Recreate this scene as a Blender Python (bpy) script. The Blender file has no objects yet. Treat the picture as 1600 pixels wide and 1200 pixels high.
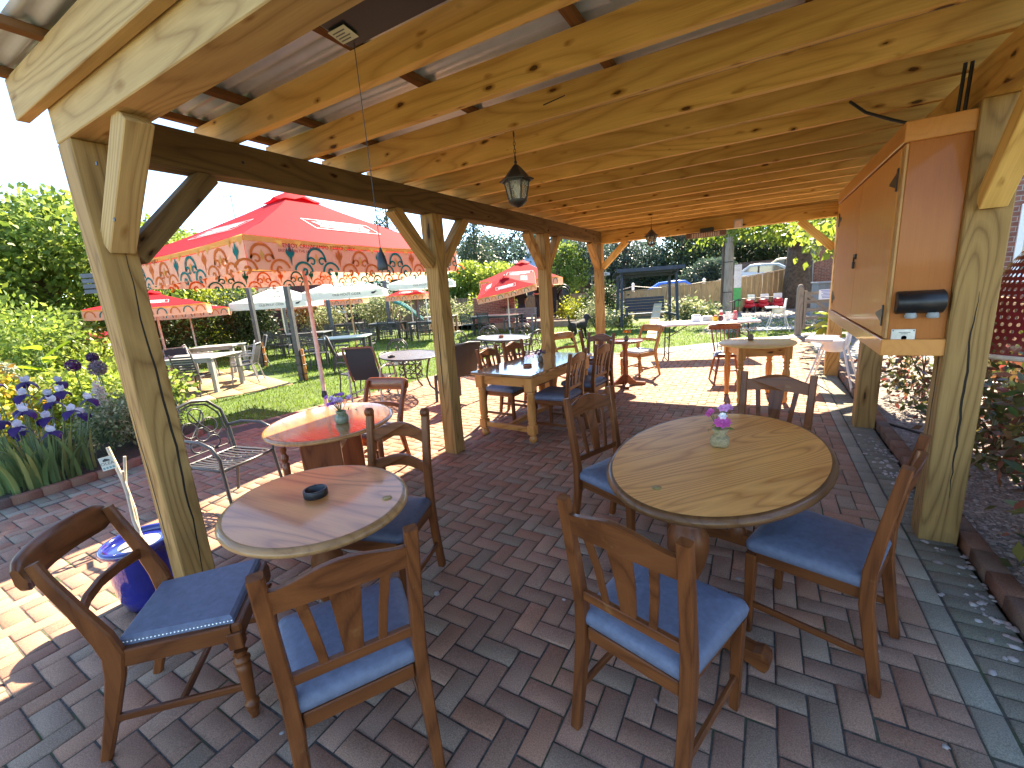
import bpy, bmesh, math, random
import numpy as np
from mathutils import Vector, Matrix, Euler

random.seed(7)
RNG = np.random.default_rng(11)
SC = bpy.context.scene
COL = SC.collection
R = math.radians
PI = math.pi

# ---------------------------------------------------------------- materials
def nodes_of(m):
    m.use_nodes = True
    nt = m.node_tree
    nt.nodes.clear()
    return nt

def N(nt, kind, **kw):
    n = nt.nodes.new(kind)
    for k, v in kw.items():
        if k.startswith('i_'):
            n.inputs[k[2:].replace('_', ' ')].default_value = v
        else:
            setattr(n, k, v)
    return n

def ramp(nt, stops):
    r = nt.nodes.new('ShaderNodeValToRGB')
    e = r.color_ramp.elements
    while len(e) < len(stops):
        e.new(0.5)
    for q, (p, c) in zip(e, stops):
        q.position = p
        q.color = (*c, 1) if len(c) == 3 else c
    return r

def bsdf_out(nt):
    b = nt.nodes.new('ShaderNodeBsdfPrincipled')
    o = nt.nodes.new('ShaderNodeOutputMaterial')
    nt.links.new(b.outputs[0], o.inputs[0])
    return b, o

def rand_offset(nt, amount=30.0):
    """object coordinates shifted by a per-object random amount"""
    tc = N(nt, 'ShaderNodeTexCoord')
    oi = N(nt, 'ShaderNodeObjectInfo')
    mul = N(nt, 'ShaderNodeVectorMath', operation='SCALE')
    comb = N(nt, 'ShaderNodeCombineXYZ')
    L = nt.links
    L.new(oi.outputs['Random'], comb.inputs[0])
    L.new(oi.outputs['Random'], comb.inputs[1])
    L.new(oi.outputs['Random'], comb.inputs[2])
    L.new(comb.outputs[0], mul.inputs[0])
    mul.inputs['Scale'].default_value = amount
    add = N(nt, 'ShaderNodeVectorMath', operation='ADD')
    L.new(tc.outputs['Object'], add.inputs[0])
    L.new(mul.outputs[0], add.inputs[1])
    return add.outputs[0], oi.outputs['Random']

_MATS = {}
def plain(name, col, rough=0.5, metal=0.0, var=0.18, scale=12.0, bump=0.0, spec=0.5, coat=0.0, trans=0.0):
    """a one-colour material with noise mottling (and optional bump)"""
    if name in _MATS:
        return _MATS[name]
    m = bpy.data.materials.new(name)
    nt = nodes_of(m)
    b, o = bsdf_out(nt)
    co, rnd = rand_offset(nt)
    nz = N(nt, 'ShaderNodeTexNoise', i_Scale=scale, i_Detail=5.0, i_Roughness=0.6)
    nt.links.new(co, nz.inputs['Vector'])
    a = [max(0, c * (1 - var)) for c in col]
    d = [min(1, c * (1 + var)) for c in col]
    rp = ramp(nt, [(0.3, a), (0.7, d)])
    nt.links.new(nz.outputs['Fac'], rp.inputs[0])
    nt.links.new(rp.outputs[0], b.inputs['Base Color'])
    b.inputs['Roughness'].default_value = rough
    b.inputs['Metallic'].default_value = metal
    b.inputs['Specular IOR Level'].default_value = spec
    b.inputs['Coat Weight'].default_value = coat
    if bump:
        bp = N(nt, 'ShaderNodeBump', i_Strength=bump, i_Distance=0.01)
        n2 = N(nt, 'ShaderNodeTexNoise', i_Scale=scale * 6, i_Detail=3.0)
        nt.links.new(co, n2.inputs['Vector'])
        nt.links.new(n2.outputs['Fac'], bp.inputs['Height'])
        nt.links.new(bp.outputs[0], b.inputs['Normal'])
    if trans:
        t = N(nt, 'ShaderNodeBsdfTranslucent')
        nt.links.new(rp.outputs[0], t.inputs[0])
        mx = N(nt, 'ShaderNodeMixShader')
        mx.inputs[0].default_value = trans
        nt.links.new(b.outputs[0], mx.inputs[1])
        nt.links.new(t.outputs[0], mx.inputs[2])
        nt.links.new(mx.outputs[0], o.inputs[0])
    _MATS[name] = m
    return m

def wood(name, dark, light, axis=0, rough=0.5, grain=1.0, knots=False, coat=0.0, bump=0.15, tone=0.25, wear=None, ring=1.0, crack=False, figure=0.3, spec=0.22):
    """wood with its grain along one local axis"""
    if name in _MATS:
        return _MATS[name]
    m = bpy.data.materials.new(name)
    nt = nodes_of(m)
    L = nt.links
    b, o = bsdf_out(nt)
    co, rnd = rand_offset(nt)
    mp = N(nt, 'ShaderNodeMapping')
    s = [14.0 * grain] * 3
    s[axis] = 0.9 * grain
    mp.inputs['Scale'].default_value = s
    L.new(co, mp.inputs['Vector'])
    # growth rings: contour bands of a stretched noise field (straight at the edges, arched in the heart)
    mpr = N(nt, 'ShaderNodeMapping')
    sr = [4.6 * grain] * 3
    sr[axis] = 0.62 * grain
    mpr.inputs['Scale'].default_value = sr
    L.new(co, mpr.inputs['Vector'])
    fz = N(nt, 'ShaderNodeTexNoise', i_Scale=1.0, i_Detail=1.6, i_Roughness=0.35)
    L.new(mpr.outputs[0], fz.inputs['Vector'])
    mu = N(nt, 'ShaderNodeMath', operation='MULTIPLY')
    mu.inputs[1].default_value = 11.0 * ring
    L.new(fz.outputs['Fac'], mu.inputs[0])
    pp = N(nt, 'ShaderNodeMath', operation='FRACT')
    L.new(mu.outputs[0], pp.inputs[0])
    wr_ = ramp(nt, [(0.0, (.05, .05, .05)), (.12, (.55, .55, .55)), (.45, (1, 1, 1)), (.8, (.7, .7, .7)), (1.0, (.05, .05, .05))])
    L.new(pp.outputs[0], wr_.inputs[0])
    mp2 = N(nt, 'ShaderNodeMapping')
    s2 = [160.0 * grain] * 3
    s2[axis] = 5.0 * grain
    mp2.inputs['Scale'].default_value = s2
    L.new(co, mp2.inputs['Vector'])
    fib = N(nt, 'ShaderNodeTexNoise', i_Scale=1.0, i_Detail=3.0, i_Roughness=0.65)
    L.new(mp2.outputs[0], fib.inputs['Vector'])
    big = N(nt, 'ShaderNodeTexNoise', i_Scale=2.2, i_Detail=3.0)
    L.new(co, big.inputs['Vector'])
    a1 = N(nt, 'ShaderNodeMath', operation='MULTIPLY_ADD')
    a1.inputs[1].default_value = figure
    L.new(wr_.outputs[0], a1.inputs[0])
    a0 = N(nt, 'ShaderNodeMath', operation='MULTIPLY')
    a0.inputs[1].default_value = 0.4
    L.new(fib.outputs['Fac'], a0.inputs[0])
    L.new(a0.outputs[0], a1.inputs[2])
    a2 = N(nt, 'ShaderNodeMath', operation='MULTIPLY_ADD')
    a2.inputs[1].default_value = 0.3
    L.new(big.outputs['Fac'], a2.inputs[0])
    L.new(a1.outputs[0], a2.inputs[2])
    rp = ramp(nt, [(0.22, dark), (0.78, light)])
    L.new(a2.outputs[0], rp.inputs[0])
    col = rp.outputs[0]
    # per-board tone
    hsv = N(nt, 'ShaderNodeHueSaturation')
    tv = N(nt, 'ShaderNodeMapRange')
    tv.inputs['To Min'].default_value = 1 - tone
    tv.inputs['To Max'].default_value = 1 + tone
    L.new(rnd, tv.inputs['Value'])
    L.new(tv.outputs[0], hsv.inputs['Value'])
    L.new(col, hsv.inputs['Color'])
    col = hsv.outputs[0]
    if knots:
        mk = N(nt, 'ShaderNodeMapping')
        s3 = [12.0 / float(knots)] * 3
        s3[axis] = 4.6 / float(knots) ** 1.6
        mk.inputs['Scale'].default_value = s3
        L.new(co, mk.inputs['Vector'])
        nd = N(nt, 'ShaderNodeTexNoise', i_Scale=3.0)
        L.new(mk.outputs[0], nd.inputs['Vector'])
        mixv = N(nt, 'ShaderNodeMixRGB', blend_type='ADD')
        mixv.inputs[0].default_value = 0.22
        L.new(mk.outputs[0], mixv.inputs[1])
        L.new(nd.outputs['Color'], mixv.inputs[2])
        vo = N(nt, 'ShaderNodeTexVoronoi', i_Scale=1.0)
        vo.inputs['Randomness'].default_value = 1.0
        L.new(mixv.outputs[0], vo.inputs['Vector'])
        kr = ramp(nt, [(0.0, (0.05, 0.018, 0.006)), (0.07, (0.10, 0.04, 0.012)), (0.11, (0.02, 0.008, 0.003)), (0.13, (0.5, 0.36, 0.22)), (0.24, (1, 1, 1))])
        kn = N(nt, 'ShaderNodeTexNoise', i_Scale=2.3, i_Detail=1.0)
        L.new(co, kn.inputs['Vector'])
        km = N(nt, 'ShaderNodeMapRange')
        km.inputs['From Min'].default_value = 0.42
        km.inputs['From Max'].default_value = 0.62
        km.inputs['To Min'].default_value = 0.0
        km.inputs['To Max'].default_value = 0.13
        L.new(kn.outputs['Fac'], km.inputs['Value'])
        ka = N(nt, 'ShaderNodeMath', operation='ADD')
        L.new(vo.outputs['Distance'], ka.inputs[0])
        L.new(km.outputs[0], ka.inputs[1])
        L.new(ka.outputs[0], kr.inputs[0])
        mm = N(nt, 'ShaderNodeMixRGB', blend_type='MULTIPLY')
        mm.inputs[0].default_value = 0.92
        L.new(col, mm.inputs[1])
        L.new(kr.outputs[0], mm.inputs[2])
        col = mm.outputs[0]
    if wear:
        wn = N(nt, 'ShaderNodeTexNoise', i_Scale=7.0, i_Detail=6.0, i_Roughness=0.7)
        L.new(co, wn.inputs['Vector'])
        wr = ramp(nt, [(0.62, (0, 0, 0)), (0.85, (1, 1, 1))])
        L.new(wn.outputs['Fac'], wr.inputs[0])
        mw = N(nt, 'ShaderNodeMixRGB')
        L.new(wr.outputs[0], mw.inputs[0])
        L.new(col, mw.inputs[1])
        mw.inputs[2].default_value = (*wear, 1)
        col = mw.outputs[0]
    L.new(col, b.inputs['Base Color'])
    b.inputs['Roughness'].default_value = rough
    b.inputs['Specular IOR Level'].default_value = spec
    b.inputs['Coat Weight'].default_value = coat
    b.inputs['Coat Roughness'].default_value = 0.07
    if bump:
        bp = N(nt, 'ShaderNodeBump', i_Strength=bump, i_Distance=0.004)
        L.new(a2.outputs[0], bp.inputs['Height'])
        L.new(bp.outputs[0], b.inputs['Normal'])
    _MATS[name] = m
    return m

def leafmat(name, cols, rough=0.45, trans=0.45, spec=0.4):
    """leaf material: colour varies per leaf (random per island) and lets light through"""
    if name in _MATS:
        return _MATS[name]
    m = bpy.data.materials.new(name)
    nt = nodes_of(m)
    L = nt.links
    b, o = bsdf_out(nt)
    g = N(nt, 'ShaderNodeNewGeometry')
    n = len(cols)
    rp = ramp(nt, [((i + 0.5) / n, c) for i, c in enumerate(cols)])
    L.new(g.outputs['Random Per Island'], rp.inputs[0])
    tc = N(nt, 'ShaderNodeTexCoord')
    nz = N(nt, 'ShaderNodeTexNoise', i_Scale=1.3, i_Detail=2.0)
    L.new(tc.outputs['Object'], nz.inputs['Vector'])
    hsv = N(nt, 'ShaderNodeHueSaturation')
    mr = N(nt, 'ShaderNodeMapRange')
    mr.inputs['From Min'].default_value = 0.3
    mr.inputs['From Max'].default_value = 0.7
    mr.inputs['To Min'].default_value = 0.7
    mr.inputs['To Max'].default_value = 1.3
    L.new(nz.outputs['Fac'], mr.inputs['Value'])
    L.new(mr.outputs[0], hsv.inputs['Value'])
    L.new(rp.outputs[0], hsv.inputs['Color'])
    L.new(hsv.outputs[0], b.inputs['Base Color'])
    b.inputs['Roughness'].default_value = rough
    b.inputs['Specular IOR Level'].default_value = spec
    t = N(nt, 'ShaderNodeBsdfTranslucent')
    h2 = N(nt, 'ShaderNodeHueSaturation', i_Value=1.5, i_Hue=0.485)
    L.new(hsv.outputs[0], h2.inputs['Color'])
    L.new(h2.outputs[0], t.inputs[0])
    mx = N(nt, 'ShaderNodeMixShader')
    mx.inputs[0].default_value = trans
    L.new(b.outputs[0], mx.inputs[1])
    L.new(t.outputs[0], mx.inputs[2])
    L.new(mx.outputs[0], o.inputs[0])
    _MATS[name] = m
    return m

# ---------------------------------------------------------------- mesh builder
class MB:
    def __init__(s):
        s.v, s.f, s.mi, s.sm = [], [], [], []
        s.M = Matrix.Identity(4)
        s.cur = 0
    def add(s, verts, faces, smooth=False):
        o = len(s.v)
        M = s.M
        s.v += [tuple(M @ Vector(p)) for p in verts]
        s.f += [tuple(i + o for i in f) for f in faces]
        s.mi += [s.cur] * len(faces)
        s.sm += [smooth] * len(faces)
        return s
    def box(s, x0, x1, y0, y1, z0, z1, b=0.0, smooth=False):
        if x1 < x0: x0, x1 = x1, x0
        if y1 < y0: y0, y1 = y1, y0
        if z1 < z0: z0, z1 = z1, z0
        b = min(b, (x1 - x0) * .45, (y1 - y0) * .45, (z1 - z0) * .45)
        if b <= 0:
            V = [(x, y, z) for x in (x0, x1) for y in (y0, y1) for z in (z0, z1)]
            F = [(0, 1, 3, 2), (4, 6, 7, 5), (0, 4, 5, 1), (2, 3, 7, 6), (0, 2, 6, 4), (1, 5, 7, 3)]
            return s.add(V, F, smooth)
        V, idx = [], {}
        xs, ys, zs = (x0, x1), (y0, y1), (z0, z1)
        for i in (0, 1):
            for j in (0, 1):
                for k in (0, 1):
                    sx, sy, sz = 1 - 2 * i, 1 - 2 * j, 1 - 2 * k
                    p = (xs[i], ys[j], zs[k])
                    for a, q in enumerate(((p[0], p[1] + sy * b, p[2] + sz * b), (p[0] + sx * b, p[1], p[2] + sz * b), (p[0] + sx * b, p[1] + sy * b, p[2]))):
                        idx[i, j, k, a] = len(V)
                        V.append(q)
        F = []
        I = idx
        for i in (0, 1):
            F.append((I[i, 0, 0, 0], I[i, 1, 0, 0], I[i, 1, 1, 0], I[i, 0, 1, 0])[::(-1 if i == 0 else 1)])
            F.append((I[0, i, 0, 1], I[1, i, 0, 1], I[1, i, 1, 1], I[0, i, 1, 1])[::(1 if i == 0 else -1)])
            F.append((I[0, 0, i, 2], I[1, 0, i, 2], I[1, 1, i, 2], I[0, 1, i, 2])[::(-1 if i == 0 else 1)])
        for i in (0, 1):
            for j in (0, 1):
                F.append((I[i, j, 0, 0], I[i, j, 1, 0], I[i, j, 1, 1], I[i, j, 0, 1])[::(1 if (i ^ j) else -1)])
                F.append((I[i, 0, j, 0], I[i, 1, j, 0], I[i, 1, j, 2], I[i, 0, j, 2])[::(-1 if (i ^ j) else 1)])
                F.append((I[0, i, j, 1], I[1, i, j, 1], I[1, i, j, 2], I[0, i, j, 2])[::(1 if (i ^ j) else -1)])
                for k in (0, 1):
                    F.append((I[i, j, k, 0], I[i, j, k, 1], I[i, j, k, 2])[::(1 if (i ^ j ^ k) else -1)])
        return s.add(V, F, smooth)
    def beam(s, p0, p1, w, h, b=0.0, up=(0, 0, 1)):
        """box from p0 to p1, w wide and h high across"""
        p0, p1 = Vector(p0), Vector(p1)
        d = p1 - p0
        L = d.length
        x = d.normalized()
        upv = Vector(up)
        if abs(x.dot(upv)) > .98: upv = Vector((0, 1, 0))
        y = upv.cross(x).normalized()
        z = x.cross(y)
        M = Matrix((x, y, z)).transposed().to_4x4()
        M.translation = p0
        old = s.M
        s.M = old @ M
        s.box(0, L, -w / 2, w / 2, -h / 2, h / 2, b)
        s.M = old
        return s
    def tube(s, pts, r, n=8, caps=True, smooth=True):
        pts = [Vector(p) for p in pts]
        rr = r if isinstance(r, (list, tuple)) else [r] * len(pts)
        V, F = [], []
        prev = None
        for i, p in enumerate(pts):
            a = pts[max(i - 1, 0)]
            c = pts[min(i + 1, len(pts) - 1)]
            t = (c - a).normalized()
            if prev is None:
                u = Vector((0, 0, 1)) if abs(t.z) < .9 else Vector((1, 0, 0))
                u = (u - t * u.dot(t)).normalized()
            else:
                u = (prev - t * prev.dot(t))
                u = u.normalized() if u.length > 1e-6 else Vector((1, 0, 0))
            prev = u
            w = t.cross(u)
            for k in range(n):
                an = 2 * PI * k / n
                V.append(p + (u * math.cos(an) + w * math.sin(an)) * rr[i])
        m = len(pts)
        for i in range(m - 1):
            for k in range(n):
                F.append((i * n + k, i * n + (k + 1) % n, (i + 1) * n + (k + 1) % n, (i + 1) * n + k))
        s.add(V, F, smooth)
        if caps:
            s.add([V[k] for k in range(n)], [tuple(range(n))[::-1]], False)
            s.add([V[(m - 1) * n + k] for k in range(n)], [tuple(range(n))], False)
        return s
    def lathe(s, prof, n=20, c=(0, 0, 0), smooth=True, a0=0.0, sy=1.0):
        """profile of (r, z) turned round z"""
        V, F = [], []
        for r, z in prof:
            for k in range(n):
                an = a0 + 2 * PI * k / n
                V.append((c[0] + r * math.cos(an), c[1] + r * sy * math.sin(an), c[2] + z))
        m = len(prof)
        for i in range(m - 1):
            for k in range(n):
                F.append((i * n + k, i * n + (k + 1) % n, (i + 1) * n + (k + 1) % n, (i + 1) * n + k))
        s.add(V, F, smooth)
        if prof[0][0] > 1e-6: s.add([V[k] for k in range(n)], [tuple(range(n))[::-1]])
        if prof[-1][0] > 1e-6: s.add([V[(m - 1) * n + k] for k in range(n)], [tuple(range(n))])
        return s
    def loft(s, secs, closed=True, smooth=False, caps=True):
        """list of equal-length vertex rings joined in order"""
        n = len(secs[0])
        V = [p for q in secs for p in q]
        F = []
        for i in range(len(secs) - 1):
            for k in range(n if closed else n - 1):
                F.append((i * n + k, i * n + (k + 1) % n, (i + 1) * n + (k + 1) % n, (i + 1) * n + k))
        s.add(V, F, smooth)
        if caps and closed:
            s.add(list(secs[0]), [tuple(range(n))[::-1]])
            s.add(list(secs[-1]), [tuple(range(n))])
        return s
    def bar(s, pts, w, h, b=0.004, side=(1, 0, 0), ws=None, hs=None):
        """chamfered rectangular section swept along pts; w along `side`"""
        pts = [Vector(p) for p in pts]
        secs = []
        for i, p in enumerate(pts):
            t = (pts[min(i + 1, len(pts) - 1)] - pts[max(i - 1, 0)]).normalized()
            u = Vector(side)
            u = (u - t * u.dot(t)).normalized()
            v = t.cross(u)
            a = (ws[i] if ws else w) / 2
            c = (hs[i] if hs else h) / 2
            bb = min(b, a * .6, c * .6)
            ring = [(-a + bb, -c), (a - bb, -c), (a, -c + bb), (a, c - bb), (a - bb, c), (-a + bb, c), (-a, c - bb), (-a, -c + bb)]
            secs.append([p + u * q[0] + v * q[1] for q in ring])
        return s.loft(secs)
    def prism(s, poly, d0, d1, plane='XZ', b=0.0):
        """extrude a 2-D outline between two depths"""
        def P(a, c, d):
            return {'XZ': (a, d, c), 'XY': (a, c, d), 'YZ': (d, a, c)}[plane]
        n = len(poly)
        if b > 0:
            cx = sum(p[0] for p in poly) / n
            cy = sum(p[1] for p in poly) / n
            def shrink(q):
                dx, dy = q[0] - cx, q[1] - cy
                l = math.hypot(dx, dy) or 1
                return (q[0] - dx / l * b, q[1] - dy / l * b)
            ins = [shrink(q) for q in poly]
            sg = 1 if d1 > d0 else -1
            secs = [[P(*q, d0) for q in ins], [P(*q, d0 + sg * b) for q in poly], [P(*q, d1 - sg * b) for q in poly], [P(*q, d1) for q in ins]]
        else:
            secs = [[P(*q, d0) for q in poly], [P(*q, d1) for q in poly]]
        return s.loft(secs)
    def sphere(s, c, r, n=12, m=8, sz=1.0, sy=1.0):
        prof = [(r * math.sin(PI * i / m) + 1e-5, -r * sz * math.cos(PI * i / m)) for i in range(m + 1)]
        return s.lathe(prof, n, c, True, 0, sy)
    def mesh(s, name, mats):
        me = bpy.data.meshes.new(name)
        me.from_pydata(s.v, [], s.f)
        if not isinstance(mats, (list, tuple)): mats = [mats]
        for m in mats: me.materials.append(m)
        me.polygons.foreach_set('material_index', s.mi)
        me.polygons.foreach_set('use_smooth', s.sm)
        me.update()
        return me
    def build(s, name, mats, parent=None, loc=(0, 0, 0), rot=(0, 0, 0), fix=True):
        me = s.mesh(name, mats)
        if fix:
            bm = bmesh.new()
            bm.from_mesh(me)
            bmesh.ops.recalc_face_normals(bm, faces=bm.faces)
            bm.to_mesh(me)
            bm.free()
        o = bpy.data.objects.new(name, me)
        COL.objects.link(o)
        o.location = loc
        o.rotation_euler = rot
        if parent: o.parent = parent
        return o

def tag(o, label=None, cat=None, group=None, kind=None):
    if label: o['label'] = label
    if cat: o['category'] = cat
    if group: o['group'] = group
    if kind: o['kind'] = kind
    return o

def thing(name, label, cat, loc=(0, 0, 0), rz=0.0, group=None, scale=1.0):
    o = bpy.data.objects.new(name, None)
    COL.objects.link(o)
    o.empty_display_size = 0.1
    o.location = loc
    o.rotation_euler = (0, 0, rz)
    o.scale = (scale,) * 3
    return tag(o, label, cat, group)

KIDS = {}
def tree_of(o):
    return [c for c in bpy.data.objects if c.parent == o]

def dup(root, loc, rz, label, group=None, scale=None):
    """a copy of a thing, its parts and its sub-parts"""
    if root.name not in KIDS:
        KIDS[root.name] = [(c, tree_of(c)) for c in tree_of(root)]
    r = root.copy()
    COL.objects.link(r)
    r.location = loc
    r.rotation_euler = (0, 0, rz)
    if scale: r.scale = (scale,) * 3
    r['label'] = label
    if group: r['group'] = group
    for c, gs in KIDS[root.name]:
        k = c.copy()
        COL.objects.link(k)
        k.parent = r
        for g in gs:
            q = g.copy()
            COL.objects.link(q)
            q.parent = k
    return r

def placer(proto):
    """first placement moves the proto itself, the later ones copy it"""
    st = {'used': False}
    def put(loc, rz, label, group=None, scale=1.0):
        loc = tuple(loc) if len(loc) == 3 else (loc[0], loc[1], 0)
        if not st['used']:
            st['used'] = True
            tree_of(proto)
            if proto.name not in KIDS:
                KIDS[proto.name] = [(c, tree_of(c)) for c in tree_of(proto)]
            proto.location = loc
            proto.rotation_euler = (0, 0, rz)
            proto.scale = (scale,) * 3
            proto['label'] = label
            if group: proto['group'] = group
            return proto
        return dup(proto, loc, rz, label, group, scale)
    return put

def np_mesh(name, V, F, mat, smooth=False, nper=4):
    """big mesh from numpy arrays; F is (m, nper)"""
    me = bpy.data.meshes.new(name)
    V = np.ascontiguousarray(V, dtype=np.float32)
    F = np.ascontiguousarray(F, dtype=np.int32)
    me.vertices.add(len(V))
    me.vertices.foreach_set('co', V.ravel())
    me.loops.add(F.size)
    me.loops.foreach_set('vertex_index', F.ravel())
    me.polygons.add(len(F))
    me.polygons.foreach_set('loop_start', np.arange(0, F.size, nper, dtype=np.int32))
    me.polygons.foreach_set('loop_total', np.full(len(F), nper, dtype=np.int32))
    me.materials.append(mat)
    me.update(calc_edges=True)
    if smooth: me.polygons.foreach_set('use_smooth', np.ones(len(F), dtype=bool))
    me.validate()
    return me

def link(name, me, parent=None, loc=(0, 0, 0)):
    o = bpy.data.objects.new(name, me)
    COL.objects.link(o)
    o.location = loc
    if parent: o.parent = parent
    return o

def leaves(P, D, size, aspect=0.5, fold=0.25, jitter=0.3):
    """leaf quads (two folded halves as one 6-vert pair) at points P heading D"""
    n = len(P)
    D = D / (np.linalg.norm(D, axis=1, keepdims=True) + 1e-9)
    rv = RNG.normal(size=(n, 3))
    S = np.cross(D, rv)
    S /= (np.linalg.norm(S, axis=1, keepdims=True) + 1e-9)
    U = np.cross(S, D)
    ln = (size * (1 + jitter * RNG.uniform(-1, 1, n)))[:, None]
    w = ln * aspect * 0.5
    a = P
    t = P + D * ln
    mid = P + D * ln * 0.45
    l = mid + S * w + U * w * fold
    r = mid - S * w + U * w * fold
    V = np.stack([a, r, t, l], 1).reshape(-1, 3)
    F = np.arange(4 * n).reshape(n, 4)
    return V, F

def blob_points(blobs, n, shell=0.55):
    """points spread in the shells of ellipsoids (cx,cy,cz,rx,ry,rz), with outward directions"""
    vol = np.array([b[3] * b[4] + b[4] * b[5] + b[3] * b[5] for b in blobs])
    cnt = np.maximum(1, (n * vol / vol.sum()).astype(int))
    Ps, Ds = [], []
    for b, k in zip(blobs, cnt):
        d = RNG.normal(size=(k, 3))
        d /= np.linalg.norm(d, axis=1, keepdims=True)
        rad = shell + (1.05 - shell) * RNG.uniform(0, 1, k) ** 0.7
        ph = RNG.uniform(0, 6.28, 3)
        lump = 1 + .14 * np.sin(d[:, 0] * 6 + ph[0]) * np.sin(d[:, 1] * 6 + ph[1]) + .1 * np.sin(d[:, 2] * 9 + ph[2]) * np.sin(d[:, 0] * 9)
        p = d * (rad * lump)[:, None] * np.array(b[3:6]) + np.array(b[:3])
        Ps.append(p)
        Ds.append(d)
    return np.concatenate(Ps), np.concatenate(Ds)

def foliage_mesh(name, blobs, n, size, mat, aspect=0.6, droop=0.3, shell=0.55, zmin=0.02, clump=0):
    P, D = blob_points(blobs, n if not clump else max(1, n // clump), shell)
    if clump:
        sp = size * 1.6
        P = np.repeat(P, clump, 0) + RNG.normal(size=(len(P) * clump, 3)) * sp * 0.6
        D = np.repeat(D, clump, 0)
    d = D + RNG.normal(size=D.shape) * 0.8
    d[:, 2] -= droop
    k = P[:, 2] > zmin
    V, F = leaves(P[k], d[k], size, aspect)
    return np_mesh(name, V, F, mat)
# ---------------------------------------------------------------- common materials
PINE_D, PINE_L = (.44, .215, .05), (.77, .47, .145)
M_pine = wood('treated pine', PINE_D, PINE_L, 0, rough=.62, knots=True, tone=.16, bump=.2)
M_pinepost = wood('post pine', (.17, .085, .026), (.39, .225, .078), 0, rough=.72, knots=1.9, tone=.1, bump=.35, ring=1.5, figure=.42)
M_backlitbeam = wood('pine beam in backlit tone', (.075, .042, .017), (.19, .115, .047), 0, rough=.8, knots=True, tone=.05, bump=.3, figure=.35)  # darker copy of the pine: the backlit shade is put into the colour
M_weath = wood('weathered pine', (.26, .145, .052), (.50, .325, .135), 0, rough=.75, knots=1.5, tone=.06, bump=.35, figure=.35, ring=1.4)
M_batten = wood('dark roofing batten', (.14, .055, .018), (.25, .11, .04), 0, rough=.8, tone=.2)
M_zinc = plain('galvanised sheet', (.58, .63, .68), rough=.3, metal=.3, var=.12, scale=5)
M_black = plain('black plastic', (.012, .012, .013), rough=.4, var=.1)
M_iron = plain('black painted metal', (.018, .018, .02), rough=.42, var=.2, scale=30)
M_dark = plain('deep crack shadowless dark wood', (.02, .012, .006), rough=.9)
M_steel = plain('bright steel', (.55, .55, .55), rough=.3, metal=1.0)
M_white = plain('white plastic', (.78, .78, .78), rough=.35, var=.04)
M_cable = plain('black cable', (.015, .014, .014), rough=.55)

def timber(name, p0, p1, w, h, mat, parent=None, b=.004, crack=None):
    """a straight piece of timber: mesh in its own frame with local x along the grain"""
    p0, p1 = Vector(p0), Vector(p1)
    d = p1 - p0
    x = d.normalized()
    up = Vector((0, 0, 1)) if abs(x.z) < .95 else Vector((0, 1, 0))
    y = up.cross(x).normalized()
    z = x.cross(y)
    m = MB()
    m.box(0, d.length, -w / 2, w / 2, -h / 2, h / 2, b)
    mats = [mat]
    if crack:
        mats.append(M_dark)
        m.cur = 1
        for side, off, x0, x1, seed in crack:
            rr = random.Random(seed)
            n = 22
            pts = []
            yy = off
            for i in range(n + 1):
                t = i / n
                yy += rr.uniform(-.006, .0062)
                wd = .0050 * math.sin(PI * min(1, max(.02, t))) + .0006
                pts.append((x0 + (x1 - x0) * t, yy, wd))
            sg = h / 2 if side in 'zZ' else w / 2
            s = 1 if side in 'zy' else -1
            for i in range(n):
                a, c = pts[i], pts[i + 1]
                if side in 'zZ':
                    q = [(a[0], a[1] - a[2], s * (sg + .0012)), (c[0], c[1] - c[2], s * (sg + .0012)), (c[0], c[1] + c[2], s * (sg + .0012)), (a[0], a[1] + a[2], s * (sg + .0012))]
                else:
                    q = [(a[0], s * (sg + .0012), a[1] - a[2]), (c[0], s * (sg + .0012), c[1] - c[2]), (c[0], s * (sg + .0012), c[1] + c[2]), (a[0], s * (sg + .0012), a[1] + a[2])]
                m.add(q, [(0, 1, 2, 3)])
    o = m.build(name, mats, parent, fix=not crack)
    M = Matrix((x, y, z)).transposed().to_4x4()
    M.translation = p0
    o.matrix_basis = M
    return o

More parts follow.
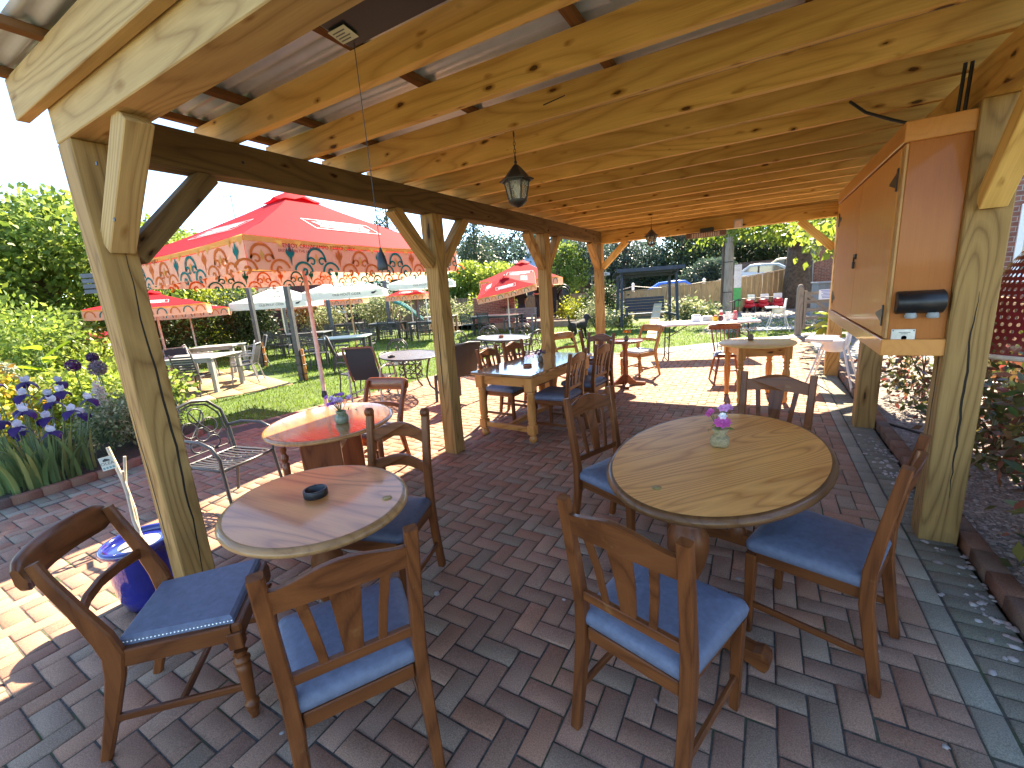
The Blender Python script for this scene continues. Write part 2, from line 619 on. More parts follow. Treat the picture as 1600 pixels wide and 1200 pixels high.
# ---------------------------------------------------------------- ground and paving
def attr_mat(name, rough=.75, bump=.5, scale=210, spec=.12, dirt=True):
    if name in _MATS: return _MATS[name]
    m = bpy.data.materials.new(name)
    nt = nodes_of(m)
    L = nt.links
    b, o = bsdf_out(nt)
    at = N(nt, 'ShaderNodeAttribute', attribute_name='tint')
    tc = N(nt, 'ShaderNodeTexCoord')
    n1 = N(nt, 'ShaderNodeTexNoise', i_Scale=float(scale), i_Detail=4.0, i_Roughness=.7)
    n2 = N(nt, 'ShaderNodeTexNoise', i_Scale=1.6, i_Detail=5.0, i_Roughness=.6)
    n3 = N(nt, 'ShaderNodeTexVoronoi', i_Scale=140.0)
    for n in (n1, n2, n3): L.new(tc.outputs['Object'], n.inputs['Vector'])
    r1 = ramp(nt, [(.32, (.62, .62, .62)), (.5, (1, 1, 1)), (.68, (1.4, 1.4, 1.4))])
    L.new(n1.outputs['Fac'], r1.inputs[0])
    mx = N(nt, 'ShaderNodeMixRGB', blend_type='MULTIPLY'); mx.inputs[0].default_value = 1
    L.new(at.outputs['Color'], mx.inputs[1]); L.new(r1.outputs[0], mx.inputs[2])
    r2 = ramp(nt, [(.3, (.78, .76, .72)), (.7, (1.12, 1.1, 1.08))])
    L.new(n2.outputs['Fac'], r2.inputs[0])
    m2 = N(nt, 'ShaderNodeMixRGB', blend_type='MULTIPLY'); m2.inputs[0].default_value = 1
    L.new(mx.outputs[0], m2.inputs[1]); L.new(r2.outputs[0], m2.inputs[2])
    # pale specks of grit
    r3 = ramp(nt, [(.0, (1, 1, 1)), (.09, (1, 1, 1)), (.13, (0, 0, 0))])
    L.new(n3.outputs['Distance'], r3.inputs[0])
    m3 = N(nt, 'ShaderNodeMixRGB', blend_type='ADD'); m3.inputs[0].default_value = .035
    L.new(m2.outputs[0], m3.inputs[1]); L.new(r3.outputs[0], m3.inputs[2])
    L.new(m3.outputs[0], b.inputs['Base Color'])
    b.inputs['Roughness'].default_value = rough
    b.inputs['Specular IOR Level'].default_value = spec
    bp = N(nt, 'ShaderNodeBump', i_Strength=bump, i_Distance=.004)
    L.new(n1.outputs['Fac'], bp.inputs['Height'])
    L.new(bp.outputs[0], b.inputs['Normal'])
    _MATS[name] = m
    return m
M_brick = attr_mat('block paving')

def inside(poly, x, y):
    c = False
    n = len(poly)
    for i in range(n):
        x0, y0 = poly[i]; x1, y1 = poly[i - 1]
        if (y0 > y) != (y1 > y) and x < (x1 - x0) * (y - y0) / (y1 - y0) + x0: c = not c
    return c

class Blocks:
    """many chamfered paving blocks in ONE mesh with a tint per block"""
    def __init__(s): s.V, s.F, s.C, s.n = [], [], [], 0
    def add(s, cx, cy, lx, ly, ang, z1, z0, col, ch=.006, gap=.0055, tilt=.0015):
        a, b = lx / 2 - gap / 2, ly / 2 - gap / 2
        ca, sa = math.cos(ang), math.sin(ang)
        tx, ty = random.gauss(0, tilt) / .1, random.gauss(0, tilt) / .1
        dz = random.gauss(0, tilt * .6)
        ring = lambda a, b, z: [(cx + x * ca - y * sa, cy + x * sa + y * ca, z + dz + x * tx + y * ty) for x, y in ((-a, -b), (a, -b), (a, b), (-a, b))]
        s.V += ring(a, b, z0) + ring(a, b, z1 - ch) + ring(a - ch, b - ch, z1)
        o = s.n
        F = [(o + 8, o + 9, o + 10, o + 11)]
        for q in (0, 4):
            for k in range(4): F.append((o + q + k, o + q + (k + 1) % 4, o + q + 4 + (k + 1) % 4, o + q + 4 + k))
        s.F += F
        s.C += [col] * 9
        s.n += 12
    def build(s, name, mat):
        me = np_mesh(name, np.array(s.V), np.array(s.F), mat)
        at = me.attributes.new('tint', 'FLOAT_COLOR', 'FACE')
        c = np.ones((len(s.F), 4), dtype=np.float32)
        c[:, :3] = np.array(s.C)
        at.data.foreach_set('color', c.ravel())
        return link(name, me)

PAVE = [(-5.84, -2.2), (-5.84, 1.6), (-6.05, 2.05), (-6.5, 2.75), (-6.25, 3.4), (-6.12, 4.4), (-5.9, 5.2), (-5.8, 6.0), (-5.8, 9.6), (-2.4, 9.85), (-2.25, 10.5), (-1.25, 11.35), (.75, 13.15), (1.7, 13.7), (2.6, 13.7), (2.6, 9.2), (1.02, 8.6), (1.02, -2.2)]
REDS = [(.335, .188, .14), (.315, .182, .135), (.33, .202, .152), (.31, .192, .148), (.29, .212, .17), (.32, .197, .152), (.285, .212, .168), (.35, .188, .135), (.325, .192, .148), (.305, .192, .152)]
def brickcol():
    c = random.choice(REDS)
    k = random.uniform(.90, 1.12)
    return (c[0] * k * 1.06, c[1] * k, c[2] * k * .90)
def near_polyline(pl, x, y):
    best = (9, 0, 0)
    for (x0, y0), (x1, y1) in zip(pl[:-1], pl[1:]):
        dx, dy = x1 - x0, y1 - y0
        t = max(0, min(1, ((x - x0) * dx + (y - y0) * dy) / (dx * dx + dy * dy)))
        d = math.hypot(x - x0 - t * dx, y - y0 - t * dy)
        if d < best[0]: best = (d, x0 + t * dx, y0 + t * dy)
    return best[0]
SLABLINE = [(-2.35, 9.9), (-2.2, 10.5), (-1.2, 11.35), (.75, 13.15), (1.7, 13.75)]
pv = Blocks()
u = .1
for i in range(-60, 28):
    for j in range(-22, 140):
        k = (i - j) % 4
        if k == 0: cx, cy, lx, ly = (i + 1) * u, (j + .5) * u, .2, .1
        elif k == 3: cx, cy, lx, ly = (i + .5) * u, (j + 1) * u, .1, .2
        else: continue
        cx += .015
        if not inside(PAVE, cx, cy): continue
        if cx > .70 and cy < 8.75:
            if k == 0 and cx < .76: pv.add(cx - .05, cy, .1, .1, 0, 0, -.012, brickcol())
            continue
        if cx < -5.52 and cy < 1.62:
            if k == 0 and cx > -5.6: pv.add(cx + .05, cy, .1, .1, 0, 0, -.012, brickcol())
            continue
        if near_polyline(SLABLINE, cx, cy) < .58 or (cy > 9.6 and cx > .9): continue
        pv.add(cx, cy, lx, ly, 0, 0, -.012, brickcol())
GREY = [(.21, .19, .145), (.19, .175, .14), (.23, .205, .155), (.195, .19, .14)]
LIGHT = [(.30, .265, .205), (.27, .245, .19), (.32, .28, .215), (.26, .24, .19)]
y = -2.1
while y < 8.7:   # right edging: pale stretchers, then grey blocks laid across
    pv.add(.765, y + .1, .1, .2, PI / 2 * 0, 0, -.012, random.choice(LIGHT))
    pv.add(.92, y + .05, .2, .1, 0, 0, -.012, random.choice(GREY))
    pv.add(.92, y + .15, .2, .1, 0, 0, -.012, random.choice(GREY))
    y += .2
y = -2.1
while y < 1.6:
    pv.add(-5.57, y + .1, .1, .2, 0, 0, -.012, random.choice(LIGHT))
    pv.add(-5.73, y + .05, .2, .1, 0, 0, -.012, random.choice(GREY))
    pv.add(-5.73, y + .15, .2, .1, 0, 0, -.012, random.choice(GREY))
    y += .2
def edging(bl, pl, off, w, l, cols, z1=0.002, z0=-.012):
    for (x0, y0), (x1, y1) in zip(pl[:-1], pl[1:]):
        L = math.hypot(x1 - x0, y1 - y0)
        n = max(1, round(L / l))
        a = math.atan2(y1 - y0, x1 - x0)
        for q in range(n):
            t = (q + .5) / n
            bl.add(x0 + (x1 - x0) * t - math.sin(a) * off, y0 + (y1 - y0) * t + math.cos(a) * off, L / n, w, a, z1, z0, random.choice(cols))
edging(pv, PAVE[2:10], -.03, .1, .2, REDS)
edging(pv, [(-5.72, 1.6), (-5.95, 2.1), (-6.4, 2.8)], 0, .2, .1, GREY)
SLAB = [(.30, .30, .29), (.26, .27, .265), (.33, .32, .30)]
edging(pv, SLABLINE, -.28, .56, .6, SLAB, .006)
for a in range(5):
    for c in range(9): pv.add(1.2 + a * .45, 9.5 + c * .45 + .2, .45, .45, 0, .001, -.012, random.choice(SLAB))
tag(pv.build('paving', M_brick), kind='structure')

M_joint = plain('sandy joints', (.07, .06, .05), rough=.95, var=.5, scale=60)
# moss in the joints
nt = M_joint.node_tree
_b = [n for n in nt.nodes if n.type == 'BSDF_PRINCIPLED'][0]
_src = _b.inputs['Base Color'].links[0].from_socket
_nz = N(nt, 'ShaderNodeTexNoise', i_Scale=2.6, i_Detail=4.0)
_tc = N(nt, 'ShaderNodeTexCoord'); nt.links.new(_tc.outputs['Object'], _nz.inputs['Vector'])
_rp = ramp(nt, [(.52, (0, 0, 0)), (.66, (1, 1, 1))]); nt.links.new(_nz.outputs['Fac'], _rp.inputs[0])
_mx = N(nt, 'ShaderNodeMixRGB'); nt.links.new(_rp.outputs[0], _mx.inputs[0]); nt.links.new(_src, _mx.inputs[1]); _mx.inputs[2].default_value = (.05, .075, .02, 1)
nt.links.new(_mx.outputs[0], _b.inputs['Base Color'])
def sheet(name, poly, z, mat, kind='structure'):
    me = bpy.data.meshes.new(name)
    me.from_pydata([(x, y, z) for x, y in poly], [], [tuple(range(len(poly)))])
    me.materials.append(mat)
    o = link(name, me)
    return tag(o, kind=kind)
sheet('paving_bed', PAVE, -.006, M_joint)

M_turf = plain('lawn turf', (.062, .11, .016), rough=.95, var=.45, scale=3.0, bump=.5)
M_earth = plain('far ground', (.09, .10, .04), rough=1, var=.35, scale=.4)
M_soil = plain('dark soil', (.05, .035, .022), rough=1, var=.5, scale=25, bump=.6)
g = MB(); g.add([(-600, -600, -.05), (600, -600, -.05), (600, 600, -.05), (-600, 600, -.05)], [(0, 1, 2, 3)])
tag(g.build('ground', M_earth), kind='structure')
sheet('lawn', [(-34, 1.5), (-5.2, 1.5), (-5.2, 9.2), (-1.9, 9.2), (3, 13.0), (3, 18.6), (-4, 17.5), (-7, 17), (-13, 16.2), (-34, 19)], -.012, M_turf)

# grass blades, thick near the paving, thinner further away
GRASS = leafmat('grass blades', [(.085, .165, .014), (.11, .195, .02), (.075, .145, .014), (.15, .21, .035)], rough=.6, trans=.4, spec=.2)
def in_lawn(x, y):
    if inside(PAVE, x, y): return False
    if inside(BUFF, x, y): return False
    if x > -5.7 and y < 9.9: return False
    if x < -5.5 and y < 2.3 - max(0, (-6.2 - x)) * -.12: return False
    return y < 16.2 + (x + 13) * .09 or (x > -7 and y < 17.6)
BUFF = [(-8.45, 4.55), (-8.55, 5.5), (-12.4, 6.6), (-13.6, 5.6), (-13.2, 2.6), (-9.2, 2.6)]
pts = []
while len(pts) < 60000:
    r = 5 + 14 * random.random() ** 1.5
    a = R(random.uniform(-72, 12))
    x, y = r * math.sin(a), r * math.cos(a)
    if x < 2.6 and in_lawn(x, y): pts.append((x, y, r))
P = np.array(pts)
n = len(P)
D = np.stack([RNG.normal(size=n) * .35, RNG.normal(size=n) * .35, np.ones(n)], 1)
V, F = leaves(np.c_[P[:, :2], np.full(n, -.012)], D, .05, .10 , .1, .4)
# widen with distance so that far blades stay visible
V = V.reshape(n, 4, 3)
mid = V[:, [1, 3]].mean(1, keepdims=True)
V[:, [1, 3]] = mid + (V[:, [1, 3]] - mid) * (.8 + P[:, 2] / 7)[:, None, None]
tag(link('grass', np_mesh('grass', V.reshape(-1, 3), F, GRASS)), kind='stuff')

# buff slab terrace on the lawn
bs = Blocks()
BUFFC = [(.34, .25, .14), (.31, .235, .13), (.36, .275, .165)]
for i in range(12):
    for j in range(9):
        a = R(15)
        cx0, cy0 = -13.5 + i * .46, 2.3 + j * .46
        cx, cy = -8.5 + (cx0 + 8.5) * math.cos(a) + (cy0 - 4.5) * math.sin(a), 4.5 - (cx0 + 8.5) * math.sin(a) + (cy0 - 4.5) * math.cos(a)
        if inside(BUFF, cx, cy): bs.add(cx, cy, .46, .46, -a, .012, -.02, random.choice(BUFFC), .008, .008)
tag(bs.build('terrace_slabs', M_brick), kind='structure')

# ---------------------------------------------------------------- the pergola: one built frame
perg = thing('timber_pergola', 'long timber pergola with metal roof sheltering the dining tables', 'pergola', (-.9, 4.4, 0))
PX, PY = -.9, 4.4
def T(name, p0, p1, w, h, mat=None, b=.004, crack=None, label=None):
    q0 = (p0[0] - PX, p0[1] - PY, p0[2]); q1 = (p1[0] - PX, p1[1] - PY, p1[2])
    o = timber(name, q0, q1, w, h, mat or M_pine, perg, b, crack)
    if label: o['label'] = label
    return o
LY = [.925, 3.34, 5.735, 8.135]
RY = [.85, 3.215, 5.41, 8.0]
for k, y in enumerate(LY):
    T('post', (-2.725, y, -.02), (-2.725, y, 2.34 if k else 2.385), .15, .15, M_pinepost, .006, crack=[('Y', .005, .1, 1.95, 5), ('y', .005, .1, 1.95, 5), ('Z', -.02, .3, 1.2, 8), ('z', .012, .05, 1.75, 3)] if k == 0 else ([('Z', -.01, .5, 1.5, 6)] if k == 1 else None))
for k, y in enumerate(RY):
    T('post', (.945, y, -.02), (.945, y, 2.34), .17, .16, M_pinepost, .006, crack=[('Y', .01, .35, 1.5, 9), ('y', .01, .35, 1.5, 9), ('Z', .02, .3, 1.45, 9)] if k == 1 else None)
# long side beams, front and back beams
T('beam', (-2.725, 1.002, 2.435), (-2.725, 8.06, 2.435), .15, .19, M_backlitbeam, label='shade-toned long side beam carrying the rafters')
T('beam', (.945, .772, 2.435), (.945, 8.06, 2.435), .15, .19)
T('beam', (-2.8, .925, 2.46), (.868, .925, 2.46), .15, .15, M_weath)
T('beam', (-2.8, 8.137, 2.425), (1.03, 8.137, 2.425), .15, .20)
# knee braces
def brace(y, sgn, x=-2.725, dz=.42, w=.1):
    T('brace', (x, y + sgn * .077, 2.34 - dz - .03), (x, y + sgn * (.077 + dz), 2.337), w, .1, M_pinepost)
for y in LY[1:3]:
    brace(y, -1); brace(y, 1)
brace(LY[3], -1)
T('brace', (-2.725, LY[0] + .077, 1.89), (-2.725, LY[0] + .497, 2.337), .1, .1, M_backlitbeam)
T('brace', (-2.648, .925, 1.93), (-2.2, .925, 2.385), .1, .105, M_weath)
T('brace', (-2.648, 8.137, 1.9), (-2.2, 8.137, 2.325), .1, .1)
T('brace', (.86, 8.137, 1.88), (.42, 8.137, 2.325), .1, .1)
T('brace', (.945, RY[1] - .08, 1.86), (.945, RY[1] - .50, 2.34), .1, .1)
T('brace', (.945, RY[2] - .08, 1.9), (.945, RY[2] - .48, 2.34), .1, .1)
# rafters across
RAFT = [.822, 1.045] + [1.585 + .445 * k for k in range(15)] + [8.137]
for k, y in enumerate(RAFT):
    T('rafter', (-3.03, y, 2.607), (1.22, y, 2.607), .046, .15 if k else .17, M_pine if k else M_weath, b=.003)
# dark noggins between rafters under the sheet, and battens above
for x in (-2.98, -2.5, -1.62, -.75, .12, .98):
    T('batten', (x, .64, 2.704), (x, 8.3, 2.704), .05, .036, M_batten)
# corrugated roof
rf = MB()
pitch, amp = .076, .009
ys = np.arange(.70, 8.42, pitch / 8)
for (xa, xb, dz) in ((-3.1, -.6, 0.0), (-.8, 1.3, .004)):
    ring0, ring1 = [], []
    V = []
    for y in ys:
        z = 2.733 + amp * math.cos(2 * PI * y / pitch) + dz
        V += [(xa - PX, y - PY, z), (xb - PX, y - PY, z)]
    rf.add(V, [(2 * i, 2 * i + 1, 2 * i + 3, 2 * i + 2) for i in range(len(ys) - 1)], True)
rf.build('roof_sheet', M_zinc, perg, fix=False)
# bolt heads on posts and braces
bh = MB()
for (x, y, z, ax) in ((-2.49, .87, 2.25, 'y'), (-2.46, .872, 2.02, 'y'), (-2.648, 1.6, 2.43, 'x')):
    if ax == 'y': bh.box(x - .008 - PX, x + .008 - PX, y - .004 - PY, y + .0 - PY, z - .008, z + .008, .003)
    else: bh.box(x - PX, x + .004 - PX, y - .008 - PY, y + .008 - PY, z - .008, z + .008, .002)
bh.build('bolt', M_iron, perg)
# ---------------------------------------------------------------- furniture materials
CW_D, CW_L = (.066, .018, .006), (.20, .062, .018)
WX = wood('chair wood along x', CW_D, CW_L, 0, rough=.4, coat=.10, bump=.05, tone=.12, wear=(.33, .15, .055))
WY = wood('chair wood along y', CW_D, CW_L, 1, rough=.4, coat=.10, bump=.05, tone=.12, wear=(.33, .15, .055))
WZ = wood('chair wood along z', CW_D, CW_L, 2, rough=.4, coat=.10, bump=.05, tone=.12, wear=(.30, .13, .045))
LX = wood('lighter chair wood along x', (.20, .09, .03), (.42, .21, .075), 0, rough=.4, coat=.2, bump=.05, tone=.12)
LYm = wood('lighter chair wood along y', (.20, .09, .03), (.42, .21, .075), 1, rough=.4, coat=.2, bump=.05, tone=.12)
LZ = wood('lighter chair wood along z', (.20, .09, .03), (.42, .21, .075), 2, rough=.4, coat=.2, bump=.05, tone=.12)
RX = wood('red mahogany along x', (.11, .025, .010), (.30, .085, .03), 0, rough=.32, coat=.4, bump=.04, tone=.1)
RZ = wood('red mahogany along z', (.11, .025, .010), (.30, .085, .03), 2, rough=.32, coat=.4, bump=.04, tone=.1)
PT = wood('pine table along x', (.36, .13, .03), (.62, .28, .08), 0, rough=.4, coat=.3, knots=True, tone=.08)
PTZ = wood('pine table along z', (.36, .13, .03), (.62, .28, .08), 2, rough=.4, coat=.3, tone=.08)
PTY = wood('pine table along y', (.36, .13, .03), (.62, .28, .08), 1, rough=.4, coat=.3, tone=.08)
OAK = wood('oak table top', (.42, .135, .028), (.84, .40, .115), 0, rough=.35, coat=.22, bump=.08, tone=.06, grain=.95, ring=2.2, figure=.36)
OAKEDGE = wood('dark oak edge', (.075, .03, .010), (.17, .075, .028), 0, rough=.4, coat=.3, tone=.05)
VARN = wood('varnished table top', (.34, .095, .022), (.70, .27, .075), 0, rough=.35, coat=.4, bump=.12, tone=.05, grain=.7, ring=1.6, figure=.45)
def vinyl(name, c):
    m = plain(name, c, rough=.55, var=.16, scale=38, bump=.14, spec=.35)
    return m
BLUE = vinyl('blue vinyl', (.12, .142, .20))
NAVY = vinyl('dark navy vinyl', (.06, .065, .095))
CREAM = vinyl('pale pad', (.50, .52, .55))

def arch(x0, x1, zb, zt, rise, n=14, drop=0.0):
    """outline of a rail with an arched top between x0 and x1"""
    top = []
    for i in range(n + 1):
        t = i / n
        top.append((x0 + (x1 - x0) * t, zt + rise * math.sin(PI * t) ** 1.6))
    bot = [(x1 + (x0 - x1) * i / n, zb + drop * math.sin(PI * i / n)) for i in range(n + 1)]
    return top + bot

def cushion(w0, w1, y0, y1, z0, z1, r=.03, crown=.012):
    """padded seat, w0 wide at the back and w1 at the front, domed with soft edges"""
    m = MB()
    n = 10
    prof = [(0, z0, .012), (.35, z0, .0), (.7, z0 + (z1 - z0) * .35, -.004), (.95, z0 + (z1 - z0) * .72, 0), (1, z1 - .006, .010), (1, z1, .026)]
    secs = []
    def ring(ins, z, k=5):
        a0, a1, b0, b1 = w0 / 2 - ins, w1 / 2 - ins, y0 + ins, y1 - ins
        rr = max(.008, r - ins * .4)
        out = []
        for (cx, cy, s0) in ((a1 - rr, b1 - rr, 0), (-(a1 - rr), b1 - rr, 90), (-(a0 - rr), b0 + rr, 180), (a0 - rr, b0 + rr, 270)):
            for i in range(k + 1):
                an = R(s0 + 90 * i / k)
                out.append((cx + rr * math.cos(an), cy + rr * math.sin(an), z))
        return out
    secs = [ring(.012, z0), ring(.0, z0 + .008), ring(-.004, z0 + (z1 - z0) * .5), ring(.004, z1 - .012), ring(.016, z1 - .003), ring(.05, z1 + crown * .5), ring(.12, z1 + crown)]
    m.loft(secs, smooth=True)
    return m

# ---------------------------------------------------------------- slat-back dining chair (front is +y)
def slat_chair():
    t = thing('dining_chair', '', 'chair')
    cushion(.40, .455, -.205, .225, .415, .475).build('seat', BLUE, t)
    for s in (-1, 1):
        m = MB(); m.bar([(s * .17, -.185, .388), (s * .192, .20, .388)], .022, .056, .004); m.build('side_rail', WY, t)
    m = MB(); m.box(-.17, .17, .188, .212, .36, .414, .004); m.build('front_rail', WX, t)
    m = MB(); m.box(-.168, .168, -.205, -.183, .36, .414, .004); m.build('back_rail', WX, t)
    for s in (-1, 1):
        m = MB()
        m.bar([(s * .197, -.255, 0), (s * .195, -.225, .18), (s * .193, -.198, .36), (s * .194, -.197, .50), (s * .198, -.222, .68), (s * .203, -.262, .93)], .042, .036, .005,
              ws=[.036, .040, .044, .044, .042, .040], hs=[.034, .040, .046, .044, .038, .034])
        m.build('leg', WZ, t)
        m = MB()
        m.bar([(s * .197, .205, 0), (s * .200, .202, .40)], .04, .04, .004, ws=[.032, .042], hs=[.032, .042])
        m.build('leg', WZ, t)
        m = MB(); m.bar([(s * .197, -.225, .15), (s * .199, .198, .145)], .016, .03, .003); m.build('stretcher', WY, t)
    # arched top rail leaning with the posts
    def y_at(z): return -.222 - (z - .68) * .16
    m = MB()
    poly = arch(-.186, .186, .80, .875, .042, 16, .012)
    secs = []
    for th in (-.011, -.008, .008, .011):
        k = .0 if abs(th) < .01 else .003
        cz = .855
        secs.append([(x * (1 - k), y_at(z) + th + .02 * (1 - (x / .19) ** 2) * -1, z + (cz - z) * k * 8) for x, z in poly])
    m.loft(secs); m.build('top_rail', WX, t)
    m = MB(); m.bar([(-.178, -.204, .545), (.178, -.204, .545)], .036, .022, .003, side=(0, 0, 1)); m.build('lower_rail', WX, t)
    for x0, x1, w0, w1 in ((-.085, -.115, .026, .03), (0, 0, .056, .088), (.085, .115, .026, .03)):
        m = MB()
        m.bar([(x0, -.206, .56), ((x0 + x1) / 2, -.225, .69), (x1, y_at(.81) - .016, .815)], .03, .012, .002, ws=[w0, (w0 + w1) / 2, w1])
        m.build('back_slat', WZ, t)
    return t
put_slat = placer(slat_chair())
G1 = 'slat-back dining chairs with blue seats'
put_slat((-.27, 1.38), R(-16), 'slat-back chair at the near end of the large oval oak table, back to the viewer', G1)
put_slat((-1.21, .80), R(58), 'slat-back wooden chair with blue seat, back to the viewer, beside the ashtray table', G1)
put_slat((.265, 2.08), R(71), 'slat-back chair beside the cracked post, side-on to the large oval oak table', G1)
put_slat((.05, 3.09), R(167), 'slat-back chair at the far end of the large oval oak table, facing the viewer', G1)
put_slat((-.70, 2.45), R(-112), 'slat-back chair on the aisle side of the large oval oak table', G1)
G2 = 'slat-back chairs around the rectangular pine table'
put_slat((-2.72, 4.46), R(-92), 'slat-back chair on the lawn side of the pine table, nearer its near end', G2)
put_slat((-2.68, 5.02), R(-97), 'slat-back chair on the lawn side of the pine table, nearer its far end', G2)
put_slat((-1.93, 4.25), R(88), 'slat-back chair on the aisle side of the pine table, nearer its near end', G2)
put_slat((-1.86, 4.92), R(84), 'slat-back chair on the aisle side of the pine table, nearer its far end', G2)
put_slat((-2.03, 5.62), R(165), 'slat-back chair at the far end of the pine table, facing the viewer', G2)
put_slat((-2.22, 6.45), R(-70), 'slat-back chair tucked against the small round pub table, behind the pine table', G2)

# ---------------------------------------------------------------- ladder-back chair
def ladder_chair():
    t = thing('ladder_back_chair', 'dark ladder-back chair with two curved rails and round-eared posts behind the ashtray table', 'chair', (-1.73, 1.47, 0), R(-165))
    cushion(.38, .44, -.19, .22, .43, .485).build('seat', NAVY, t)
    m = MB()
    m.box(-.2, .2, .19, .213, .37, .43, .004); m.box(-.17, .17, -.2, -.18, .37, .43, .004)
    m.build('seat_frame', WX, t)
    for s in (-1, 1):
        m = MB(); m.bar([(s * .175, -.18, .40), (s * .19, .19, .40)], .022, .06, .004); m.build('side_rail', WY, t)
    for s in (-1, 1):
        m = MB()
        m.bar([(s * .18, -.24, 0), (s * .178, -.205, .25), (s * .178, -.19, .45), (s * .178, -.205, .68), (s * .178, -.25, .955)], .04, .04, .005, hs=[.036, .042, .045, .04, .036])
        m.M = Matrix.Translation((s * .178, -.245, .965)) @ Matrix.Rotation(PI / 2, 4, 'Y')
        m.lathe([(.0001, -.021), (.019, -.021), (.026, -.015), (.026, .015), (.019, .021), (.0001, .021)], 16)
        m.build('leg', WZ, t)
        m = MB(); m.bar([(s * .195, .20, 0), (s * .20, .195, .43)], .04, .04, .004, ws=[.034, .042], hs=[.034, .042]); m.build('leg', WZ, t)
        m = MB(); m.bar([(s * .185, -.21, .17), (s * .196, .19, .17)], .016, .032, .003); m.build('stretcher', WY, t)
    for zb, zt, rise in ((.79, .865, .036), (.62, .685, .032)):
        m = MB()
        poly = arch(-.16, .16, zb, zt, rise, 14, .03)
        yb = -.205 - (zb - .62) * .17
        m.loft([[(x, yb + th - .03 * (1 - (x / .16) ** 2), z) for x, z in poly] for th in (-.009, .009)])
        m.build('ladder_rail', WX, t)
    return t
ladder_chair()

# ---------------------------------------------------------------- regency style chairs
def spindle(m, x, y, z0, z1, r, n=14):
    h = z1 - z0
    pr = [(r * .55, 0), (r * .62, .05), (r * .85, .12), (r * .6, .15), (r * 1.0, .17), (r * .98, .20), (r * .62, .215), (r * .72, .3), (r * .95, .62), (r * 1.0, .72), (r * .7, .735), (r * 1.1, .765), (r * 1.12, .79), (r * .7, .82), (r * .66, .84), (r * 1.0, .87), (r * .72, .9), (r * .75, .905)]
    m.lathe([(q[0], z0 + q[1] * h) for q in pr], n, (x, y, 0))
def regency(name, label, loc, rz, mx, my, mz, seatmat, studs=True, scale=1.0, flat=False):
    t = thing(name, label, 'chair', loc, rz, None, scale)
    c = MB()
    c.loft([[(x * k, y * k - .0, z) for x, y in ((-.175, -.185), (.175, -.185), (.205, .20), (-.205, .20))] for k, z in ((1.0, .425), (.985, .452), (.93, .462))], smooth=False)
    c.build('seat', seatmat, t)
    m = MB()
    m.box(-.215, .215, .185, .222, .36, .432, .006); m.box(-.18, .18, -.205, -.175, .36, .432, .006)
    m.build('seat_frame', mx, t)
    for s in (-1, 1):
        m = MB(); m.bar([(s * .192, -.175, .397), (s * .205, .188, .397)], .032, .07, .005); m.build('side_rail', my, t)
    if studs:
        st = MB()
        path = [(-.172, -.178), (.172, -.178), (.20, .193), (-.20, .193)]
        for i in range(4):
            a, b = path[i], path[(i + 1) % 4]
            L = math.hypot(b[0] - a[0], b[1] - a[1]); k = int(L / .0125)
            for q in range(k):
                u = q / k
                st.lathe([(.0046, -.001), (.0036, .002), (.0001, .0036)], 6, (a[0] + (b[0] - a[0]) * u, a[1] + (b[1] - a[1]) * u, .443))
        st.build('nail_trim', plain('nickel studs', (.75, .74, .70), rough=.25, metal=1.0), t)
    for s in (-1, 1):
        m = MB()
        m.bar([(s * .20, -.30, 0), (s * .20, -.245, .17), (s * .20, -.20, .33), (s * .20, -.185, .42), (s * .205, -.20, .50), (s * .21, -.245, .63), (s * .213, -.295, .76), (s * .213, -.315, .83)], .03, .05, .007, hs=[.036, .046, .06, .07, .066, .05, .044, .036], ws=[.028, .03, .032, .034, .034, .032, .03, .028])
        m.build('leg', mz, t)
        m = MB()
        m.box(s * .205 - .024, s * .205 + .024, .172, .222, .33, .40, .004)
        spindle(m, s * .205, .197, 0, .345, .027)
        m.build('leg', mz, t)
        m = MB(); m.bar([(s * .2, -.245, .16), (s * .2, .18, .14)], .018, .03, .004); m.build('stretcher', my, t)
    m = MB(); m.bar([(-.2, -.03, .15), (.2, -.03, .15)], .03, .018, .004, side=(0, 0, 1)); m.build('stretcher', mx, t)
    # concave top rail curling round behind the sitter
    m = MB()
    secs = []
    n = 18
    for i in range(n + 1):
        u = -1 + 2 * i / n
        x = u * .235
        y = -.335 - (.055 if not flat else .02) * (1 - u * u)
        e = .0 if abs(u) < .8 else (abs(u) - .8) / .2
        zt, zb = .852 - .020 * e ** 2, .735 + .022 * e ** 2
        secs.append([(x, y - .012, zb), (x, y + .010, zb), (x, y + .012, zb + .03), (x, y + .004, zt - .03), (x, y - .004, zt - .004), (x, y - .014, zt), (x, y - .024, zt - .006), (x, y - .022, zb + .02)])
    m.loft(secs, smooth=True); m.build('top_rail', mx, t)
    m = MB()
    m.bar([(-.195, -.245, .60), (-.1, -.275, .605), (0, -.285, .608), (.1, -.275, .605), (.195, -.245, .60)], .045, .018, .005, side=(0, 0, 1))
    m.build('middle_rail', mx, t)
    return t
regency('regency_chair', 'chair with curved top rail and studded blue seat beside the blue pot', (-1.985, .65, 0), R(-43), WX, WY, WZ, BLUE)
regency('regency_chair', 'reddish chair with flat curved top rail behind the flower-vase oval table', (-3.10, 2.60, 0), R(-170), RX, WY, RZ, NAVY, studs=False, flat=True)
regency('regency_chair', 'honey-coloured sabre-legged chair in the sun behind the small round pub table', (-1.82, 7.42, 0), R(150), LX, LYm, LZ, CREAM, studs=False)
regency('regency_chair', 'narrow curved-rail chair between the pine table and the lawn, behind the far chairs', (-2.62, 6.5, 0), R(-120), LX, LYm, LZ, NAVY, studs=False)

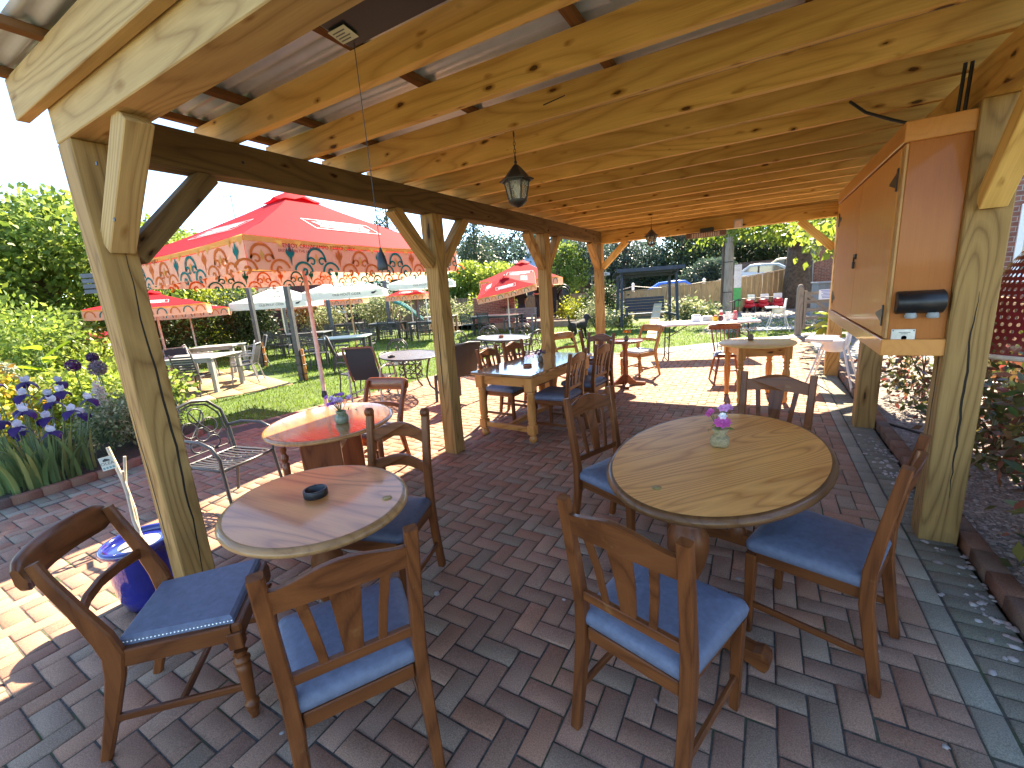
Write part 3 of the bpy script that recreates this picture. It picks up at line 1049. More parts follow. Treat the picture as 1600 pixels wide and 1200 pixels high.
# ---------------------------------------------------------------- windsor style chair
def windsor():
    t = thing('spindle_back_chair', 'red-brown spindle-back chair with splayed legs beside the sunlit round pine table', 'chair', (-.44, 7.22, 0), R(-165))
    m = MB(); cushion(.36, .42, -.19, .2, .405, .44, .08).build('seat_base', RX, t)
    cushion(.33, .38, -.16, .18, .44, .465, .09).build('seat_pad', NAVY if False else plain('slate blue pad', (.16, .18, .24), rough=.6, scale=30), t)
    for sx, sy in ((-1, -1), (1, -1), (-1, 1), (1, 1)):
        m = MB()
        m.tube([(sx * (.14 + .07 * (1 - q)), sy * (.14 + .075 * (1 - q)) * 1.0, .41 * q) for q in (0, .1, .2, .3, .34, .4, .6, .8, 1)], [.012, .013, .016, .018, .014, .02, .021, .017, .014], 10)
        m.build('leg', RZ, t)
    m = MB(); m.tube([(-.17, -.18, .17), (-.17, .18, .17)], .011, 8); m.tube([(.17, -.18, .17), (.17, .18, .17)], .011, 8); m.tube([(-.17, 0, .17), (.17, 0, .17)], .013, 8)
    m.build('stretcher_set', RX, t)
    for k in range(7):
        u = -1 + k / 3
        m = MB(); m.tube([(u * .14, -.17, .43), (u * .165, -.205, .60), (u * .19, -.245 - .02 * (1 - u * u), .80)], [.012 if abs(u) > .9 else .007] * 3, 8)
        m.build('spindle', RZ, t)
    m = MB()
    secs = []
    for i in range(15):
        u = -1 + i / 7
        x, y = u * .225, -.25 - .035 * (1 - u * u)
        zt, zb = .875 - .018 * u ** 4, .775 + .01 * u ** 4
        secs.append([(x, y - .010, zb), (x, y + .008, zb), (x, y + .006, zt - .01), (x, y - .004, zt), (x, y - .016, zt - .01)])
    m.loft(secs, smooth=True); m.build('top_rail', RX, t)
windsor()

# ---------------------------------------------------------------- tables
def tabletop(a, b, z, th, rim_mat, top_mat, parent, loc, ang, grain_ang, n=72, rim=.028):
    """oval top: moulded dark rim and a figured surface panel whose grain runs at grain_ang"""
    m = MB()
    prof = [(0, z - th), (-.010, z - th), (.0, z - th * .85), (.006, z - th * .5), (.002, z - th * .22), (-.006, z - th * .18), (-.008, z - .002), (-rim, z)]
    secs = []
    def ring(off, zz, m2=Matrix.Identity(2)):
        return [((a + off) * math.cos(2 * PI * k / n), (b + off) * math.sin(2 * PI * k / n), zz) for k in range(n)]
    secs = [ring(-.05, z - th), ring(-.008, z - th), ring(0, z - th * .8), ring(.003, z - th * .5), ring(-.002, z - th * .25), ring(-.007, z - .004), ring(-.011, z - .0005), ring(-rim, z)]
    m.loft(secs, smooth=True)
    o = m.build('table_rim', rim_mat, parent, loc, (0, 0, ang))
    m = MB()
    d = ang - grain_ang
    P = []
    for k in range(n):
        x, y = (a - rim + .004) * math.cos(2 * PI * k / n), (b - rim + .004) * math.sin(2 * PI * k / n)
        P.append((x * math.cos(d) - y * math.sin(d), x * math.sin(d) + y * math.cos(d), z + .0012))
    m.add(P, [tuple(range(n))])
    m.build('table_top', top_mat, parent, loc, (0, 0, grain_ang))

# large oval oak table on a trestle of two bulbous columns
tb = thing('oval_table', 'large oval oak table with strong grain and a pink flower posy on it', 'table', (-.154, 2.225, 0), R(77.6))
tabletop(.72, .47, .75, .038, OAKEDGE, OAK, tb, (0, 0, 0), 0, R(-27))
for s in (-1, 1):
    m = MB()
    m.lathe([(.045, .09), (.05, .12), (.035, .15), (.03, .17), (.05, .2), (.052, .215), (.034, .235), (.05, .3), (.075, .37), (.088, .44), (.085, .5), (.06, .55), (.04, .575), (.055, .6), (.06, .625), (.05, .655)], 24, (s * .40, 0, 0))
    m.build('column', WZ, tb)
    m = MB()
    m.prism([(-.33, 0), (-.31, .0), (-.27, .015), (-.1, .05), (.1, .05), (.27, .015), (.31, 0), (.33, 0), (.345, .03), (.34, .07), (.315, .085), (.285, .075), (.2, .085), (.07, .12), (-.07, .12), (-.2, .085), (-.285, .075), (-.315, .085), (-.34, .07), (-.345, .03)], s * .40 - .035, s * .40 + .035, 'YZ')
    m.build('foot', WY, tb)
    m = MB(); m.box(s * .4 - .045, s * .4 + .045, -.28, .28, .655, .71, .008); m.build('bearer', WY, tb)
m = MB(); m.bar([(-.38, 0, .26), (.38, 0, .26)], .035, .11, .005); m.build('stretcher', WX, tb)

# small oval table with the ashtray
tb = thing('oval_table', 'small oval table with a glossy worn top holding a black ashtray', 'table', (-1.688, 1.069, 0), R(169))
tabletop(.43, .378, .75, .034, wood('pale oak rim', (.22, .10, .035), (.42, .22, .085), 0, rough=.35, coat=.4), VARN, tb, (0, 0, 0), 0, R(14))
m = MB(); m.lathe([(.05, .12), (.06, .16), (.04, .2), (.035, .23), (.06, .27), (.075, .36), (.07, .46), (.045, .52), (.05, .56), (.08, .62), (.09, .66), (.09, .715)], 24); m.build('column', WZ, tb)
for k in range(4):
    m = MB(); a = PI / 4 + k * PI / 2
    m.M = Matrix.Rotation(a, 4, 'Z')
    m.bar([(.03, 0, .17), (.12, 0, .19), (.2, 0, .13), (.27, 0, .05), (.31, 0, .02), (.34, 0, .02)], .04, .05, .008, side=(0, 1, 0), hs=[.08, .07, .055, .045, .04, .036])
    m.build('foot', WX, tb)

# gate-leg oval table with the flowers, in the shade of the parasol
tb = thing('gateleg_table', 'oval gate-leg table with turned legs beside the lawn, purple flowers on its striped-light top', 'table', (-2.80, 2.0, 0), R(-50))
tabletop(.52, .455, .74, .026, wood('orange rim', (.24, .09, .025), (.45, .20, .065), 0, rough=.3, coat=.5), wood('orange varnished top', (.27, .10, .025), (.50, .23, .07), 0, rough=.18, coat=1.0, bump=.06, tone=.05, grain=.7), tb, (0, 0, 0), 0, R(35))
m = MB(); m.box(-.36, .36, -.12, -.10, .60, .712, .004); m.box(-.36, .36, .10, .12, .60, .712, .004); m.build('apron', RX, tb)
for s in (-1, 1):
    m = MB(); m.box(s * .36 - .012, s * .36 + .012, -.13, .13, .06, .712, .004); m.build('end_panel', RZ, tb)
    m = MB(); m.box(s * .36 - .045, s * .36 + .045, -.15, .15, 0, .06, .01); m.build('plinth', RX, tb)
    for q in (-1, 1):
        m = MB(); spindle(m, s * .2, q * .30, 0, .70, .026); m.build('leg', RZ, tb)

# rectangular pine table
tb = thing('pine_table', 'long rectangular pine table with turned legs and glossy top in mid-patio', 'table', (-2.33, 4.52, 0), R(-5))
m = MB(); m.M = Matrix.Rotation(PI / 2, 4, 'Z') @ Matrix.Identity(4)
m = MB(); m.box(-.74, .74, -.40, .40, .712, .745, .006)
m.build('table_top', wood('greyed glossy pine top', (.16, .075, .03), (.36, .19, .085), 0, rough=.13, coat=1.0, bump=.05, tone=.04, knots=False), tb, (0, 0, 0), (0, 0, PI / 2))
m = MB()
m.box(-.29, .29, -.66, -.635, .60, .712, .003); m.build('apron', PT, tb)
m = MB(); m.box(-.29, .29, .635, .66, .60, .712, .003); m.build('apron', PT, tb)
m = MB(); m.box(-.345, -.32, -.60, .60, .60, .712, .003); m.build('side_apron', PTY, tb)
m = MB(); m.box(.32, .345, -.60, .60, .60, .712, .003); m.build('side_apron', PTY, tb)
for sx in (-1, 1):
    for sy in (-1, 1):
        m = MB()
        x, y = sx * .325, sy * .645
        m.box(x - .05, x + .05, y - .05, y + .05, .56, .712, .005)
        m.lathe([(.036, .555), (.048, .545), (.038, .53), (.046, .515), (.04, .5), (.043, .42), (.047, .3), (.045, .24), (.036, .225), (.05, .21), (.036, .195), (.04, .185)], 20, (x, y, 0))
        m.box(x - .045, x + .045, y - .045, y + .045, .085, .19, .008)
        m.lathe([(.03, 0), (.042, .015), (.045, .04), (.036, .06), (.03, .07), (.036, .088)], 18, (x, y, 0))
        m.build('leg', PTZ, tb)
for s in (-1, 1):
    m = MB(); m.box(-.28, .28, s * .645 - .025, s * .645 + .025, .105, .165, .006); m.build('stretcher', PT, tb)
m = MB(); m.box(-.025, .025, -.62, .62, .11, .16, .006); m.build('stretcher', PTY, tb)

# small round pub table on a pedestal
tb = thing('pub_table', 'small round pedestal pub table with four splayed feet at the edge of the shade', 'table', (-1.84, 6.66, 0), R(20))
m = MB(); m.lathe([(.24, .69), (.265, .692), (.275, .70), (.275, .712), (.268, .72), (.0001, .72)], 40); m.build('table_top', wood('red pub top', (.14, .04, .012), (.32, .12, .04), 0, rough=.2, coat=.8), tb)
m = MB(); m.lathe([(.05, .10), (.055, .14), (.042, .16), (.045, .2), (.04, .3), (.047, .36), (.042, .37), (.05, .39), (.04, .41), (.04, .6), (.05, .63), (.06, .69)], 20); m.build('column', RZ, tb)
for k in range(4):
    m = MB(); m.M = Matrix.Rotation(k * PI / 2, 4, 'Z')
    m.prism([(.03, .02), (.30, 0), (.31, .025), (.3, .045), (.16, .06), (.11, .10), (.05, .17), (.03, .17)], -.028, .028, 'XZ'); m.build('foot', RX, tb)
    m = MB(); m.M = Matrix.Rotation(k * PI / 2, 4, 'Z'); m.box(.27, .315, -.03, .03, 0, .022, .004) if False else None

# round pine table in the sun
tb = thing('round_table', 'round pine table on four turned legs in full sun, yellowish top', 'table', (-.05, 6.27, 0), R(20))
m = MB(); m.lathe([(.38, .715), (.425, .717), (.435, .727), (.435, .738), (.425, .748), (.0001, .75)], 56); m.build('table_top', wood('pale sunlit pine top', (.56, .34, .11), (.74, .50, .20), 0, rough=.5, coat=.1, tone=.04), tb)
m = MB()
for q in range(4):
    a = q * PI / 2
    m.M = Matrix.Rotation(a, 4, 'Z'); m.box(-.24, .24, -.275, -.25, .60, .714, .003)
m.build('apron', PT, tb)
for sx in (-1, 1):
    for sy in (-1, 1):
        m = MB(); x, y = sx * .26, sy * .26
        m.box(x - .042, x + .042, y - .042, y + .042, .56, .714, .004)
        m.lathe([(.022, 0), (.03, .03), (.034, .06), (.025, .08), (.035, .2), (.042, .38), (.036, .42), (.026, .44), (.04, .46), (.028, .48), (.042, .51), (.03, .535), (.036, .56)], 18, (x, y, 0))
        m.build('leg', PTZ, tb)

# ---------------------------------------------------------------- small things on the tables
def posy(loc, label, petal_cols, n, vase, spread=.045, h=.075, leafcol=(.10, .16, .05), bigflower=False, s=1.0, vs=1.0):
    t = thing('flower_posy', label, 'flowers', loc, 0 if bigflower else random.uniform(0, 3), None, s)
    m = MB()
    if vase == 'jar':
        m.lathe([(.026, 0), (.031, .004), (.033, .02), (.030, .036), (.022, .044), (.024, .054), (.025, .06), (.02, .06), (.018, .045)], 18)
        m.build('pot', plain('sage glass pot', (.20, .21, .13), rough=.25, var=.2, scale=40), t)
    elif vase == 'sack':
        m.box(-.026, .026, -.026, .026, 0, .034, .009, True); m.lathe([(.018, .03), (.016, .04), (.024, .056), (.022, .058)], 14)
        m.build('pot', plain('hessian wrapped pot', (.36, .28, .14), rough=.9, var=.3, scale=150, bump=.4), t)
    else:
        m.lathe([(.02, 0), (.026, .01), (.027, .03), (.018, .045), (.02, .055)], 16); m.build('pot', plain('dark vase', (.12, .08, .05), rough=.4), t)
    rr = random.Random(hash(label) % 999)
    fl = [MB() for _ in petal_cols]
    st = MB()
    for i in range(n):
        a = rr.uniform(0, 6.28); q = spread * math.sqrt(rr.random())
        top = Vector((q * math.cos(a), q * math.sin(a), .05 + h * rr.uniform(.55, 1)))
        st.tube([(0, 0, .045), tuple(top * .6 + Vector((0, 0, .02))), tuple(top)], .0014, 5)
        k = i % len(petal_cols)
        f = fl[k]
        nrm = (top - Vector((0, 0, .04))).normalized()
        if bigflower and i == 0: top = Vector((.008, -.028, .085))
        nrm = (nrm * .6 + Vector((0, -.55, .25))).normalized()
        rad = (.027 if bigflower and i == 0 else rr.uniform(.012, .019))
        q4 = nrm.to_track_quat('Z', 'Y').to_matrix().to_4x4(); q4.translation = top
        f.M = q4
        for layer in range(2):
            np_ = 9 if bigflower and i == 0 else 6
            for p in range(np_):
                an = 2 * PI * (p + layer * .5) / np_
                c, s_ = math.cos(an), math.sin(an)
                r1 = rad * (1 - .3 * layer)
                w = r1 * .42
                f.add([(0, 0, 0), (c * r1 * .6 - s_ * w, s_ * r1 * .6 + c * w, .003 + .003 * layer), (c * r1, s_ * r1, .001 + .006 * layer), (c * r1 * .6 + s_ * w, s_ * r1 * .6 - c * w, .003 + .003 * layer)], [(0, 1, 2, 3)])
        f.sphere((0, 0, .002), rad * .22, 6, 4)
    st.build('stems', plain('stem green', leafcol, rough=.6), t)
    for f, c in zip(fl, petal_cols): f.build('blossom', leafmat('petal ' + str(c), [c, tuple(min(1, x * 1.3) for x in c)], trans=.3), t)
    P = RNG.normal(size=(14, 3)) * np.array([spread * .45, spread * .45, .012]) + np.array([0, 0, .06])
    V, F = leaves(P, RNG.normal(size=(14, 3)) + np.array([0, 0, .4]), .022, .35)
    o = link('leaves', np_mesh('leaves', V, F, leafmat('posy leaf', [leafcol, (.16, .22, .07)])), t)
    return t
posy((-.16, 2.30, .752), 'pink dahlia and white daisies in a small hessian-wrapped pot on the large oak table', [(.62, .14, .40), (.75, .75, .78), (.70, .35, .6)], 7, 'sack', .04, .07, bigflower=True, s=1.65)
posy((-2.63, 1.97, .742), 'purple posy in a round sage pot on the gate-leg table', [(.42, .16, .55), (.55, .4, .62), (.25, .22, .12)], 20, 'jar', .06, .085, s=1.5)
posy((-2.25, 4.50, .746), 'dusky purple dried posy on the long pine table', [(.10, .035, .11), (.2, .15, .12)], 14, 'dark', .06, .06, s=1.3)
posy((-1.80, 6.58, .722), 'orange and yellow posy on the small round pub table', [(.75, .35, .02), (.7, .16, .02)], 10, 'dark', .05, .06, s=1.4)
posy((-.12, 6.36, .752), 'cream and pale pink posy on the sunlit round table', [(.75, .62, .5), (.8, .75, .7), (.7, .4, .35)], 11, 'dark', .06, .07, s=1.4)
def ashtray(loc, label, mat, r=.052, h=.034):
    t = thing('ashtray', label, 'ashtray', loc)
    m = MB(); m.lathe([(r * .96, 0), (r, .004), (r, h - .003), (r * .97, h), (r * .84, h), (r * .8, h - .004), (r * .76, .010), (.0001, .008)], 36); m.build('bowl', mat, t)
    m = MB()
    for k in range(3):
        m.M = Matrix.Rotation(k * 2.1 + .4, 4, 'Z'); m.box(r * .78, r * 1.005, -.005, .005, h - .007, h + .001, .002)
    m.build('cigarette_rest', mat, t)
ashtray((-1.72, 1.09, .752), 'black round ashtray on the small oval table', M_black)
ashtray((-2.29, 4.24, .746), 'terracotta ashtray on the long pine table', plain('terracotta', (.32, .10, .045), rough=.7), .05, .024)
ashtray((-5.25, 5.05, .665), 'small dark ashtray on the lattice metal table with the rattan chair', M_black, .06, .03)
ashtray((-4.65, 7.55, .665), 'small brown pot-shaped ashtray on the farther lattice metal table', plain('terracotta', (.32, .10, .045)), .05, .05)
def number_disc(loc, label, rz):
    t = thing('table_disc', label, 'disc', loc, rz)
    m = MB(); m.lathe([(.021, 0), (.0215, .001), (.0205, .0022), (.0001, .0022)], 28); m.build('disc', plain('brass disc', (.42, .27, .08), rough=.45, var=.25, scale=60), t)
    m = MB(); m.lathe([(.017, .0010), (.0175, .0027), (.0165, .0027), (.016, .0014)], 28); m.build('ring', plain('disc ring', (.10, .06, .02), rough=.5), t)
number_disc((-1.385, 1.20, .752), 'small brass disc set near the edge of the ashtray table', 0)
number_disc((-.35, 1.715, .752), 'small brown disc set in the large oak table top', 1)
# ---------------------------------------------------------------- parasols
def cloth(name, c, trans=.4, var=.06):
    return plain(name, c, rough=.8, var=var, scale=3, trans=trans, spec=.2)
RED = cloth('red parasol cloth', (.50, .012, .022), .40)
REDU = cloth('faded red cloth', (.60, .07, .06), .45)
VAL = cloth('cream printed valance', (.87, .57, .38), .45)
YEL = cloth('yellow valance band', (.82, .50, .14), .45)
TEAL = cloth('teal print', (.01, .22, .20), .4)
ORA = cloth('orange print', (.74, .24, .06), .5)
WHT = cloth('off-white cloth', (.74, .78, .72), .35)
WHP = cloth('white print', (.85, .84, .82), .3)
MARN = cloth('dark red print', (.30, .012, .03), .15)
DKP = cloth('dark grey print', (.05, .055, .06), .1)
POLE = wood('parasol pole', (.40, .22, .11), (.58, .36, .20), 2, rough=.5, tone=.1)
POLEP = plain('pale pole', (.62, .46, .40), rough=.5)
WPOLE = plain('white pole', (.70, .68, .64), rough=.45)

def text_geo(s, size):
    cu = bpy.data.curves.new('tmp', 'FONT')
    cu.body = s; cu.size = size; cu.align_x = 'CENTER'; cu.align_y = 'CENTER'; cu.resolution_u = 3
    o = bpy.data.objects.new('tmp', cu)
    COL.objects.link(o)
    dg = bpy.context.evaluated_depsgraph_get()
    me = bpy.data.meshes.new_from_object(o.evaluated_get(dg))
    V = [tuple(v.co) for v in me.vertices]
    F = [tuple(p.vertices) for p in me.polygons]
    bpy.data.objects.remove(o); bpy.data.curves.remove(cu); bpy.data.meshes.remove(me)
    return V, F
def add_text(m, s, size, u, v, w=.002, sx=1.0, rot=0.0):
    V, F = text_geo(s, size)
    c, q = math.cos(rot), math.sin(rot)
    m.add([(u + (x * c * sx - y * q), v + (x * sx * q + y * c), w) for x, y, z in V], F)
def strip(m, pts, wd, w=.002):
    """flat ribbon of a given width along 2-D points"""
    n = len(pts)
    L_, R_ = [], []
    for i, p in enumerate(pts):
        a, b = pts[max(0, i - 1)], pts[min(n - 1, i + 1)]
        d = math.hypot(b[0] - a[0], b[1] - a[1]) or 1
        nx, ny = -(b[1] - a[1]) / d, (b[0] - a[0]) / d
        ww = wd(i / (n - 1)) if callable(wd) else wd
        L_.append((p[0] + nx * ww / 2, p[1] + ny * ww / 2, w)); R_.append((p[0] - nx * ww / 2, p[1] - ny * ww / 2, w))
    m.add(L_ + R_, [(i, i + 1, n + i + 1, n + i) for i in range(n - 1)])
def plane_M(O, U, V):
    U, V = Vector(U).normalized(), Vector(V).normalized()
    M = Matrix((U, V, U.cross(V))).transposed().to_4x4(); M.translation = Vector(O)
    return M
def scroll(m, cx, cy, s, k, ci):
    m.cur = ci
    for sg in (-1, 1):
        pts = []
        for i in range(15):
            t = i / 14; a = R(330 - 330 * t) ; r = (.014 + .030 * t)
            pts.append((cx + sg * s * (.052 + r * math.cos(a)), cy + s * (-.035 + r * math.sin(a))))
        for i in range(1, 9):
            a = R(0 + 90 * i / 8)
            pts.append((cx + sg * s * (.092 * math.cos(a)), cy + s * (-.02 + .105 * math.sin(a))))
        strip(m, pts, lambda t: s * .024 * (.5 + .5 * t), k)
        pts = [(cx + sg * s * (.145 - .085 * math.cos(R(a))), cy + s * (-.125 + .085 * math.sin(R(a)))) for a in range(0, 175, 14)]
        strip(m, pts, s * .019, k)
        pts = [(cx + sg * s * (.14 + (.008 + .03 * a / 300) * math.cos(R(a))), cy + s * (-.115 + (.008 + .03 * a / 300) * math.sin(R(a)))) for a in range(0, 300, 30)]
        strip(m, pts, s * .018, k)
    m.cur = 4
    m.add([(cx, cy + s * .045, k), (cx + s * .018, cy, k), (cx, cy - s * .045, k), (cx - s * .018, cy, k)], [(0, 1, 2, 3)])
def spear(m, cx, cy, s, k, ci):
    m.cur = ci
    for dx, w_, y0, y1 in ((0, .02, .10, -.10), (-.03, .013, .06, -.03), (.03, .013, .06, -.03)):
        m.add([(cx + s * dx, cy + s * y0, k), (cx + s * (dx + w_), cy + s * (y0 * .2), k), (cx + s * dx * .5, cy + s * y1, k), (cx + s * (dx - w_), cy + s * (y0 * .2), k)], [(0, 1, 2, 3)])
    m.cur = 4
    for sg in (-1, 1): m.add([(cx + sg * s * .06, cy + s * .115, k), (cx + sg * s * .13, cy + s * .115, k), (cx + sg * s * .075, cy + s * .05, k)], [(0, 1, 2)])

def parasol(label, loc, rz, half, apex, eave, val, kind, group, hy=None, polemat=None, pole_r=.024, detail=True, tilt=(0, 0), tiers=1, text=True):
    t = thing('parasol', label, 'parasol', loc, rz, group)
    hy = hy or half
    cv = RED if kind == 'red' else WHT
    hd = thing('canopy_frame', None, None)
    cor = [Vector((-half, -hy, eave)), Vector((half, -hy, eave)), Vector((half, hy, eave)), Vector((-half, hy, eave))]
    ap = Vector((0, 0, apex))
    TL = Matrix.Translation((0, 0, eave)) @ Euler((tilt[0], tilt[1], 0)).to_matrix().to_4x4() @ Matrix.Translation((0, 0, -eave))
    bpy.data.objects.remove(hd)
    m = MB(); m.M = TL
    n = 7
    for i in range(4):
        a, b = cor[i], cor[(i + 1) % 4]
        rows = []
        for r_ in range(n + 1):
            k = r_ / n
            row = []
            for c in range(n + 1):
                q = c / n
                e = a.lerp(b, q)
                p = e.lerp(ap, k)
                sag = -.028 * half * math.sin(PI * q) * (1 - k) - .05 * half * math.sin(PI * k) * .5 * (1 - .5 * math.sin(PI * q))
                row.append((p.x, p.y, p.z + sag + .006 * math.sin(q * 17 + r_ * 2.3) * (1 - k)))
            rows.append(row)
        V = [p for row in rows for p in row]
        m.add(V, [(r_ * (n + 1) + c, r_ * (n + 1) + c + 1, (r_ + 1) * (n + 1) + c + 1, (r_ + 1) * (n + 1) + c) for r_ in range(n) for c in range(n)], True)
    canopy = m.build('canopy', cv, t)
    # vent cap with a fluttering hem
    m = MB(); m.M = TL
    kf = .17
    rim = []
    for i in range(4):
        a, b = cor[i], cor[(i + 1) % 4]
        for q in (0, .25, .5, .75):
            e = a.lerp(b, q).lerp(ap, 1 - kf)
            rim.append((e.x, e.y, e.z + .012 + (.03 * half if q == .5 else 0)))
    m.add(rim + [(0, 0, apex + .05)], [(i, (i + 1) % 16, 16) for i in range(16)], True)
    m.build('vent_cap', cv, t, fix=False)
    for i in range(4):
        a, b = TL @ cor[i], TL @ cor[(i + 1) % 4]
        L_ = (b - a).length
        mid = (a + b) / 2
        U = (b - a).normalized()
        down = TL.to_3x3() @ Vector((0, 0, -1))
        M = plane_M(mid, U, -down)      # u along, v up, w outwards
        # printed signs on the slope
        up = ((TL @ ap) - mid)
        if text:
            ms = MB(); ms.M = plane_M(mid + up.normalized() * up.length * .36, U, up)
            if kind == 'red':
                s = half / 1.55
                ms.cur = 0
                w_, h_ = .52 * s, .155 * s
                k = -.020 * half
                sk = .0
                bar = .018 * s
                for (u0, v0, u1, v1) in ((-w_, h_, w_, h_), (-w_, -h_, w_, -h_), (-w_, -h_, -w_, h_), (w_, -h_, w_, h_)): strip(ms, [(u0, v0), (u1, v1)], bar, k)
                blob_ = [(-.40, .02), (-.43, .08), (-.33, .06), (-.33, .11), (-.1, .12), (.05, .10), (.2, .13), (.34, .10), (.42, .11), (.39, .03), (.44, -.03), (.35, -.06), (.36, -.11), (.1, -.10), (-.1, -.12), (-.3, -.09), (-.42, -.10), (-.38, -.04)]
                ms.add([(x * s, y * s, k) for x, y in blob_] + [(0, 0, k)], [(j, (j + 1) % 18, 18) for j in range(18)])
                ms.cur = 1
                add_text(ms, 'Cruzcampo', .175 * s, 0, -.005 * s, k + .004, .82)
                ms.build('printed_sign', [WHP, MARN], t, fix=False)
            else:
                ms.cur = 0
                k = -.016 * half
                add_text(ms, 'OLD MOUT', .17 * half, 0, .12 * half, k); add_text(ms, 'CIDER', .20 * half, 0, -.06 * half, k)
                bird = [(.02, .27), (.05, .31), (.12, .32), (.16, .34), (.19, .335), (.24, .30), (.185, .315), (.16, .29), (.13, .26), (.07, .25)]
                ms.add([(x * half, y * half, k) for x, y in bird], [tuple(range(10))])
                ms.build('printed_sign', [DKP], t, fix=False)
        vm = MB(); vm.M = M
        nn = 14
        for r_ in range(2):
            v0, v1 = (0, -.055 * val / .32) if r_ == 0 else (-.055 * val / .32, -val)
            vm.cur = r_
            P = []
            for c in range(nn + 1):
                u_ = -L_ / 2 + L_ * c / nn
                sg = -.028 * half * math.sin(PI * c / nn)
                wv = .006 * math.sin(c * 1.9 + i)
                P += [(u_, v0 + sg, wv * (0 if r_ == 0 else .4)), (u_, v1 + sg * .8, wv)]
            vm.add(P, [(2 * c, 2 * c + 2, 2 * c + 3, 2 * c + 1) for c in range(nn)])
        if kind == 'red':
            if detail:
                per = .285
                K = int(L_ / per)
                s = val / .32
                for face in (.007, -.007):
                    for c in range(K):
                        u_ = -L_ / 2 + L_ * (c + .5) / K
                        sg = -.028 * half * math.sin(PI * (c + .5) / K) * .9
                        if c % 2 == 0: scroll(vm, u_, -.175 * s + sg, s * 1.18, face, 2 if (c // 2) % 2 else 3)
                        else: spear(vm, u_, -.155 * s + sg, s * 1.15, face, 3 if (c // 2) % 2 else 2)
            else:
                K = int(L_ / .22)
                for c in range(K):
                    u_ = -L_ / 2 + L_ * (c + .5) / K
                    vm.cur = 2 if c % 2 else 3
                    for face in (.006, -.006):
                        strip(vm, [(u_ + .08 * math.cos(R(a)), -val * .75 + .6 * val * math.sin(R(a)) - .028 * half * math.sin(PI * (c + .5) / K)) for a in range(0, 181, 30)], .022, face)
            mats = [YEL, VAL, TEAL, ORA, YEL, MARN]
            if detail and text:
                vm.cur = 5
                add_text(vm, 'ENJOY CRUZCAMPO RESPONSIBLY', .060, -L_ / 2 + .86, -.088, .009); add_text(vm, 'BREWED IN THE UK', .042, -L_ / 2 + .52, -.140, .009)
        else:
            mats = [WHT, WHT, DKP]
            vm.cur = 2
            add_text(vm, 'OLD MOUT CIDER', .09, .1, -val * .55, .007)
            bird = [(.02, .27), (.05, .31), (.12, .32), (.16, .34), (.19, .335), (.24, .30), (.185, .315), (.16, .29), (.13, .26), (.07, .25)]
            vm.add([(L_ / 2 - .35 + x * .9, -val * .5 + (y - .29) * .9, .007) for x, y in bird], [tuple(range(10))])
        vm.build('valance', mats, t, fix=False)
    for k in range(8):
        q = [(1, 0), (1, 1), (0, 1), (-1, 1), (-1, 0), (-1, -1), (0, -1), (1, -1)][k]
        m = MB(); m.M = TL
        md = 0 if q[0] and q[1] else .075 * half
        e = Vector((half * q[0] * .97, hy * q[1] * .97, eave - .045 - md))
        m.beam((0, 0, apex - .09 - md), tuple(e), .018, .022)
        m.beam((0, 0, eave - .05), tuple(Vector((0, 0, apex)).lerp(e, .5) + Vector((0, 0, -.06))), .012, .014)
        m.build('rib', polemat or POLE, t)
    m = MB()
    m.tube([(0, 0, -.02), (0, 0, eave)], pole_r, 12)
    top = TL @ Vector((0, 0, apex + .07))
    m.tube([(0, 0, eave - .01), tuple(top)], pole_r * .9, 12)
    m.build('pole', polemat or POLE, t)
    m = MB(); m.lathe([(pole_r + .012, .0), (pole_r + .014, .02), (pole_r + .008, .10), (pole_r + .0, .11)], 14, (0, 0, .16)); m.build('collar', M_iron, t)
    return t
GP = 'red printed parasols'
GW = 'off-white parasols'
parasol('large red parasol with printed scroll valance, nearest the pergola beside the lawn', (-5.93, 4.20, 0), R(0), 1.56, 3.17, 2.31, .33, 'red', GP, hy=1.70, polemat=POLEP, pole_r=.03)
parasol('red parasol standing behind the pale table on the stone terrace', (-11.8, 4.5, 0), R(62), 1.0, 2.12, 1.80, .20, 'red', GP, detail=False, polemat=POLEP)
parasol('red parasol in front of the dark bush, just behind the terrace parasol', (-15.5, 6.75, 0), R(60), 1.1, 2.0, 1.70, .22, 'red', GP, detail=False, polemat=WPOLE)
parasol('off-white parasol with dark lettering over the mint-topped table', (-10.85, 9.05, 0), R(42), 1.08, 2.44, 1.92, .20, 'white', GW, detail=False)
parasol('off-white parasol farther left, half hidden by the large red parasol pole', (-14.5, 9.15, 0), R(40), 1.15, 2.32, 1.80, .22, 'white', GW, detail=False, polemat=WPOLE)
parasol('off-white parasol partly behind the second pergola post', (-11.28, 13.0, 0), R(35), 1.15, 2.58, 2.12, .2, 'white', GW, detail=False, polemat=WPOLE)
parasol('small red parasol low under the off-white one, beside the slide', (-12.9, 13.9, 0), R(25), .80, 2.05, 1.72, .2, 'red', GP, detail=False, polemat=WPOLE)
parasol('pale red parasol far back behind the pole of the mint-topped table parasol', (-16.2, 13.2, 0), R(40), .95, 1.98, 1.72, .2, 'red', GP, detail=False, polemat=WPOLE)
parasol('red parasol far back at the left end of the lawn, behind the off-white one', (-18.2, 11.6, 0), R(52), 1.35, 2.05, 1.7, .2, 'red', GP, detail=False, polemat=WPOLE)
parasol('red parasol over the brick barbecue, upper of the two by the third post', (-9.05, 16.9, 0), R(20), 1.6, 2.80, 2.02, .3, 'red', GP, detail=False, polemat=POLE)
parasol('tilted red parasol in front of the brick barbecue, lower of the two', (-8.15, 13.9, 0), R(25), 1.05, 2.12, 1.82, .2, 'red', GP, detail=False, polemat=WPOLE, tilt=(R(14), R(-10)))

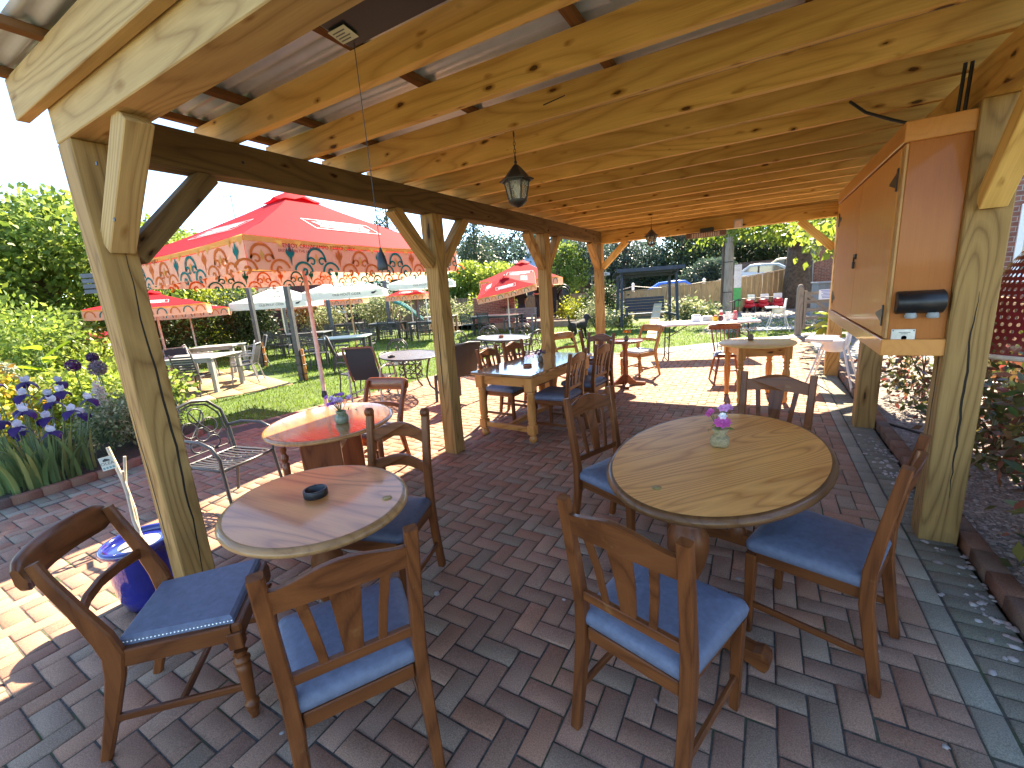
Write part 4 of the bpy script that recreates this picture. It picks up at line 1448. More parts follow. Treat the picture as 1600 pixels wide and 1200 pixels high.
# ---------------------------------------------------------------- metal garden furniture
GAL = plain('weathered dark aluminium', (.035, .037, .04), rough=.38, var=.25, scale=25, spec=.6)
GALT = plain('grey metal table top', (.14, .15, .165), rough=.3, var=.15, scale=9, spec=.6)
SLATG = plain('charcoal slats', (.040, .042, .044), rough=.5, var=.2, scale=12)
WICK = plain('dark wicker', (.028, .02, .015), rough=.55, var=.45, scale=90, bump=.9)
SILV = plain('silver painted frame', (.30, .30, .29), rough=.4, var=.08)
MESHB = plain('black sling mesh', (.02, .022, .027), rough=.7, var=.3, scale=140)
SEATW = plain('pale seat pad', (.55, .56, .56), rough=.6)

def cast_chair():
    t = thing('cast_metal_chair', '', 'chair')
    m = MB()
    hoop = [(-.225, -.20, .40), (-.235, -.235, .58), (-.215, -.27, .76), (-.13, -.295, .86), (0, -.30, .885), (.13, -.295, .86), (.215, -.27, .76), (.235, -.235, .58), (.225, -.20, .40)]
    m.tube(hoop, .013, 8)
    m.tube([(x * .86, y, (z - .40) * .92 + .41) for x, y, z in hoop], .008, 6)
    m.build('back_frame', GAL, t)
    m = MB()
    def loop(cx, cz, r, sx=1.0, a0=0, a1=360):
        m.tube([(cx + r * sx * math.cos(R(a)), -.215 - (cz + r * math.sin(R(a)) - .45) * .2, cz + r * math.sin(R(a))) for a in np.linspace(a0, a1, 16)], .0065, 6)
    loop(0, .76, .062); loop(-.085, .66, .062); loop(.085, .66, .062); loop(0, .60, .055); loop(-.075, .52, .05, 1, 60, 330); loop(.075, .52, .05, 1, -150, 120)
    for s in (-1, 1): m.tube([(s * .19, -.235, .62), (s * .12, -.24, .56), (0, -.26, .70), (-s * .05, -.27, .80)], .006, 6)
    m.tube([(-.21, -.215, .46), (.21, -.215, .46)], .007, 6)
    m.build('back_scroll', GAL, t)
    m = MB()
    n = 11
    for i in range(n):
        u = -1 + 2 * i / (n - 1)
        dip = lambda v: .415 - .02 * (1 - v * v) * (1 - u * u) - (.015 if v > .8 else 0)
        m.bar([(u * .21, -.2 + .43 * q, dip(-1 + 2 * q)) for q in np.linspace(0, 1, 7)], .022, .006, .001)
    for v in (-.9, -.55, -.2, .15, .5, .85):
        m.bar([(-.215, .015 + v * .215, .412 - .018 * (1 - v * v)), (0, .015 + v * .215, .395), (.215, .015 + v * .215, .412 - .018 * (1 - v * v))], .02, .006, .001, side=(0, 1, 0))
    m.build('seat', GAL, t)
    m = MB(); m.tube([(-.225, -.2, .41), (.225, -.2, .41), (.235, .22, .40), (-.235, .22, .40), (-.225, -.2, .41)], .013, 8); m.build('seat_frame', GAL, t)
    for s in (-1, 1):
        m = MB(); m.tube([(s * .232, -.225, .62), (s * .26, -.1, .645), (s * .27, .1, .64), (s * .265, .20, .60), (s * .245, .235, .50), (s * .235, .22, .40)], .013, 8); m.build('armrest', GAL, t)
        m = MB(); m.tube([(s * .235, .22, .40), (s * .24, .24, .2), (s * .245, .27, 0)], [.014, .013, .012], 8); m.build('leg', GAL, t)
        m = MB(); m.tube([(s * .225, -.2, .40), (s * .225, -.23, .2), (s * .23, -.28, 0)], [.014, .013, .012], 8); m.build('leg', GAL, t)
    return t
put_cast = placer(cast_chair())
GC = 'cast metal chairs with looped backs'
put_cast((-3.78, 1.70), R(-78), 'cast metal armchair with looped back nearest the flower bed, beside the gate-leg table', GC, 1.0)
put_cast((-6.15, 6.0), R(-152), 'cast metal chair behind the lattice table with the rattan chair, facing the viewer', GC, .92)
put_cast((-6.15, 5.05), R(-95), 'cast metal chair at the lawn end of the nearer lattice table, behind the sling chair', GC, .92)
put_cast((-5.35, 8.15), R(-150), 'cast metal chair behind the farther lattice table, left of the pair', GC, .95)
put_cast((-4.75, 8.5), R(-172), 'cast metal chair behind the farther lattice table, right of the pair', GC, .95)
put_cast((-5.25, 7.25), R(-95), 'cast metal chair at the left end of the farther lattice table', GC, .95)
put_cast((-3.95, 7.35), R(80), 'cast metal chair at the right end of the farther lattice table, beside the third post', GC, .95)

def lattice_table(label, loc, rz, a, b, h, slatdir=0):
    t = thing('lattice_table', label, 'table', loc, rz)
    m = MB()
    step = .042
    k = int(a / step)
    for i in range(-k, k + 1):
        x = i * step
        if abs(x) > a - .02: continue
        yy = b * math.sqrt(1 - (x / a) ** 2)
        m.box(x - .013, x + .013, -yy, yy, h - .012, h - .004, .002)
    k = int(b / .11)
    for i in range(-k, k + 1):
        y = i * .11
        if abs(y) > b - .02: continue
        xx = a * math.sqrt(1 - (y / b) ** 2)
        m.box(-xx, xx, y - .012, y + .012, h - .014, h - .006, .002)
    m.build('table_top', GALT, t)
    m = MB(); m.tube([(a * math.cos(2 * PI * i / 40), b * math.sin(2 * PI * i / 40), h - .01) for i in range(41)], .014, 8); m.build('table_rim', GAL, t)
    for sx in (-1, 1):
        for sy in (-1, 1):
            m = MB(); m.tube([(sx * a * .55, sy * b * .5, h - .015), (sx * a * .46, sy * b * .44, h * .75), (sx * a * .40, sy * b * .38, h * .45), (sx * a * .45, sy * b * .46, h * .2), (sx * a * .62, sy * b * .7, 0)], [.02, .018, .016, .016, .018], 8); m.build('leg', GAL, t)
    m = MB()
    for i in range(9):
        for j in range(4):
            an = 2 * PI * i / 9
            m.M = Matrix.Translation((a * .38 * math.cos(an), b * .38 * math.sin(an), h * (.48 + .09 * j))) @ Matrix.Rotation(an, 4, 'Z')
            m.tube([(0, -.05 * (j % 2 * 2 - 1), -.04), (0, .05 * (j % 2 * 2 - 1), .04)], .009, 5)
    m.M = Matrix.Identity(4)
    for z in (.44, .80): m.tube([(a * .39 * math.cos(2 * PI * i / 24), b * .39 * math.sin(2 * PI * i / 24), h * z) for i in range(25)], .010, 6)
    m.build('basket_base', GAL, t)
    return t
lattice_table('oval lattice-topped metal table beside the second post, with the rattan chair', (-5.15, 5.35, 0), R(151), .70, .46, .665)
lattice_table('oval lattice-topped metal table farther off, between the second and third posts', (-4.65, 7.62, 0), R(155), .72, .46, .665)

def sling_chair():
    t = thing('sling_chair', 'brown sling armchair with black mesh back, turned away towards the lattice table', 'chair', (-5.42, 4.78, 0), R(22), None, .95)
    BR = plain('bronze tube', (.16, .075, .05), rough=.4, var=.1)
    GT = plain('greyed tube', (.40, .38, .37), rough=.4)
    m = MB()
    rows = []
    for i in range(9):
        q = i / 8
        y, z = -.22 - .17 * q - .04 * math.sin(PI * q), .40 + .55 * q
        rows.append([(x, y, z) for x in (-.24, -.08, .08, .24)])
    m.loft(rows, closed=False, smooth=True, caps=False); m.build('backrest', MESHB, t, fix=False)
    m = MB(); m.loft([[(x, -.22 + .48 * q, .40 - .03 * math.sin(PI * q) + .01 * q) for x in (-.24, -.08, .08, .24)] for q in np.linspace(0, 1, 7)], closed=False, smooth=True, caps=False); m.build('seat', plain('grey sling', (.10, .10, .105), rough=.7, scale=120), t, fix=False)
    m = MB(); m.tube([(-.26, -.22, .38), (-.26, -.42, .90), (-.245, -.43, .955), (-.2, -.432, .965), (.2, -.432, .965), (.245, -.43, .955), (.26, -.42, .90), (.26, -.22, .38)], .018, 8); m.build('back_frame', BR, t)
    for s in (-1, 1):
        m = MB(); m.tube([(s * .26, -.36, 0), (s * .265, -.33, .40), (s * .275, -.31, .60), (s * .285, -.1, .625), (s * .285, .15, .61), (s * .28, .24, .57), (s * .27, .27, .3), (s * .27, .29, 0)], .016, 8); m.build('arm_frame', GT, t)
        m = MB(); m.tube([(s * .26, -.36, 0.18), (s * .262, .28, .18)], .011, 6); m.tube([(s * .25, -.22, .39), (s * .25, .27, .405)], .014, 6); m.build('side_rail', GT, t)
sling_chair()

def wicker_chair():
    t = thing('wicker_chair', '', 'chair')
    m = MB(); m.loft([[(-.22 - .02 * q, -.2 - .12 * q - .03 * math.sin(PI * q) - d, .42 + .46 * q) for d in (0,)] + [(x * (1 + .1 * q), -.2 - .12 * q - .03 * math.sin(PI * q) - .03 * (1 - (x / .22) ** 2), .42 + .46 * q + .02 * (1 - (x / .22) ** 2) * q) for x in (-.15, -.05, .05, .15)] + [(.22 + .02 * q, -.2 - .12 * q - .03 * math.sin(PI * q), .42 + .46 * q)] + [(x * (1 + .1 * q), -.225 - .12 * q - .03 * math.sin(PI * q) - .03 * (1 - (x / .22) ** 2), .42 + .46 * q) for x in (.2, .05, -.05, -.2)] for q in np.linspace(0, 1, 8)], smooth=True); m.build('backrest', WICK, t)
    m = MB(); m.tube([(-.225, -.2, .40), (-.245, -.335, .885), (0, -.37, .91), (.245, -.335, .885), (.225, -.2, .40)], .018, 8); m.build('back_frame', SLATG, t)
    cushion(.44, .46, -.19, .22, .39, .43, .03, .004).build('seat', WICK, t)
    cushion(.38, .40, -.16, .19, .43, .445, .04).build('seat_pad', SEATW, t)
    for s in (-1, 1):
        m = MB(); m.bar([(s * .235, -.30, 0), (s * .228, -.22, .42)], .036, .036, .004); m.build('leg', SLATG, t)
        m = MB(); m.bar([(s * .235, .22, 0), (s * .228, .2, .42)], .036, .036, .004); m.build('leg', SLATG, t)
        m = MB(); m.bar([(s * .225, -.22, .37), (s * .225, .2, .37)], .03, .05, .004); m.build('side_rail', SLATG, t)
    return t
put_wick = placer(wicker_chair())
put_wick((-4.02, 5.12), R(77), 'dark wicker chair with pale seat pad right beside the second post', 'dark wicker chairs')
put_wick((-8.55, 6.75), R(-35), 'dark round-backed wicker chair in front of the mint-topped table', 'dark wicker chairs', .95)

def slat_garden_chair(framemat, slatmat, arms=True):
    t = thing('garden_chair', '', 'chair')
    m = MB()
    for i in range(7):
        z = .52 + .052 * i
        y = -.21 - (z - .45) * .22
        m.box(-.21, .21, y - .008, y + .008, z - .018, z + .018, .003)
    m.build('backrest', slatmat, t)
    m = MB()
    for i in range(8): m.box(-.21, .21, -.2 + .052 * i, -.2 + .052 * i + .042, .425, .44, .003)
    m.build('seat', slatmat, t)
    for s in (-1, 1):
        m = MB(); m.bar([(s * .225, -.30, 0), (s * .225, -.21, .42), (s * .225, -.31, .89)], .03, .022, .004, side=(0, 1, 0)); m.build('leg', framemat, t)
        m = MB(); m.bar([(s * .225, .24, 0), (s * .225, .22, .42)] + ([(s * .225, .2, .62)] if arms else []), .03, .022, .004, side=(0, 1, 0)); m.build('leg', framemat, t)
        m = MB(); m.box(s * .225 - .011, s * .225 + .011, -.22, .23, .395, .425, .003)
        if arms: m.box(s * .225 - .02, s * .225 + .02, -.25, .24, .615, .635, .004)
        m.build('side_frame', framemat, t)
    return t
put_dark = placer(slat_garden_chair(SLATG, SLATG, False))
GD = 'charcoal slatted garden chairs on the lawn'
def mesh_chair():
    t = thing('mesh_chair', '', 'chair')
    m = MB(); m.loft([[(x, -.2 - .14 * q - .025 * math.sin(PI * q), .46 + .42 * q) for x in (-.21, 0, .21)] for q in np.linspace(0, 1, 6)], closed=False, smooth=True, caps=False); m.build('backrest', MESHB, t, fix=False)
    m = MB(); m.box(-.21, .21, -.2, .22, .425, .435, .003); m.build('seat', MESHB, t)
    m = MB(); m.tube([(-.225, -.2, .42), (-.225, -.35, .885), (-.2, -.355, .90), (.2, -.355, .90), (.225, -.35, .885), (.225, -.2, .42)], .013, 8); m.build('back_frame', SILV, t)
    for s in (-1, 1):
        m = MB(); m.tube([(s * .235, -.30, 0), (s * .23, -.2, .42)], .014, 8); m.build('leg', SILV, t)
        m = MB(); m.tube([(s * .24, .25, 0), (s * .235, .22, .42), (s * .24, .2, .63), (s * .24, -.24, .65)], .014, 8); m.build('leg', SILV, t)
    return t
put_mesh = placer(mesh_chair())
def plank_table(label, loc, rz, lx, ly, h, topm, legm, slats=0):
    t = thing('garden_table', label, 'table', loc, rz)
    m = MB()
    if slats:
        for i in range(slats):
            y0 = -ly / 2 + ly * i / slats
            m.box(-lx / 2, lx / 2, y0 + .004, y0 + ly / slats - .004, h - .03, h, .004)
    else: m.box(-lx / 2, lx / 2, -ly / 2, ly / 2, h - .03, h, .006)
    m.build('table_top', topm, t)
    m = MB(); m.box(-lx / 2 + .03, lx / 2 - .03, -ly / 2 + .03, -ly / 2 + .055, h - .1, h - .03); m.box(-lx / 2 + .03, lx / 2 - .03, ly / 2 - .055, ly / 2 - .03, h - .1, h - .03)
    m.build('apron', legm, t)
    for sx in (-1, 1):
        for sy in (-1, 1):
            m = MB(); x, y = sx * (lx / 2 - .07), sy * (ly / 2 - .07); m.box(x - .04, x + .04, y - .04, y + .04, 0, h - .03, .005); m.build('leg', legm, t)
    return t
MINT = plain('mint table top', (.36, .48, .43), rough=.35, var=.06)
GREYT = plain('pale grey table', (.33, .36, .34), rough=.35, var=.08)
SLT = plain('slate table top', (.13, .145, .15), rough=.3, var=.1)
TEAK = wood('old teak', (.20, .12, .08), (.36, .24, .17), 0, rough=.6)
# terrace set
plank_table('pale grey table on the stone terrace, red parasol just behind it', (-10.25, 4.35, 0), R(28), 1.5, .95, .72, GREYT, GREYT)
put_dark((-9.62, 4.08), R(28), 'charcoal slatted chair on the stone terrace, back to the pergola', GD, .95)
GM = 'silver-framed black mesh chairs'
put_mesh((-9.85, 5.15), R(135), 'silver-framed mesh chair at the right side of the terrace table', GM, .95)
put_mesh((-10.55, 5.45), R(150), 'silver-framed mesh chair on the terrace, second along the right side of the table', GM, .95)
put_mesh((-11.15, 4.5), R(-100), 'silver-framed mesh chair at the far end of the terrace table', GM, .95)
put_mesh((-10.9, 3.6), R(-40), 'silver-framed mesh chair at the left of the terrace table, by the red flowers', GM, .95)
plank_table('small grey side table behind the terrace table', (-12.4, 5.9, 0), R(35), 1.1, .7, .72, GREYT, GREYT)
put_mesh((-11.95, 5.3), R(-30), 'silver-framed mesh chair between the two terrace tables', GM, .95)
put_mesh((-12.2, 6.7), R(160), 'silver-framed mesh chair behind the small grey side table', GM, .95)
# lawn sets: table and its chairs
def lawn_set(where, loc, rz, lx, ly, topm, chairs, put, group, s=.93, h=.70, kind='charcoal slatted chair', tl='rectangular table'):
    plank_table(tl + ' ' + where, (loc[0], loc[1], 0), rz, lx, ly, h, topm, SLATG)
    for (dx, dy, a, lab) in chairs:
        c, q = math.cos(rz), math.sin(rz)
        put((loc[0] + dx * c - dy * q, loc[1] + dx * q + dy * c), rz + R(a), kind + ' ' + lab + ' ' + where, group, s)
lawn_set('with mint top under the off-white parasol', (-9.75, 7.75), R(35), 1.35, .8, MINT, [(-.95, 0, -90, 'at the left end'), (-.35, .72, 180, 'behind, left'), (.4, .72, 180, 'behind, right'), (-.4, -.7, 0, 'at the near side')], put_dark, GD, tl='garden table')
lawn_set('past the second grey post', (-13.2, 9.05), R(30), 1.5, .8, SLT, [(-.4, -.7, 0, 'near side'), (.4, -.7, 0, 'near side, right seat'), (-.4, .7, 180, 'far side'), (.4, .7, 180, 'far side, right seat'), (-1.05, 0, -90, 'end seat')], put_dark, GD, tl='slate-topped table')
lawn_set('near the hedge at the far left of the lawn', (-17.3, 10.6), R(30), 1.3, .8, TEAK, [(-.9, 0, -90, 'left end'), (.3, -.7, 0, 'near side'), (.9, .1, 90, 'right end'), (-.1, .7, 180, 'far side')], put_dark, GD, tl='brown table')
lawn_set('in the row before the far shrubs', (-15.6, 12.6), R(35), 1.4, .8, SLT, [(-.4, -.7, 0, 'near side'), (.45, -.7, 0, 'near side, right seat'), (.4, .7, 180, 'far side'), (-1, 0, -90, 'left end')], put_dark, GD, tl='dark table')
lawn_set('beneath the small red parasol', (-12.9, 12.4), R(20), 1.4, .8, SLT, [(-.5, -.7, 0, 'near side'), (.3, -.7, 0, 'near side, right seat'), (-.3, .7, 180, 'far side'), (1.0, 0, 90, 'right end')], put_dark, GD, tl='grey table')
lawn_set('by the off-white parasol behind the second post', (-10.9, 12.6), R(20), 1.4, .8, GREYT, [(-.95, -.1, -90, 'left end'), (.1, -.7, 0, 'near side'), (.4, .7, 180, 'far side')], put_dark, GD, tl='pale table')
# barbecue set
GRN = plain('dark green slats', (.018, .045, .038), rough=.5, var=.2)
put_green = placer(slat_garden_chair(GRN, GRN, False))
plank_table('long grey-topped table in front of the brick barbecue', (-8.9, 14.3, 0), R(12), 1.9, .8, .72, GREYT, SLATG, 6)
put_green((-9.75, 13.6), R(5), 'dark green slatted chair before the brick barbecue, left of the pair', 'dark green slatted chairs')
put_green((-9.05, 13.7), R(8), 'dark green slatted chair before the brick barbecue, right of the pair', 'dark green slatted chairs')
t = thing('garden_bench', 'grey slatted bench on the far side of the barbecue table', 'bench', (-8.4, 15.15, 0), R(188))
m = MB()
for i in range(4): m.box(-.65, .65, -.22 - .02 * i, -.20 - .02 * i, .50 + .1 * i, .585 + .1 * i, .004)
m.build('backrest', plain('grey painted slats', (.20, .215, .22), rough=.55), t)
m = MB()
for i in range(5): m.box(-.65, .65, -.2 + .09 * i, -.12 + .09 * i, .42, .44, .004)
m.build('seat', _MATS['grey painted slats'], t)
for sx in (-1, 1):
    for sy in (-.2, .22):
        m = MB(); m.box(sx * .6 - .03, sx * .6 + .03, sy - .03, sy + .03, 0, .88 if sy < 0 else .62, .005); m.build('leg', _MATS['grey painted slats'], t)
    m = MB(); m.box(sx * .6 - .035, sx * .6 + .035, -.22, .26, .62, .65, .006); m.build('armrest', _MATS['grey painted slats'], t)
plank_table('pale slatted table left of the brick barbecue', (-12.3, 15.0, 0), R(20), 1.4, .7, .72, GREYT, TEAK, 5)

# grey timber posts strapped to stakes
def strapped_post(label, loc, h):
    t = thing('strapped_post', label, 'post', loc, R(20))
    GP_ = plain('grey painted post', (.085, .088, .085), rough=.7, var=.25, scale=8)
    m = MB(); m.box(-.05, .05, -.05, .05, 0, h, .005); m.build('post', GP_, t)
    m = MB(); m.lathe([(.035, 0), (.035, .66), (.028, .68)], 12, (.085, .02, 0)); m.build('stake', PTZ, t)
    m = MB()
    for z in (.14, .34, .54): m.box(-.054, .125, -.056, .058, z, z + .012, .002)
    m.build('strap', M_iron, t)
strapped_post('grey painted post strapped to a timber stake beside the terrace corner, nearer one', (-8.66, 5.66, 0), 2.75)
strapped_post('grey painted post strapped to a timber stake, beyond the terrace to the left', (-12.0, 6.75, 0), 2.75)
for i, (x, y, h, lab) in enumerate([(-15.6, 9.9, 2.4, 'grey post under the left off-white parasol'), (-15.2, 11.6, 2.4, 'grey post behind the dark tables, second from the left'), (-14.6, 14.2, 2.4, 'grey post among the far shrubs beside the brick house'), (-13.2, 14.6, 2.3, 'grey post between the far shrubs and the small red parasol')]):
    t = MB(); t.box(-.06, .06, -.06, .06, 0, h, .006); tag(t.build('post', plain('blue grey post', (.11, .12, .14), rough=.7), None, (x, y, 0)), lab, 'post', 'grey posts among the far tables')
t = thing('slatted_post', 'grey post with short slatted crosspiece on top, behind the flower bed', 'post', (-8.45, 2.72, 0), R(40))
m = MB(); m.box(-.05, .05, -.05, .05, 0, 2.25, .006); m.build('post', plain('blue grey post', (.11, .12, .14), rough=.7), t)
m = MB()
for i in range(4): m.box(-.28, .08, -.08, -.052, 1.98 + i * .075, 2.04 + i * .075, .005)
m.build('crosspiece', plain('blue grey post', (.11, .12, .14)), t)
# ---------------------------------------------------------------- things fixed to the pergola
PLY = wood('orange plywood', (.36, .105, .019), (.49, .165, .034), 2, rough=.5, coat=.12, bump=.03, tone=.03, figure=.12)
PLYY = wood('orange plywood trim', (.52, .20, .05), (.70, .31, .085), 1, rough=.35, coat=.3, bump=.03, tone=.03, figure=.12)
PLYD = wood('orange plywood with reflection tone', (.60, .25, .065), (.74, .35, .10), 2, rough=.5, coat=.15, bump=.03, tone=.02, figure=.12)  # doors paler than the carcass: the garden's reflection is put into the colour
PLYE = plain('plywood edge', (.48, .25, .085), rough=.6)
cb = thing('wall_cabinet', 'orange-brown plywood cupboard with two doors hung between the right-hand posts', 'cupboard', (.62, 4.335, 1.09))
m = MB(); m.box(0, .24, -1.165, 1.165, .09, 1.12, .003); m.build('carcass', PLY, cb)
m = MB(); m.box(-.028, .245, -1.185, 1.185, 0, .092, .004); m.build('bottom_trim', PLYY, cb)
m = MB(); m.box(-.028, .25, -1.185, 1.185, 1.115, 1.215, .004); m.build('top_trim', PLYY, cb)
for ya, yb in ((-1.162, -1.10), (1.10, 1.162)):
    m = MB(); m.box(-.012, 0, ya, yb, .094, 1.113, .002); m.build('edge_strip', PLYE, cb)
for y0, y1 in ((-1.095, -.03), (-.022, 1.095)):
    m = MB(); m.box(-.018, -.001, y0, y1, .10, 1.108, .003); d = m.build('door', PLYD, cb)
    for z in (.22, .95):
        s = -1 if y0 < -1 else 1
        yb = y0 + .006 if s < 0 else y1 - .006
        h = MB(); h.box(-.024, -.018, yb - .012, yb + .012, z - .06, z + .06, .002)
        h.add([(-.0215, yb - s * .012, z - .04), (-.0215, yb - s * .012, z + .04), (-.0215, yb - s * .17, z + .006), (-.0215, yb - s * .17, z - .006)], [(0, 1, 2, 3)])
        h.build('hinge', M_iron, d)
m = MB(); m.box(-.03, -.018, -.06, .03, .56, .60, .003); m.box(-.04, -.024, -.045, -.015, .49, .545, .005); m.tube([(-.032, -.042, .545), (-.032, -.042, .575), (-.032, -.018, .575), (-.032, -.018, .545)], .004, 6); m.build('padlock_latch', M_iron, cb)
t = thing('dispenser', 'black rounded dispenser with two grey nozzles on the end of the cupboard', 'dispenser', (.735, 3.17, 1.385))
m = MB(); secs = []
for x in (-.1, -.094, .094, .1):
    k = .86 if abs(x) > .095 else 1
    secs.append([(x, -.002 - .075 * (math.sin(R(a)) * k), .062 * math.cos(R(a)) * k) for a in range(0, 181, 15)])
m.loft(secs, smooth=True); m.build('body', M_black, t)
for x in (-.035, .055):
    m = MB(); m.lathe([(.022, -.085), (.026, -.08), (.026, -.07), (.022, -.055)], 16, (x, -.035, 0)); m.build('nozzle', plain('grey plastic', (.30, .31, .30), rough=.5), t)
t = thing('sign_plate', 'small grey metal plate with a blue dot screwed to the cupboard end', 'sign', (.685, 3.166, 1.19))
m = MB(); m.box(-.052, .052, -.004, 0, -.048, .048, .004); m.build('plate', plain('brushed plate', (.52, .52, .50), rough=.35, metal=.5), t)
m = MB(); m.M = Matrix.Translation((.005, -.0045, 0)) @ Matrix.Rotation(PI / 2, 4, 'X'); m.lathe([(.0001, .001), (.012, .001)], 20); m.build('dot', plain('blue dot', (.06, .10, .55), rough=.4), t, fix=False)
m = MB()
for z, a, b in ((.03, -.02, .03), (.022, -.01, .02), (-.024, -.04, -.02), (-.024, .012, .042), (-.036, -.03, .035)): m.box(a, b, -.0046, -.004, z - .0016, z + .0016)
m.build('lettering', plain('small print', (.08, .08, .08)), t)
m = MB()
for x in (-.044, .044):
    for z in (-.04, .04): m.box(x - .003, x + .003, -.0055, -.004, z - .003, z + .003, .001)
m.build('screw', M_iron, t)

GLASS = bpy.data.materials.new('seeded glass')
nt = nodes_of(GLASS); b_, o_ = bsdf_out(nt)
b_.inputs['Base Color'].default_value = (.75, .70, .60, 1); b_.inputs['Roughness'].default_value = .25; b_.inputs['Transmission Weight'].default_value = .75; b_.inputs['IOR'].default_value = 1.1
def lantern(label, loc):
    t = thing('hanging_lantern', label, 'lantern', loc, R(20), 'black hanging lanterns')
    DKI = plain('bronze black metal', (.022, .014, .010), rough=.45)
    m = MB(); m.tube([(.0, .016 * math.cos(2 * PI * i / 14), -.022 + .016 * math.sin(2 * PI * i / 14)) for i in range(15)], .003, 6); m.build('hook', DKI, t)
    m = MB()
    for k in range(5):
        z0 = -.045 - .02 * k
        m.tube([(.006 * math.cos(2 * PI * i / 10) * (k % 2), .006 * math.cos(2 * PI * i / 10) * (1 - k % 2), z0 - .008 + .013 * math.sin(2 * PI * i / 10)) for i in range(11)], .0018, 5)
    m.tube([(0, .018 * math.cos(2 * PI * i / 14), -.152 + .018 * math.sin(2 * PI * i / 14)) for i in range(15)], .0028, 6)
    m.build('chain', DKI, t)
    m = MB(); m.lathe([(.006, -.165), (.010, -.175), (.006, -.185), (.02, -.195), (.048, -.225), (.078, -.262), (.108, -.275), (.105, -.283)], 6, smooth=False); m.build('cap', DKI, t)
    m = MB()
    for k in range(6):
        a = k * PI / 3
        m.tube([(.078 * math.cos(a), .078 * math.sin(a), -.28), (.052 * math.cos(a), .052 * math.sin(a), -.395)], .005, 5)
    m.lathe([(.086, -.278), (.086, -.29), (.074, -.29)], 6, smooth=False); m.build('cage', DKI, t)
    m = MB(); m.lathe([(.075, -.285), (.05, -.392)], 6, smooth=False); gl = m.build('glass', GLASS, t)
    m = MB()
    for k in range(6):
        a0, a1 = k * PI / 3, (k + 1) * PI / 3
        P = lambda u, v: tuple((.0755 + (.0505 - .0755) * v) * ((1 - u) * c0 + u * c1) for c0, c1 in ((math.cos(a0), math.cos(a1)), (math.sin(a0), math.sin(a1)))) + (-.285 - .107 * v,)
        for q in ([(.5, 0), (.25, .3), (.5, .5), (.3, .75), (.5, 1)], [(.5, 0), (.75, .3), (.5, .5), (.7, .75), (.5, 1)], [(.25, .3), (0, .25)], [(.75, .3), (1, .25)], [(.3, .75), (0, .8)], [(.7, .75), (1, .8)]): m.tube([P(*z) for z in q], .0014, 4)
    m.build('lead_pattern', plain('lead strip', (.30, .27, .20), rough=.5), t)
    m = MB(); m.lathe([(.056, -.39), (.058, -.40), (.045, -.415), (.03, -.425), (.012, -.432), (.0001, -.435)], 12); m.build('base', DKI, t)
    m = MB(); m.lathe([(.0001, -.29), (.018, -.30), (.022, -.33), (.014, -.36), (.012, -.39)], 12); m.build('bulb', plain('opal bulb', (.7, .68, .6), rough=.3), t)
lantern('black hanging lantern with leaded glass, nearer of the two, over the middle of the patio', (-1.34, 2.49, 2.53))
lantern('black hanging lantern with leaded glass, farther of the two, near the back beam', (-1.5, 6.93, 2.53))

t = thing('patio_heater', 'black ceiling heater with a pale sticker, between the nearest rafters', 'heater', (-.64, 1.085, 2.46))
m = MB(); m.prism([(-.07, -.05), (.05, -.07), (.072, -.045), (.075, .02), (-.075, .02), (-.075, -.03)], -.55, .62, 'YZ', .012); m.build('housing', M_black, t)
m = MB(); m.box(-.5, .6, .075, .089, -.03, .0, .003); m.box(-.5, .6, .075, .089, .004, .016, .003); m.build('reflector_fin', plain('grey fin', (.10, .10, .11), rough=.35, metal=.6), t)
m = MB(); M_ = plane_M((-.50, -.008, -.0655), (1, 0, 0), (0, -1, .148)); m.M = M_; m.box(-.04, .03, -.028, .028, 0, .0015); m.build('sticker', plain('pale sticker', (.55, .52, .36), rough=.6), t)
m = MB(); m.M = M_
for i in range(4): m.box(-.032, .018 - .01 * (i % 2), .014 - .011 * i, .018 - .011 * i, .0016, .0022)
m.build('sticker_print', plain('sticker print', (.1, .1, .08)), t)
m = MB()
for x in (-.2, -.17): m.sphere((x, .0, -.064), .008, 8, 5)
m.build('screw', M_steel, t)
m = MB(); m.box(-.3, -.26, -.03, .03, .02, .10, .003); m.box(.3, .34, -.03, .03, .02, .10, .003); m.build('bracket', M_iron, t)
t = thing('pull_cord', 'thin pull cord ending in a small black acorn handle, hanging from the heater', 'pull cord', (-1.155, 1.125, 1.70))
m = MB(); m.tube([(0, 0, .07), (.001, 0, .4), (0, 0, .76)], .0014, 5); m.build('cord', M_cable, t)
m = MB(); m.lathe([(.0165, 0), (.018, .006), (.0175, .02), (.013, .045), (.006, .062), (.003, .075)], 18); m.build('handle', M_black, t)
t = thing('patio_heater', 'small ribbed bar heater under the back beam', 'heater', (-.86, 7.98, 2.28))
m = MB(); m.box(-.30, .30, -.05, .05, -.055, .03, .012); m.build('housing', plain('dark bronze', (.10, .045, .035), rough=.4), t)
m = MB(); m.box(-.22, .20, -.056, -.05, -.045, .015, .002); m.build('element_panel', plain('element grey pink', (.62, .45, .38), rough=.4), t)
m = MB()
for i in range(16): m.box(-.215 + .026 * i, -.205 + .026 * i, -.06, -.056, -.047, .017, .001)
m.build('guard', M_iron, t)
m = MB(); m.box(-.09, .11, -.02, .08, .03, .09, .004); m.build('bracket', M_iron, t)
t = thing('floodlight', 'small square floodlight on the back beam beside the bar heater', 'lamp', (-.40, 8.04, 2.38))
m = MB(); m.box(-.062, .062, -.035, .0, -.065, .065, .006); m.build('housing', plain('white grey housing', (.5, .47, .44), rough=.5), t)
m = MB(); m.box(-.045, .045, -.039, -.035, -.045, .045, .003); m.build('lens', plain('lamp lens', (.7, .55, .50), rough=.2), t)
